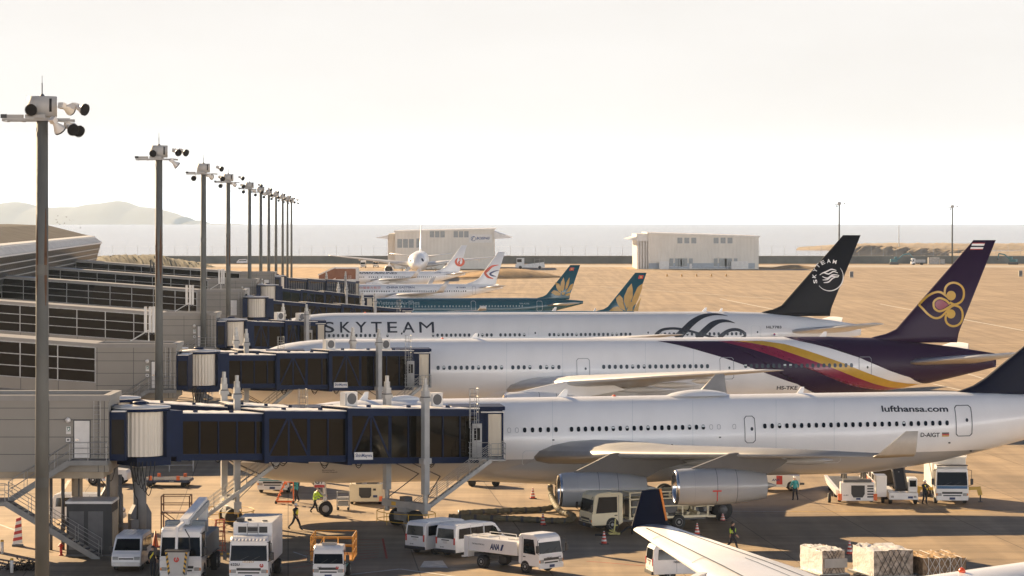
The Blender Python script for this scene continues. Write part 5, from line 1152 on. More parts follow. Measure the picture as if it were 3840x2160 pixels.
def truck(name, label, cat, loc, rz, W, L, top, col, wheels, wr=.42, cabl=1.7, sl=.20, lamps=True, group=None, visor=None):
    """a cab-over truck: x forward, its front at L/2; returns the Veh with cab built and chassis laid"""
    v = Veh(name, label, cat, loc, rz, group); f = L/2; b = .48; h = W/2; bl = b+(top-b)*.37
    pf = [(f-cabl, b+.1), (f-cabl, top-.12), (f-cabl+.15, top), (f-sl-.35, top), (f-sl-.12, top-.1), (f-sl, top-.22), (f-.05, bl), (f, bl-.15), (f, b), (f-.12, b-.06), (f-cabl+.2, b-.02)]
    c = v.shell('cab', pf, h, col, .05, bl, top-bl, rnd=.07)
    v.across('windscreen', (f-.055, bl+.04), (f-sl-.012, top-.26), h*.94, h*.89, WSHIELD, c)
    v.panel('side_window', [(f-cabl+.42, bl+.02), (f-cabl+.42, top-.28), (f-sl-.28, top-.28), (f-.3, bl-.02)], GLASS, c)
    v.panel('door_seam', [(f-cabl+.3, b+.12), (f-cabl+.3, top-.18), (f-cabl+.325, top-.18), (f-cabl+.325, b+.12)], SEAMD, c)
    v.panel('door_handle', [(f-cabl+.42, bl-.2), (f-cabl+.42, bl-.14), (f-cabl+.62, bl-.14), (f-cabl+.62, bl-.2)], TRIMB, c, off=.03)
    v.box('grille', TRIMB, f-.02, f+.018, -h*.62, h*.62, b+.30, b+.44, parent=c); v.box('grille', TRIMB, f-.02, f+.018, -h*.55, h*.55, b+.14, b+.22, parent=c)
    for sg in (-1, 1):
        if lamps: v.box('headlight', LAMP, f-.05, f+.03, sg*h*.78-.15, sg*h*.78+.15, b+.16, b+.36, parent=c, bev=.02)
        v.box('indicator', AMBER, f-.06, f+.02, sg*h*.93-.05, sg*h*.93+.05, b+.18, b+.34, parent=c)
        MB().m(TRIMB).box(f+.02, f+.12, sg*(h+.22)-.10, sg*(h+.22)+.10, bl+.12, bl+.55, bev=.03).path([(f-.1, sg*h*.92, top-.25), (f+.06, sg*(h+.2), top-.3), (f+.06, sg*(h+.2), bl+.1), (f-.05, sg*h*.96, bl)], .018, 5).build('mirror', c)
    v.box('bumper', col if col != CREAM else TRIMB, f-.1, f+.06, -h*.98, h*.98, b-.16, b+.10, bev=.03); v.box('plate', EBLUE, f+.065, f+.08, -.2, .2, b-.10, b+.06)
    MB().m(TRIMB).path([(f-.02, -h*.5, bl+.06), (f-.08, -.02, bl+.3)], .012, 4).path([(f-.02, h*.1, bl+.06), (f-.08, h*.55, bl+.3)], .012, 4).build('wiper', c)
    m = MB().m(DGREY)
    for y in (-.38, .38): m.box(-f+.1, f-.3, y-.06, y+.06, .55, .78)
    for x in wheels: m.box(x-.1, x+.1, -h+.15, h-.15, wr-.08, wr+.1)
    m.build('chassis', v.r)
    v.wheels(wheels, h, wr, .24, dual=wheels[1:])
    MB().m(TRIMB).box(-.25, .35, -h+.1, -h+.5, .45, .8).box(-.25, .45, h-.5, h-.1, .42, .82).build('fuel_tank', v.r)
    for x in wheels[1:]:
        for sg in (-1, 1): MB().m(TRIMB).box(x-wr-.1, x+wr+.1, sg*(h-.14)-.14, sg*(h-.14)+.14, wr*2+.06, wr*2+.1).build('mudguard', v.r)
    return v, f, h, bl, c
def redcrane(m, x, y, z, r):
    """a small red emblem disc with a pale cut on a front face"""
    n = 18; P = [(x, y+r*math.cos(R(70-320*i/n)), z+r*math.sin(R(70-320*i/n))) for i in range(n+1)]
    m.m(RED)
    for a, b in zip(P, P[1:]):
        c = Vector((x, y, z)); a, b = Vector(a), Vector(b); m.add([a, b, c+(b-c)*.45, c+(a-c)*.45], [(0, 1, 2, 3)])
    m.add([(x, y-.2*r, z-.5*r), (x, y+.35*r, z-.55*r), (x, y+.15*r, z+.45*r)], [(0, 1, 2)])
# water truck
v, f, h, bl, c = truck('water_truck', 'white water truck lettered ANA, cab turned towards the camera, in front of two minibuses', 'truck', (.05, 164.7, 0), R(-45), 1.95, 6.2, 2.25, WHITE, (1.95, -1.55), .38)
t = v.box('tank', WHITE, -2.75, 1.25, -.93, .93, .92, 1.72, bev=.05); v.box('rear_cabinet', WHITE, -3.1, -2.76, -.95, .95, .55, 1.78, bev=.03); v.box('tail_board', OFFWHITE, -3.3, -3.11, -.95, .95, .5, .6)
m = MB().m(OFFWHITE)
for y in (-.7, .7): m.path([(-2.6, y, 1.72), (-2.6, y, 1.9), (-.4, y, 1.9), (-.4, y, 1.72)], .025, 5)
m.box(-2.4, -1.6, -.45, .45, 1.722, 1.8); m.box(-.1, .5, -.3, .3, 1.722, 1.79); m.build('roof_rail', t)
v.hw, v.tum = .93, 0
v.word('ANA', -.95, 1.12, .78, EBLUE, -1, .36, .04, .25, .945)
MB().m(EBLUE).prism([(-.10, 1.12), (.05, 1.12), (.2, 1.48), (.05, 1.48)], -.95, -.945).build('emblem', t); v.word('PORTABLE WATER ONLY', -2.4, 1.32, 1.0, INK, -1, .08, .01, 0, .945)
v.fword('PW2815', f+.02, -.35, bl-.25, .4, INK, .09); v.fword('ANA', f+.02, .55, bl-.25, .25, EBLUE, .09)
# boxed truck 622U
v, f, h, bl, c = truck('box_truck', 'white box truck with dark windscreen numbered 622U and a red crane badge, facing the camera', 'truck', ((955-1920)*160/F, 161.0, 0), R(-92), 2.18, 6.8, 2.6, WHITE, (2.3, -1.9), .42)
b = v.box('box', WHITE, -3.35, 1.55, -1.1, 1.1, .95, 3.25, bev=.04)
for y0, y1 in ((-.82, -.36), (-.30, .30), (.36, .82)): v.box('vent', TRIMB, 1.56, 1.575, y0, y1, 2.68, 3.02, parent=b)
m = MB().m(STEEL)
for y in (-.3, .3): m.tube((1.62, y, 2.2), (1.62, y, 3.2), .02, 5)
for z in (2.5, 2.75, 3.0): m.tube((1.62, -.3, z), (1.62, .3, z), .016, 5)
m.build('ladder', b); v.box('roof_vent', TRIMB, .8, 1.3, -.95, -.55, 3.26, 3.45, parent=b); MB().m(TRIMB).lathe([(3.26, .12), (3.36, .12)], (.6, -.3, 0), 'z', 10).lathe([(3.26, .16), (3.31, .14)], (.9, .6, 0), 'z', 10).build('roof_vent', b)
m = MB().m(mat('sun_visor', (.62, .60, .57), .3))
m.loft([[(f-.16, -1.0+i*.1, 2.50+(.03 if i % 2 else 0)) for i in range(21)], [(f+.06, -1.0+i*.1, 2.43+(.03 if i % 2 else 0)) for i in range(21)]], False, False, False); m.build('visor', c)
v.fword('ISUZU', f+.03, -.33, bl-.04, .62, CHROME, .09, .03); v.fword('622U', f+.03, -1.0, bl-.22, .5, INK, .15, .03)
m = MB(); redcrane(m, f+.03, .72, bl-.2, .11); m.build('emblem', c)
# de-icing truck with its boom laid over the cab and the bucket in front
v, f, h, bl, c = truck('deicing_truck', 'white lift truck with a boom over its cab and a hazard striped bucket', 'truck', ((712-1920)*162/F, 162.6, 0), R(-92), 2.35, 8.0, 3.0, WHITE, (2.7, -1.6, -2.7), .5, 2.0, .25)
v.box('tank', mat('tank_slate', (.20, .23, .24), .4, var=.1), -3.8, 1.6, -1.1, 1.1, 1.0, 2.3, bev=.12); v.box('roof_tray', mat('tank_slate', (.2, .23, .24), .4), 1.65, 2.3, -1.15, 1.15, 2.6, 3.25, bev=.05)
MB().m(WHITE).beam((-.6, .62, 4.15), (2.7, .02, 3.25), .50, .34).m(GREYP).beam((-.5, .95, 4.0), (2.5, .32, 3.15), .08, .3).m(OFFWHITE).box(-1.0, -.4, .35, .85, 2.3, 4.1).build('boom', v.r)
MB().m(WHITE).beam((2.6, .0, 3.2), (4.45, -.12, 3.05), .16, .2).beam((4.45, -.12, 3.12), (4.7, -.12, 1.9), .14, .16).m(TRIMB).path([(4.3, .3, 3.0), (4.4, .55, 2.6), (4.45, .6, 1.9)], .03, 6).build('boom', v.r)
m = MB().m(mat('bucket_grey', (.42, .42, .41), .5)).prism([(-.62, 1.85), (.62, 1.85), (.46, .55), (-.46, .55)], 4.7, 5.5, 'x'); bu = m.build('bucket', v.r)
for sg in (-1, 1):
    m = MB()
    for k in range(10):
        z0, z1 = .6+k*.125, .6+(k+1)*.125; m.m(YELLOW if k % 2 else TRIMB)
        w = lambda z: .46+.16*(z-.55)/1.3; m.add([(5.507, sg*w(z0), z0), (5.507, sg*(w(z0)-.12), z0+.1), (5.507, sg*(w(z1)-.12), z1+.1), (5.507, sg*w(z1), z1)], [(0, 1, 2, 3)])
    m.build('hazard_stripe', bu)
m = MB(); redcrane(m, 5.512, .0, 1.45, .15); m.build('emblem', bu); v.box('rim', TRIMB, 4.65, 5.53, -.66, .66, 1.852, 1.95, parent=bu); 
# small truck with an orange railed platform
v, f, h, bl, c = truck('platform_truck', 'small white truck carrying an orange railed work platform behind its cab', 'truck', ((1243-1920)*160/F, 160.5, 0), R(-91), 1.72, 5.2, 2.08, WHITE, (1.7, -1.4), .36)
v.box('bed', mat('bed_teal', (.03, .20, .20), .5), -2.6, .85, -.86, .86, .72, 1.05)
m = MB().m(mat('cage_orange', (.55, .25, .03), .5, var=.15))
for z in (1.5, 1.95, 2.4): m.path([(-2.5, -1.15, z), (.7, -1.15, z), (.7, 1.2, z), (-2.5, 1.2, z), (-2.5, -1.15, z)], .03, 5)
for x in (-2.5, -1.4, -.3, .7):
    for y in (-1.15, 1.2): m.tube((x, y, 1.05), (x, y, 2.4), .035, 6)
for y in (-.4, .4): m.tube((.7, y, 1.05), (.7, y, 2.4), .03, 5)
m.beam((.7, -1.15, 1.1), (.7, -.4, 2.4), .03, .03); m.box(-2.55, .75, -1.2, 1.25, 1.06, 1.14); m.build('platform_cage', v.r)
v.box('light_bar', LAMP, f-1.0, f-.6, -.42, .42, 2.09, 2.22, parent=c, bev=.03); v.fword('100L', f+.02, -.6, bl-.2, .26, INK, .09); m = MB(); redcrane(m, f+.03, .5, bl-.16, .085); m.build('emblem', c)
v.box('dash_paper', OFFWHITE, f-.13, f-.12, -.1, .2, bl+.12, bl+.25, parent=c)
# cream hydrant dispenser
c0 = G(2186, 1992)
v, f, h, bl, c = truck('fuel_dispenser', 'cream fuel hydrant truck full of pipes parked under the engines', 'truck', (c0.x+4.1, c0.y+1.5, 0), R(200), 2.25, 8.4, 2.55, CREAM, (2.75, -1.9), .48, 2.2, .22)
m = MB().m(CREAM)
for x in (-4.0, -2.2, -.4, 1.5):
    for y in (-1.05, 1.05): m.box(x-.05, x+.05, y-.05, y+.05, .8, 2.5)
for y in (-1.05, 1.05):
    for z in (.85, 1.55, 2.05, 2.48): m.box(-4.0, 1.55, y-.045, y+.045, z-.04, z+.04)
m.box(-4.05, 1.6, -1.1, 1.1, .74, .81).box(-3.9, 1.4, -.95, .95, 2.44, 2.5).box(-.3, 1.3, -1.0, 1.0, 2.06, 2.1).build('pipe_frame', v.r)
m = MB().m(mat('pipe_cream', (.58, .52, .36), .5))
for k in range(7):
    x = -3.6+k*.75; m.tube((x, -.9, 1.0+.12*(k % 3)), (x+.2, .9, 1.0), .11, 8); m.tube((x, -.75+.2*(k % 2), .85), (x, -.75+.2*(k % 2), 1.95), .09, 8)
m.lathe([(-3.2, .3), (-2.2, .3)], (0, -.5, 1.35), 'x', 14).lathe([(-1.6, .34), (-.6, .34)], (0, -.4, 1.3), 'x', 14); m.build('pipework', v.r)
v.box('meter_cabinet', OFFWHITE, .5, 1.1, -1.12, -.5, .9, 1.7, bev=.02); v.box('tank', mat('tank_olive', (.30, .32, .13), .45), -1.0, .2, -1.08, -.4, .85, 1.35, bev=.05); v.box('engine_block', DGREY, -2.0, 1.2, -.6, .7, .82, 1.9); v.box('sign', TRIMB, -.8, -.1, 1.10, 1.12, 2.2, 2.36); m = MB().m(LAMP); sign_text(m, 'JET A-1', (-.2, 1.125, 2.23), (-1, 0, 0), (0, 0, 1), .5, .1, .02, off=0); m.build('lettering', v.r)
v.box('fender', CREAM, f-1.9, f-.6, -h-.01, -h+.35, .98, 1.05); v.box('rear_step', CREAM, -4.6, -4.06, -1.0, 1.0, .7, .8)
m = MB().m(CREAM).box(-4.5, -3.2, -.9, .9, 1.4, 1.46)
for x in (-4.5, -3.2):
    for y in (-.9, .9): m.tube((x, y, 1.4), (x, y, 2.5), .03, 5)
m.path([(-4.5, -.9, 2.5), (-3.2, -.9, 2.5), (-3.2, .9, 2.5), (-4.5, .9, 2.5), (-4.5, -.9, 2.5)], .025, 5).build('lift_basket', v.r)
# hydrant pit coupling
c0 = G(2302, 2008); t = thing('hydrant_stand', 'pale yellow hydrant coupler stand on the apron in front of the cream truck', 'hydrant', c0)
MB().m(mat('hydrant_yellow', (.55, .50, .18), .5)).tube((0, 0, .1), (.1, 0, 1.05), .05, 8).box(-.35, .4, -.06, .06, .06, .18).tube((-.3, 0, .35), (.15, .1, .15), .05, 6).tube((.05, 0, .65), (.25, 0, .65), .04, 6).tube((.3, -.2, .1), (-.1, .25, .35), .05, 6).build('coupler', t)
MB().m(BLACK).path([(-1.2, -.3, .07), (-.3, .0, .07), (.4, .3, .12), (.9, .5, .45), (1.4, .7, .55), (2.2, .9, .5), (3.2, 1.0, .35)], .07, 8).tube((1.2, .62, 0), (1.2, .62, .5), .06, 6).tube((2.2, .9, 0), (2.2, .9, .5), .06, 6).build('hose', t)
# --- loaders and trucks under the tail
c0 = G(3218, 1892)
v = Veh('cargo_loader', 'white scissor cargo loader with a dark radiator opening, long roller bed stretching behind it', 'loader', (c0.x, c0.y+1.0, 0), R(-92)); v.hw, v.tum, v.zb, v.zs = 1.2, 0, 0, 1
b = v.box('engine_module', WHITE, 0, 1.0, -1.2, 1.2, .25, 1.55, bev=.04); MB().m(TRIMB).prism([(-.45, .75), (-.3, .5), (.35, .5), (.5, .75), (.5, 1.35), (-.45, 1.35)], 1.01, 1.02, 'x').build('radiator', b)
for k in range(5): v.box('louvre', TRIMB, 1.01, 1.02, .68, 1.12, .5+k*.19, .6+k*.19, parent=b)
v.box('plate', EBLUE, 1.01, 1.025, -.1, .2, .33, .47, parent=b); v.fword('A-802', 1.02, -1.0, .62, .35, INK, .08)
for sg in (-1, 1): v.box('corner_pad', ORANGE, .85, 1.08, sg*1.25-.13, sg*1.25+.13, .3, .75)
m = MB().m(DGREY)
for x0 in (-.2, -2.4):
    for y in (-.7, .7): m.beam((x0, y, 1.5), (x0-1.0, y, 3.1), .12, .14).beam((x0-1.0, y-.08, 1.5), (x0, y-.08, 3.1), .12, .14)
m.m(OFFWHITE).box(-3.6, .6, -1.0, 1.0, 3.1, 3.3).m(DGREY).box(-.1, .9, -1.0, 1.0, 1.56, 1.75); m.build('scissor_lift', v.r)
m = MB().m(WHITE).box(-11.5, -.05, -1.45, -1.2, .55, .95).box(-11.5, -.05, 1.2, 1.45, .55, .95).m(STEEL)
for k in range(24): m.tube((-11.3+k*.47, -1.2, .82), (-11.3+k*.47, 1.2, .82), .07, 6)
m.m(WHITE)
for k in range(5): m.tube((-10.5+k*2.3, 1.4, .95), (-10.5+k*2.3, 1.4, 1.9), .05, 5)
m.tube((-10.5, 1.4, 1.9), (-1.3, 1.4, 1.9), .05, 5).tube((-10.5, 1.4, 1.4), (-1.3, 1.4, 1.4), .04, 5); m.m(ORANGE).box(-9, -2, 1.46, 1.5, 1.0, 1.25); m.build('roller_bed', v.r)
v.wheels((-1.0, -4.5, -9.5), 1.25, .4, .25)
v.box('control_cab', WHITE, -1.2, .6, 1.35, 2.1, .5, 2.0, bev=.05); v.wheels((-.3,), 2.0, .35, .2)
c0 = G(3392, 1893)
v = Veh('belt_loader', 'white belt loader with a small cab and dark conveyor rising to the jet', 'loader', (c0.x, c0.y+1.6, 0), R(-92)); v.hw, v.tum, v.zb, v.zs = 1.0, 0, 0, 1
v.box('body', WHITE, .3, 1.6, -1.02, 1.02, .35, .85, bev=.05); v.box('body', WHITE, -3.0, .29, -1.0, -.6, .4, .9); v.box('body', WHITE, -3.0, .29, .6, 1.0, .4, .9)
cb_ = v.box('cab', WHITE, -.3, 1.3, .35, 1.0, .87, 1.85, bev=.06); v.box('window', GLASS, 1.31, 1.32, .45, .92, 1.25, 1.7, parent=cb_)
m = MB().m(TRIMB).beam((1.1, -.1, 1.0), (-4.5, -.1, 3.9), .75, .18).m(DGREY).beam((1.1, -.52, 1.05), (-4.5, -.52, 4.0), .1, .32).beam((1.1, .28, 1.05), (-4.5, .28, 4.0), .1, .32).m(STEEL).tube((.4, -.1, .8), (-.9, -.1, 2.1), .07, 8); m.build('conveyor', v.r)
for sg in (-1, 1): v.box('headlight', LAMP, 1.6, 1.63, sg*.8-.1, sg*.8+.1, .5, .64)
v.box('plate', EBLUE, 1.6, 1.62, .3, .65, .45, .6); v.wheels((.9, -2.2), 1.0, .36, .24)
c0 = G(3577, 1893)
v, f, h, bl, c = truck('service_truck', 'white and blue high truck with yellow outriggers spread, parked behind the tail', 'truck', (c0.x, c0.y+3.6, 0), R(-92), 2.3, 7.4, 2.75, WHITE, (2.4, -2.2), .46)
v.across('nose_panel', (f+.0, bl-.18), (f-.03, bl+.02), h*.93, h*.93, mat('nose_blue', (.02, .10, .22), .4), c); v.box('visor', TRIMB, f-.35, f+.1, -h*.95, h*.95, 2.76, 2.82, parent=c)
b = v.box('box', OFFWHITE, -3.6, 1.7, -1.2, 1.2, 1.0, 3.5, bev=.04); v.box('gantry', WHITE, 1.75, 2.9, -1.1, 1.1, 3.25, 3.35); m = MB().m(WHITE)
for y in (-1.1, 1.1): m.tube((2.9, y, 3.35), (2.9, y, 4.2), .03, 5).tube((1.75, y, 3.35), (1.75, y, 4.2), .03, 5).tube((1.75, y, 4.2), (2.9, y, 4.2), .03, 5)
m.tube((2.9, -1.1, 4.2), (2.9, 1.1, 4.2), .03, 5); m.m(TRIMB).lathe([(2.93, .3), (2.95, .3)], (0, .3, 3.8), 'x', 14); m.build('gantry_rail', v.r)
for sg in (-1, 1): MB().m(mat('outrigger_yellow', (.50, .33, .06), .5)).beam((1.6, sg*1.1, .95), (1.6, sg*2.1, 1.0), .2, .22).beam((1.6, sg*2.1, 1.1), (1.6, sg*2.25, .5), .16, .3).m(TRIMB).tube((1.6, sg*2.25, .5), (1.6, sg*2.25, .04), .05, 8).lathe([(0, .18), (.05, .16)], (1.6, sg*2.25, 0), 'z', 12).build('outrigger', v.r)
c0 = G(3345, 1850)
t = thing('baggage_cart', 'dark covered baggage cart standing between the cargo loader and the belt loader', 'cart', (c0.x-.4, c0.y+2, 0), R(2))
MB().m(mat('cart_brown', (.10, .085, .07), .7)).box(-1.5, 1.5, -.8, .8, 2.0, 2.08).box(-1.5, -1.4, -.8, .8, .5, 2.0).box(1.4, 1.5, -.8, .8, .5, 2.0).box(-1.4, 1.4, .7, .8, .5, 2.0).m(DGREY).box(-1.6, 1.6, -.85, .85, .38, .5).build('body', t)
for x in (-1.1, 1.1):
    for y in (-.7, .7): MB().m(BLACK, True).lathe([(-.1, .3), (.1, .3)], (x, y, .3), 'y', 16).m(GREYP).lathe([(-.11, .14), (.11, .14)], (x, y, .3), 'y', 12).build('wheel', t)
def tractor(label, c0, rz, word=None):
    v = Veh('tow_tractor', label, 'tractor', c0, rz); pf = [(-1.6, .45), (-1.6, 1.15), (-.7, 1.2), (-.2, 1.2), (.3, 1.25), (1.5, 1.1), (1.65, .9), (1.65, .4), (1.2, .3), (-1.4, .3)]
    v.shell('body', pf, .8, WHITE, 0, 1, 1); v.panel('door_panel', [(-.3, .5), (-.3, 1.15), (.15, 1.15), (.15, .5)], RED); v.box('seat', TRIMB, -.5, -.1, -.4, .4, 1.2, 1.5); MB().m(TRIMB).tube((.3, .2, 1.2), (.05, .2, 1.6), .03, 6).lathe([(1.6, .2), (1.62, .2)], (.05, .2, 0), 'z', 12).build('steering', v.r)
    m = MB().m(WHITE)
    for x in (-.75, .35):
        for y in (-.72, .72): m.tube((x, y, 1.15), (x, y, 2.05), .04, 6)
    m.box(-.85, .5, -.8, .8, 2.05, 2.12); m.build('canopy', v.r); v.wheels((-1.0, 1.05), .82, .38, .25, OFFWHITE); v.box('coupling', DGREY, -2.0, -1.6, -.1, .1, .4, .55)
    if word: v.word(word, .5 if rz > 1 else -1.2, .75, .6, EBLUE, -1 if abs(rz) < 1 else 1, .18, .03, .2)
    return v.r
tractor('white and red tow tractor lettered ANA behind the outer engine', G(2915, 1838), R(180), 'ANA')
tractor('white tow tractor half hidden behind the nearest rotunda', G(405, 1815), R(-4))
t = thing('pallet_dolly', 'low blue roller dolly lettered ANA with orange corner stops, empty, beyond the rotunda column', 'dolly', G(632, 1822), R(-2))
m = MB().m(mat('dolly_blue', (.02, .035, .08), .5)).box(-1.75, 1.75, -1.2, 1.2, .36, .52).m(STEEL)
for k in range(22): m.tube((-1.65+k*.157, -1.1, .56), (-1.65+k*.157, 1.1, .56), .05, 6)
m.build('deck', t)
for x, y in ((-1.2, -1.15), (.9, -1.15), (-.9, 1.15), (1.1, 1.15)): MB().m(ORANGE).box(x-.12, x+.12, y-.07, y+.07, .53, .85).build('corner_stop', t)
for x in (-1.3, 1.3):
    for y in (-1.0, 1.0): MB().m(BLACK, True).lathe([(-.08, .22), (.08, .22)], (x, y, .22), 'y', 14).build('wheel', t)
m = MB().m(LAMP); sign_text(m, 'ANA', (.2, -1.21, .39), (1, 0, 0), (0, 0, 1), .4, .1, .03); m.build('lettering', t)
# --- under the nose
c0 = G(1042, 1853)
v, f, h, bl, c = truck('catering_truck', 'white truck with teal stripes facing the camera under the nose of the nearest parked jet', 'truck', (c0.x-.2, c0.y+3.9, 0), R(-93), 2.25, 7.8, 2.55, WHITE, (2.6, -2.2), .46)
for z in (bl-.13, bl-.25): v.across('stripe', (f+.002, z-.035), (f+.002, z+.035), h*.9, h*.9, mat('stripe_teal', (.02, .25, .30), .5), c)
v.box('box', WHITE, -3.8, 1.8, -1.15, 1.15, 1.0, 3.2, bev=.04)
c0 = G(1372, 1893)
v = Veh('ground_power_unit', 'cream ground power unit with a dark radiator opening, by the nose wheel', 'power unit', (c0.x, c0.y+1.2, 0), R(-92)); v.hw, v.tum, v.zb, v.zs = 1.15, 0, 0, 1
cm = mat('unit_cream', (.62, .56, .42), .45)
b = v.box('housing', cm, -1.4, 1.1, -1.15, 1.15, .2, 1.45, bev=.05); MB().m(TRIMB).prism([(-.45, .65), (-.3, .48), (.3, .48), (.42, .65), (.42, 1.2), (-.45, 1.2)], 1.11, 1.12, 'x').build('radiator', b); v.box('plate', EBLUE, 1.11, 1.125, .55, .85, .52, .68, parent=b); v.box('panel', TRIMB, 1.11, 1.12, .55, .75, 1.0, 1.15, parent=b)
v.box('lamp', ORANGE, .95, 1.15, .98, 1.2, .25, .6); m = MB().m(DGREY).box(-1.2, .9, -.7, -.3, 1.46, 1.75).box(-1.0, .9, .1, .8, 1.46, 1.7).m(cm)
for y in (-1.0, 1.0): m.tube((.9, y, 1.4), (.9, y, 1.95), .04, 5).tube((-1.2, y, 1.4), (-1.2, y, 1.95), .04, 5).tube((.9, y, 1.95), (-1.2, y, 1.95), .04, 5)
m.build('top_gear', b); v.wheels((.6, -.9), 1.1, .28, .2)
c0 = G(1287, 1912)
t = thing('tool_cart', 'small steel trolley with shelves standing in front of the cream power unit', 'cart', c0, R(2))
m = MB().m(STEEL)
for x in (-.42, .42):
    for y in (-.3, .3): m.tube((x, y, .1), (x, y, 1.25), .03, 5)
for z in (.3, .7): m.box(-.42, .42, -.3, .3, z, z+.04)
m.m(GREYP).box(-.36, .36, -.26, .26, .34, .62).box(-.4, .4, -.28, .28, .74, .9).m(STEEL).path([(-.42, -.3, 1.25), (.42, -.3, 1.25), (.42, .3, 1.25), (-.42, .3, 1.25), (-.42, -.3, 1.25)], .025, 5); m.build('frame', t)
for x in (-.36, .36):
    for y in (-.25, .25): MB().m(BLACK).lathe([(-.03, .09), (.03, .09)], (x, y, .09), 'y', 10).build('wheel', t)
t = thing('wheeled_steps', 'orange wheeled maintenance steps in front of the teal striped truck', 'steps', G(1068, 1888), R(4)); om = mat('steps_orange', (.62, .13, .03), .5)
m = MB().m(om)
for y in (-.35, .35): m.beam((-.62, y, .12), (.02, y, 1.55), .07, .1).tube((.62, y, .1), (.6, y, 1.6), .04, 6).tube((-.66, y, .14), (.64, y, .12), .04, 6)
for k in range(5): m.box(-.6+.125*k, -.38+.125*k, -.35, .35, .3+.28*k, .34+.28*k)
m.box(.02, .62, -.36, .36, 1.52, 1.57).build('frame', t)
for x in (-.62, .6):
    for y in (-.35, .35): MB().m(BLACK).lathe([(-.04, .1), (.04, .1)], (x, y, .1), 'y', 10).build('wheel', t)
t = thing('step_ladder', 'tall red step ladder beside the striped bucket truck', 'ladder', G(826, 2080), R(20)); m = MB().m(mat('ladder_red', (.42, .10, .04), .5))
for x in (-.3, .3): m.beam((x, -.1, 0), (x*.8, 0, 2.1), .05, .07).beam((x, .75, 0), (x*.8, .1, 2.1), .05, .07)
for k in range(7): m.box(-.3, .3, -.08+.012*k, .08+.012*k, .25+.28*k, .29+.28*k)
m.box(-.3, .3, -.05, .2, 2.08, 2.13).build('frame', t); MB().m(YELLOW).box(-.6, .7, -.5, -.3, .05, .14).build('foot_bar', t)
t = thing('work_platform', 'rusty brown scaffold platform with railings behind the striped bucket truck', 'platform', G(662, 2010), R(0)); m = MB().m(mat('rusty_steel', (.16, .085, .05), .7, var=.3, scale=4))
for x in (-.9, .9):
    for y in (-.6, .6): m.tube((x, y, 0), (x, y, 2.6), .05, 6)
m.box(-.95, .95, -.65, .65, 1.5, 1.56)
for z in (2.05, 2.6): m.path([(-.9, -.6, z), (.9, -.6, z), (.9, .6, z), (-.9, .6, z), (-.9, -.6, z)], .03, 5)
for a, b in ((-.9, .9), (.9, -.9)): m.tube((a, -.6, .2), (b, -.6, 1.5), .03, 5); m.tube((a, .6, .2), (b, .6, 1.5), .03, 5)
m.build('frame', t)
t = thing('service_cabin', 'dark grey equipment cabin with a pale roof under the nearest pier', 'cabin', (-25.4, 172.0, 0), 0)
MB().m(mat('cabin_dark', (.024, .025, .027), .6, var=.2)).box(-1.35, 1.35, -1.2, 1.6, .1, 3.15).m(OFFWHITE).box(-1.42, 1.42, -1.27, 1.67, 3.153, 3.3).m(DGREY).box(-1.4, 1.4, -1.25, 1.65, 0, .099).build('body', t)
for x in (-.75, .4): MB().m(DGREY).box(x-.45, x+.45, -1.225, -1.202, .4, 2.7).build('door', t)
for k in range(3): MB().m(PANELU).box(1.352, 1.38, -.9+k*.85, -.2+k*.85, .5, 2.6).build('side_panel', t)
t = thing('pipe_bundle', 'row of slim dark vertical pipes hanging from the nearest pier to the ground', 'pipes', (-26, 174, 0), 0)
for k, (x, r) in enumerate(((-1.6, .1), (-.9, .11), (.1, .05), (1.3, .1), (1.9, .1), (2.6, .12))): MB().m(DGREY, True).tube((x-.6, .2*(k % 2), 0), (x-.6, .2*(k % 2), 4.6), r, 10).tube((x-.6, .2*(k % 2), 1.2), (x-.6, .2*(k % 2), 1.6), r*1.4, 10).build('pipe', t)
t = thing('fire_hydrant', 'red standpipe hydrant under the staircase of the nearest pier', 'hydrant', G(229, 2083)); MB().m(RED, True).lathe([(0, .14), (.06, .14), (.08, .085), (.5, .085), (.52, .12), (.66, .115), (.74, .05)], (0, 0, 0), 'z', 14).tube((-.17, 0, .58), (.17, 0, .58), .05, 8).build('body', t)
t = thing('striped_barrier', 'red and white striped barrier board leaning by the slanted pier legs', 'barrier', G(66, 2048), R(12)); m = MB()
for k in range(8): m.m(RED if k % 2 else WHITE).prism([(-.32+.03*k, .1+k*.2), (.3-.01*k, .2+k*.2), (.29-.01*k, .4+k*.2), (-.29+.03*k, .3+k*.2)], 0, .1)
m.build('board', t); MB().m(DGREY).box(-.35, .35, -.2, .3, 0, .12).build('foot', t)
for px, py, lab in ((8, 2076, 'pale bollard with a yellow cap at the photo edge beside the slanted pier legs'), (44, 2148, 'pale bollard with a yellow cap in front of the dark tangled heap')):
    t = thing('bollard', lab, 'bollard', G(px, py), 0, 'bollards under the pier'); MB().m(OFFWHITE, True).lathe([(0, .1), (.72, .1)], (0, 0, 0), 'z', 14).m(YELLOW).lathe([(.721, .1), (.8, .1), (.84, .06)], (0, 0, 0), 'z', 14).build('post', t)
m = MB().m(mat('tangle_brown', (.035, .026, .02), .9, var=.4))
for k in range(420):
    a = G(90, 2136); p = Vector((a.x+random.gauss(0, .55), a.y+random.gauss(0, .4), abs(random.gauss(0, .22)))); d = Vector((random.gauss(0, 1), random.gauss(0, 1), random.gauss(0, .7))).normalized()*.14; e = d.orthogonal().normalized()*.05
    m.add([p-d, p+e, p+d, p-e], [(0, 1, 2, 3)])
tag(m.build('low_shrub', fix=False), 'dark low tangled shrub beside the nearest light mast foot', 'shrub')
t = thing('rail_barrier', 'grey pipe railing standing in the shade beyond the nearest jet bridge', 'railing', G(635, 1768), R(3)); m = MB().m(GREYP)
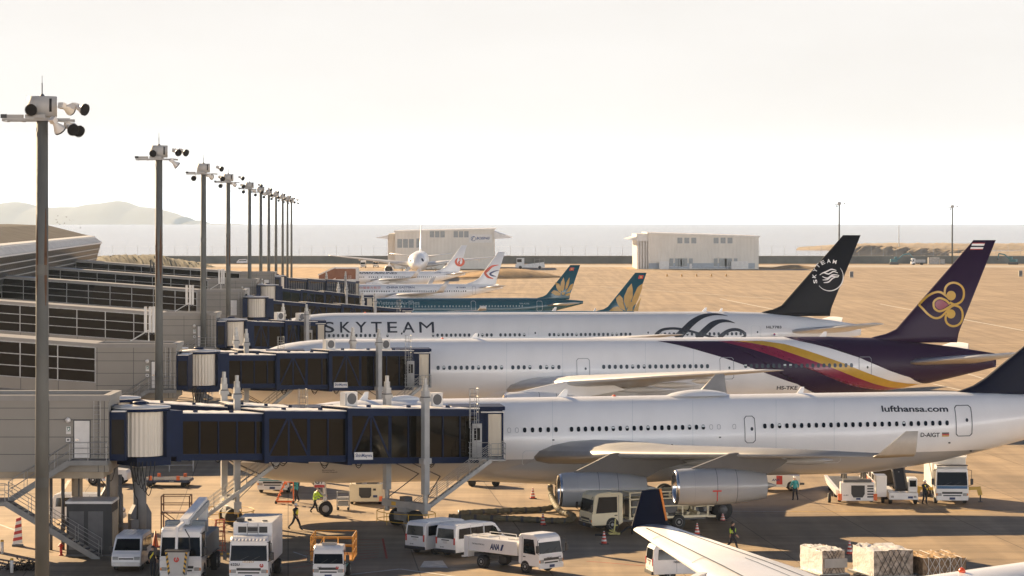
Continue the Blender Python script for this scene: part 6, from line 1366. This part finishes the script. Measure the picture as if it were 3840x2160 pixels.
for x in (-1.9, 0, 1.9): m.tube((x, 0, 0), (x, 0, .95), .05, 6)
for z in (.5, .92): m.tube((-1.9, 0, z), (1.9, 0, z), .04, 6)
m.build('rail', t)
# air conditioning hoses to the belly
HOSE = mat('hose_grey_yellow', (.20, .175, .11), .8, var=.15, scale=3)
def hose(pts, r, label):
    P = []; n = len(pts)
    for i in range(n-1):
        p0, p1, p2, p3 = [Vector(pts[max(0, min(n-1, j))]) for j in (i-1, i, i+1, i+2)]
        k = max(2, int((p2-p1).length/.16))
        for q in range(k): u = q/k; P.append(.5*((2*p1)+(-p0+p2)*u+(2*p0-5*p1+4*p2-p3)*u*u+(-p0+3*p1-3*p2+p3)*u**3))
    P.append(Vector(pts[-1])); rings = []
    for i, p in enumerate(P):
        d = (P[min(i+1, len(P)-1)]-P[max(i-1, 0)]).normalized(); a = d.cross(Vector((0, 0, 1)))
        if a.length < .1: a = Vector((1, 0, 0))
        a.normalize(); b = a.cross(d); rr = r*(1.08 if i % 3 == 0 else .92); rings.append([p+(a*math.cos(2*math.pi*j/12)+b*math.sin(2*math.pi*j/12))*rr for j in range(12)])
    m = MB(); 
    for i in range(len(rings)-1):
        m.m(DGREY if i % 6 == 0 else HOSE, True).loft([rings[i], rings[i+1]], i == 0, i == len(rings)-2)
    tag(m.build('air_hose'), label, 'hose', 'ribbed air hoses under the belly')
g3 = lambda px, py, z: tuple(G(px, py, z))
bx = G(2072, 1905)
hose([g3(1685, 1938, .2), g3(1900, 1944, .2), g3(2110, 1952, .2), g3(2150, 1935, .2), g3(2100, 1915, .25), (bx.x-.1, bx.y, .9), (bx.x-.15, bx.y+.2, 2.4)], .2, 'ribbed air hose bent sharply back, lying in front of the straighter hose')
hose([g3(1720, 1924, .2), g3(1900, 1914, .2), g3(2060, 1905, .25), (bx.x+.35, bx.y, .8), (bx.x+.25, bx.y+.2, 2.4)], .2, 'straighter ribbed air hose lying behind the sharply bent hose')
c0 = G(1815, 1822)
t = thing('lavatory_cart', 'white low service cart seen under the belly of the nearest parked jet', 'cart', c0, R(0)); MB().m(WHITE).box(-1.2, 1.2, -.6, .6, .55, 1.3, bev=.05).m(DGREY).box(-1.3, 1.3, -.5, .5, .35, .549).box(1.3, 2.2, -.04, .04, .38, .46).build('body', t)
for x in (-.9, .9):
    for y in (-.55, .55): MB().m(BLACK, True).lathe([(-.1, .3), (.1, .3)], (x, y, .3), 'y', 14).build('wheel', t)
# ------------------------------------------------------------------ cones, cargo
CW = mat('cone_white', (.75, .73, .68), .5); CR = mat('cone_red', (.60, .06, .03), .5)
def cone(px, py, h, label, striped=True):
    t = thing('traffic_cone', label, 'traffic cone', G(px, py), R(10), 'traffic cones'); b = MB().m(TRIMB if striped else CR).box(-.25, .25, -.25, .25, 0, .05, bev=.01).build('base', t); m = MB()
    zs = [.05, .22, .36, .5, .62, .74, .84, .93, 1.0] if striped else [.05, 1.0]
    for k in range(len(zs)-1):
        rr = lambda q: (.20*(1-q)+.035*q); m.m(CW if k % 2 and striped else (CR if striped else ORANGE), True).lathe([(zs[k]*h, rr(zs[k])), (zs[k+1]*h, rr(zs[k+1]))], (0, 0, 0), 'z', 18, False, k == len(zs)-2)
    m.build('cone', t); return t
cone(1998, 1870, .80, 'striped cone standing in sunlight beyond the air hoses'); cone(2036, 1970, .80, 'striped cone in shadow between the air hoses and the minibuses'); cone(2265, 2040, .80, 'striped cone by the hydrant stand in front of the cream truck')
cone(2614, 2005, .75, 'striped cone by the rear of the cream truck beside the navy wing tip'); cone(3186, 2080, .88, 'striped cone on the shaded apron behind the wrapped cargo'); cone(583, 2051, 1.0, 'plain orange cone by the rotunda column', False); cone(626, 2010, .8, 'plain orange cone behind the bucket truck mirror', False)
cone(2710, 1953, .5, 'small cone chocked against the main wheel of the nearest parked jet')
WRAP = mat('plastic_wrap', (.74, .72, .68), .28, var=.12, scale=3, bump=.9, bscale=7); CARD = mat('cardboard_load', (.25, .17, .10), .75, var=.5, scale=4, bump=.8, bscale=6); NET = mat('cargo_net', (.03, .03, .03), .8); PLYM = mat('grey_board', (.36, .36, .35), .6, var=.15)
def load(px, py, rz, w, d, h, label, top, kind):
    t = thing('cargo_pallet', label, 'cargo', G(px, py), rz, 'cargo pallets on dollies'); random.seed(int(px))
    n = 10; m = MB()
    def face(o, u, v_, mt, amp):
        m.m(mt, True); P = []
        nn = Vector(u).cross(Vector(v_)).normalized()
        for i in range(n+1):
            for j in range(n+1): e = min(i, j, n-i, n-j); P.append(Vector(o)+Vector(u)*i/n+Vector(v_)*j/n+nn*(random.uniform(-amp, amp) if e else random.uniform(-amp, amp)*.4))
        m.add(P, [(i*(n+1)+j, (i+1)*(n+1)+j, (i+1)*(n+1)+j+1, i*(n+1)+j+1) for i in range(n) for j in range(n)])
    z0 = .55; a, b = w/2, d/2
    face((-a, -b, z0), (w, 0, 0), (0, 0, h), CARD if kind == 3 else mat('wrapped_brown', (.36, .30, .24), .42, var=.6, scale=3, bump=.8, bscale=5), .035); face((-a, b, z0), (0, -d, 0), (0, 0, h), WRAP if kind != 3 else CARD, .05); face((a, -b, z0), (0, d, 0), (0, 0, h), CARD, .04); face((a, b, z0), (-w, 0, 0), (0, 0, h), CARD, .03); face((-a, -b, z0+h), (w, 0, 0), (0, d, 0), top, .14)
    m.build('load', t)
    if kind == 1: MB().m(PLYM).box(-a+.1, a+.12, -b-.09, -b-.05, z0+.25*h, z0+.66*h).build('board', t)
    m = MB().m(NET if kind != 3 else OFFWHITE)
    for k in range(-5, 7):
        for sg in (-1, 1):
            x0 = a*k/3.5; x1 = x0+sg*h*.55
            if abs(x0) <= a and abs(x1) <= a: m.tube((x0, -b-.06, z0), (x1, -b-.06, z0+h), .014, 4)
    if kind == 3:
        for k in range(4): x = -a+w*(k+.5)/4; m.path([(x, -b-.06, z0), (x, -b-.06, z0+h+.03), (x, b, z0+h+.06)], .02, 4)
    m.build('cargo_net', t)
    m = MB().m(DGREY).box(-a-.25, a+.25, -b-.2, b+.2, .38, .5).m(STEEL).box(-a-.2, a+.2, -b-.15, b+.15, .5, .54); m.tube((-a-.25, 0, .42), (-a-1.3, 0, .3), .04, 6).build('dolly', t)
    for x in (-a, a):
        for y in (-b+.2, b-.2): MB().m(BLACK, True).lathe([(-.08, .2), (.08, .2)], (x*.85, y, .2), 'y', 14).build('wheel', t)
load(3083, 2174, R(17), 1.35, 3.2, 1.25, 'smallest cargo pallet, white plastic wrap with a grey board across its face', WRAP, 1)
load(3310, 2180, R(13), 2.3, 3.4, 1.36, 'big cargo pallet in white plastic wrap under a dark net', WRAP, 2)
load(3505, 2180, R(10), 2.5, 3.4, .95, 'low brown cargo pallet of cartons tied down with pale straps', mat('carton_top', (.40, .26, .13), .7, var=.5, scale=5, bump=.9, bscale=7), 3)
# ------------------------------------------------------------------ far vehicles and small things
def far_van(px, py, rz, label):
    v = Veh('far_van', label, 'van', G(px, py), rz); v.shell('body', [(-2.3, .35), (-2.3, 1.8), (-2.1, 1.95), (1.1, 1.95), (1.9, 1.15), (2.3, .95), (2.3, .35)], .85, WHITE, .06, 1, 1); v.panel('window', [(-2.0, 1.15), (-2.0, 1.7), (1.0, 1.7), (1.5, 1.15)], GLASS); v.wheels((-1.4, 1.3), .84, .33)
far_van(908, 989, R(175), 'tiny white van by the sea wall among the masts')
for px, py, lab in ((1361, 1004, 'tiny white truck facing the camera, first of two before the head-on jet'), (1408, 1003, 'tiny white truck facing the camera, closer to the engine of the head-on jet')):
    c0 = G(px, py); v, f, h, bl, c = truck('far_truck', lab, 'truck', (c0.x, c0.y+2.5, 0), R(-90), 2.0, 5.5, 2.6, WHITE, (1.8, -1.6), .4, group='white trucks by the far jet'); v.box('box', WHITE, -2.7, .9, -1, 1, .9, 2.9)
t = thing('passenger_steps', 'pale wheeled passenger steps parked alone by the sea wall between the two hangars', 'steps', G(1990, 1008), 0)
MB().m(OFFWHITE).box(-6, 5.5, -1.3, 1.3, .5, 1.7).box(-5.5, -2.5, -1.2, 1.2, 1.7, 4.2).prism([(-2.4, 1.71), (5.3, 1.71), (5.3, 2.6)], -1.2, 1.2).m(GLASS).box(-5.3, -3.5, -1.25, -1.21, 2.6, 3.8).build('body', t); m = MB().m(STEEL)
for x in (1.5, 3.4, 5.3): m.tube((x, -1.2, 1.7), (x, -1.2, 4.0), .06, 5)
m.tube((1.5, -1.2, 3.4), (5.3, -1.2, 4.0), .06, 5).build('railing', t); v_ = None
for x in (-4, 3.5): MB().m(BLACK).lathe([(-1.3, .6), (1.3, .6)], (x, 0, .6), 'y', 14).build('wheel', t)
def excavator(px, py, rz, label, reach):
    t = thing('excavator', label, 'excavator', G(px, py), rz); cm_ = mat('machine_teal', (.05, .16, .18), .5)
    MB().m(cm_).box(-1.5, 1.4, -1.2, 1.2, 1.1, 2.3, bev=.1).build('body', t); c = MB().m(cm_).box(.2, 1.5, .2, 1.15, 2.32, 3.3, bev=.08).m(GLASS).box(1.51, 1.53, .3, 1.05, 2.4, 3.1).build('cab', t)
    for y in (-.95, .95): MB().m(DGREY).box(-1.9, 1.9, y-.3, y+.3, 0, .95, bev=.2).build('track', t)
    MB().m(cm_).beam((1.2, -.3, 1.9), (4.0, -.3, 4.2), .4, .55).beam((4.0, -.3, 4.2), (6.5, -.3, 4.6), .4, .5).build('boom', t); MB().m(cm_).beam((6.5, -.3, 4.7), (reach, -.3, 2.6), .3, .4).m(DGREY).prism([(reach-.5, 2.8), (reach+.4, 2.6), (reach+.2, 1.6), (reach-.6, 1.9)], -.8, .2).build('stick', t)
excavator(3352, 992, 0, 'teal excavator with its arm stretched out in front of the sea wall', 8.3); excavator(3800, 992, R(150), 'teal digger at the photo edge in front of the sea wall', 7.0)
c0 = G(3442, 993); v, f, h, bl, c = truck('far_truck', 'tiny white dump truck beside the teal excavator', 'truck', (c0.x, c0.y, 0), R(185), 2.3, 6, 2.7, WHITE, (1.9, -1.6), .45); v.box('tipper', GREYP, -3, 1.2, -1.1, 1.1, 1.0, 2.2)
t = thing('block_stack', 'pale stack of blocks standing before the sea wall beyond the purple tail', 'stack', G(3502, 991)); MB().m(mat('block_pale', (.40, .38, .35), .8, var=.2)).box(-2.5, 2.3, -1, 1, 0, 2.9, bev=.1).box(2.6, 4.6, -1, 1, 0, 2.2, bev=.1).build('block', t)
for px, py, lab in ((3193, 1041, 'small pale cabinet standing alone on the far apron by the black tail'), (3827, 1037, 'small pale cabinet standing alone on the far apron at the photo edge')):
    t = thing('cabinet', lab, 'cabinet', G(px, py)); MB().m(mat('cabinet_grey', (.36, .34, .30), .6)).box(-.62, .62, -.4, .4, 0, 2.1, bev=.04).m(DGREY).box(-.5, .5, -.42, -.402, .3, 1.9).build('body', t)
for k in range(5):
    t = thing('marker_post', 'tiny amber marker in the even row on the apron before the plain hangar', 'marker', G(2501+k*55.5, 1037), 0, 'amber markers before the plain hangar'); MB().m(mat('marker_amber', (.5, .28, .08), .6)).lathe([(0, .4), (.3, .35), (.8, .2), (.9, .05)], (0, 0, 0), 'z', 10).build('post', t)
t = thing('tall_pole', 'slim tall grey pole far out on the sandy spit', 'pole', ((3371-1920)*1900/F, 1900, -1)); MB().m(GREYP).tube((0, 0, 0), (0, 0, 18), .35, 6, .15).build('post', t)
t = thing('antenna_pole', 'dark twin antenna posts standing on a pier roof by the grass bank', 'antenna', ((560-1920)*538/F, 540, 9.4)); MB().m(TRIMB).tube((0, 0, 0), (0, 0, 2.8), .14, 8).tube((.6, 0, 0), (.6, 0, 2.0), .05, 6).lathe([(.6, .16), (2.3, .16)], (.6, 0, 0), 'z', 8).build('post', t)
def aerial(X, Y, Z, label):
    t = thing('roof_antenna', label, 'antenna', (X, Y, Z), 0, 'cellular antennas on the pier roofs'); m = MB().m(OFFWHITE).tube((0, 0, 0), (0, 0, 1.0), .05, 8).tube((-1.6, 0, 0), (0, 0, .95), .05, 6)
    m.build('stand', t)
    for x in (-.28, .12, .42): MB().m(OFFWHITE).box(x-.12, x+.12, -.1, .1, .75, 3.0, bev=.03).m(TRIMB).box(x-.06, x+.06, -.08, .08, .55, .749).build('panel', t)
aerial((535-1920)/44*1.0, 246.5, 9.6, 'white panel antenna on the roof of the pier by the second light mast'); aerial((695-1920)/33.3, 324, 9.6, 'white panel antenna on the roof of the pier by the third light mast'); aerial((818-1920)/25.4, 424, 9.6, 'white panel antenna on the roof of the pier by the fourth light mast')
random.seed(5)
for px, py in ((217, 810), (250, 814), (210, 825), (262, 826), (277, 826), (214, 834), (242, 838), (224, 842), (268, 829), (300, 855)):
    d = 700; t = MB().m(mat('bird_grey', (.12, .12, .12), .8)).add([(-.45, 0, .12), (0, .1, 0), (.45, 0, .12), (0, -.18, .02)], [(0, 1, 3), (1, 2, 3)]).add([(0, .22, .03), (.05, 0, -.05), (-.05, 0, -.05), (0, -.35, .0)], [(0, 1, 3), (0, 3, 2), (0, 2, 1), (1, 2, 3)]).build('bird')
    t.location = ((px-1920)*d/F, d, H-(py-Y0)*d/F); t.rotation_euler = (random.uniform(-.4, .4), random.uniform(-.5, .5), random.uniform(0, 6)); tag(t, 'tiny dark bird in the flock flying over the concourse roof', 'bird', 'birds over the concourse')
# ------------------------------------------------------------------ people
def skinned(name, nodes, edges, parent, sub=1):
    """a continuous surface grown over a skeleton: nodes {key: (pos, radius)}"""
    keys = list(nodes); me = bpy.data.meshes.new(name); me.from_pydata([nodes[k][0] for k in keys], [(keys.index(a), keys.index(b)) for a, b in edges], [])
    o = bpy.data.objects.new(name, me); S.collection.objects.link(o); o.modifiers.new('skin', 'SKIN'); sk = me.skin_vertices[0].data
    for i, k in enumerate(keys): r = nodes[k][1]; g_ = 1.0 if k[0] in 'fghtn' and k not in ('hea', 'toel', 'toer') else 1.28; sk[i].radius = (r[0]*g_, r[1]*g_) if isinstance(r, tuple) else (r*g_, r*g_)
    for i in range(len(keys)): sk[i].use_root = (i == 0)
    if sub: o.modifiers.new('sub', 'SUBSURF').levels = sub; o.modifiers['sub'].render_levels = sub
    dg = bpy.context.evaluated_depsgraph_get(); m2 = bpy.data.meshes.new_from_object(o.evaluated_get(dg)); o.modifiers.clear(); o.data = m2; o.parent = parent
    for p in m2.polygons: p.use_smooth = True
    return o
def person(label, loc, rz, top, pants, vest=None, helmet=None, walk=1.0, arms=(.15, -.15), sash=None, bend=0.0, reach=0.0, hair=True):
    t = thing('person', label, 'person', loc, rz, None); s = .26*walk
    N = {'pel': ((0, 0, .95), (.12, .15)), 'wai': ((.01+bend*.05, 0, 1.10), (.11, .135)), 'che': ((.01+bend*.1, 0, 1.28), (.125, .165)), 'sho': ((bend*.16, 0, 1.40), (.09, .12)), 'nek': ((.01+bend*.2, 0, 1.49), .055), 'hea': ((.03+bend*.26, 0, 1.58), (.085, .078)), 'cro': ((.02+bend*.28, 0, 1.68), (.085, .075)), 'nos': ((.125+bend*.27, 0, 1.585), .018)}
    E = [('pel', 'wai'), ('wai', 'che'), ('che', 'sho'), ('sho', 'nek'), ('nek', 'hea'), ('hea', 'cro'), ('hea', 'nos')]
    for q, sg in (('l', 1), ('r', -1)):
        f = s if sg > 0 else -s; k = .5
        ear = (.02+bend*.27, sg*.085, 1.59); N['ear'+q] = (ear, .016); E.append(('hea', 'ear'+q))
        N['hip'+q] = ((0, sg*.095, .88), .095); N['kne'+q] = ((f*.55+.03, sg*.10, .49), .062); N['ank'+q] = ((f*1.05-(.12 if f < 0 else 0), sg*.10, .09+(.09 if f < -.1 else 0)), .043); N['toe'+q] = ((f*1.05-(.12 if f < 0 else 0)+.15, sg*.11, .05+(.02 if f < -.1 else 0)), .042)
        E += [('pel', 'hip'+q), ('hip'+q, 'kne'+q), ('kne'+q, 'ank'+q), ('ank'+q, 'toe'+q)]
        a = arms[0] if sg > 0 else arms[1]; rc = reach if sg < 0 else 0; bx_ = bend*.16
        N['arm'+q] = ((bx_, sg*.19, 1.39), .068); el = (bx_+a*.45+rc*.12, sg*.25, 1.13+rc*.05); wr_ = (bx_+a*1.2+.05+rc*.32, sg*.25, .90+abs(a)*.12+rc*.3); N['elb'+q] = (el, .052); N['wri'+q] = (wr_, .034)
        d = (Vector(wr_)-Vector(el)).normalized(); pm = Vector(wr_)+d*.07; N['pal'+q] = (tuple(pm), (.024, .038)); E += [('sho', 'arm'+q), ('arm'+q, 'elb'+q), ('elb'+q, 'wri'+q), ('wri'+q, 'pal'+q)]
        lat = Vector((1, 0, 0)); lat = (lat-d*lat.dot(d)).normalized()
        for i, (o_, ln) in enumerate(((-.028, .06), (-.010, .075), (.009, .08), (.027, .072))):
            b0 = pm+lat*o_+d*.035; N[f'f{i}{q}'] = (tuple(b0), .0095); N[f'g{i}{q}'] = (tuple(b0+d*ln*.6+Vector((0, -sg*.012, 0))), .0085); N[f'h{i}{q}'] = (tuple(b0+d*ln+Vector((0, -sg*.03, 0))), .0075); E += [('pal'+q, f'f{i}{q}'), (f'f{i}{q}', f'g{i}{q}'), (f'g{i}{q}', f'h{i}{q}')]
        th_ = Vector(wr_)+d*.035+lat*.035; N['th'+q] = (tuple(th_), .011); N['ti'+q] = (tuple(th_+lat*.03+d*.035), .009); E += [('wri'+q, 'th'+q), ('th'+q, 'ti'+q)]
    o = skinned('body', N, E, t); me = o.data; ms = [pants, top, SKIN, TRIMB]
    for m_ in ms: me.materials.append(m_)
    hd = [Vector(N[k][0]) for k in N if k[:3] in ('wri', 'pal') or k[:2] in ('th', 'ti') or k[0] in 'fgh' and len(k) == 3 and k[1].isdigit()]
    el_ = [Vector(N['elb'+q][0]) for q in 'lr']; zz_ = []
    for p in me.polygons:
        c = p.center; dh = min((c-h_).length for h_ in hd)
        p.material_index = 3 if c.z < .12 or min((c-Vector(N['toe'+q][0])).length for q in 'lr') < .1 else 2 if c.z > 1.475 or (dh < .07 and min((c-e).length for e in el_) > .17) else 0 if c.z < .93 and abs(c.y) < .19 else 1
    if vest or sash:
        V = {'a': ((.0, 0, .98), (.135, .165)), 'b': ((.01+bend*.05, 0, 1.1), (.128, .152)), 'c': ((.01+bend*.1, 0, 1.28), (.142, .18)), 'd': ((bend*.15, 0, 1.40), (.10, .15))}
        if vest:
            vo = skinned('vest', V, [('a', 'b'), ('b', 'c'), ('c', 'd')], t); vo.data.materials.append(vest)
            m = MB().m(LAMP)
            m.loft([[(.012+bend*.06+.150*math.cos(u), .176*math.sin(u), z) for u in [2*math.pi*k/20 for k in range(20)]] for z in (1.10, 1.15)], False, False); m.build('reflective_band', vo)
        if sash:
            m = MB().m(sash)
            for x in (-.165, .165): m.add([(x+bend*.1, -.15, 1.38), (x+bend*.1, -.07, 1.42), (x+bend*.05, .14, 1.08), (x+bend*.05, .10, 1.0)], [(0, 1, 2, 3)])
            m.build('reflective_sash', t)
    hx_, hz_ = .02+bend*.28, 1.645
    if helmet: MB().m(helmet, True).lathe([(hz_-.01, .125), (hz_+.005, .118), (hz_+.06, .105), (hz_+.1, .07), (hz_+.115, .01)], (hx_, 0, 0), 'z', 18).build('helmet', t)
    elif hair: MB().m(HAIR, True).lathe([(hz_-.09, .075), (hz_-.04, .096), (hz_+.04, .1), (hz_+.09, .07), (hz_+.115, .01)], (hx_-.022, 0, 0), 'z', 16).build('hair', t)
    for sg in (-1, 1): MB().m(TRIMB, True).lathe([(-.008, .004), (0, .010), (.008, .004)], (.108+bend*.27, sg*.034, 1.605), 'z', 8).build('eye', t)
    return t
person('person in a lime vest over dark clothes walking alone across the shaded apron', G(2747, 2063), R(5), CLOTHN, CLOTHN, LIME, None, 1.2, (-.12, .15))
person('person in a teal jacket and white helmet seen from behind near the outer engine', G(2982, 1878), R(105), TEAL, CLOTHN, None, WHITE, .6, (.15, -.1), bend=.5)
person('person in dark clothes and white helmet resting a hand on the blue fronted truck', G(3468, 1892), R(-60), CLOTHN, CLOTHN, None, WHITE, .15, (.05, .1), sash=YELV, reach=1)
person('person in dark coat and yellow vest walking past the parked jet nose', G(1108, 1988), R(-25), CLOTHN, CLOTHN, YELV, WHITE, 1.3, (-.1, .15))
person('person in teal jacket and white helmet standing by the orange steps', G(1112, 1883), R(150), TEAL, CLOTHN, None, WHITE, .1, (.1, .05), bend=.5)
person('person in a lime jacket bending towards the nose wheel', G(1180, 1924), R(30), LIME, CLOTHN, LIME, TRIMB, 1.0, (.3, .2), bend=1.0, reach=.8)
person('dark clothed person with a lime sash, taller of the pair beside the bucket truck', G(573, 2162), R(80), CLOTHN, CLOTHN, None, CLOTHN, .1, (.05, .05), sash=YELV)
person('dark clothed person with no sash, shorter of the pair beside the bucket truck', G(606, 2160), R(170), CLOTHN, CLOTHN, None, CLOTHN, .1, (.1, .2))
p_ = person('person in white helmet up on the lift basket of the cream truck between the engines', (0, 0, 0), R(100), CLOTHN, CLOTHN, None, WHITE, .1, (.3, .3), bend=.6)
c0 = G(2186, 1992); p_.location = (c0.x+4.1+3.65, c0.y+1.5+1.3, 1.46)
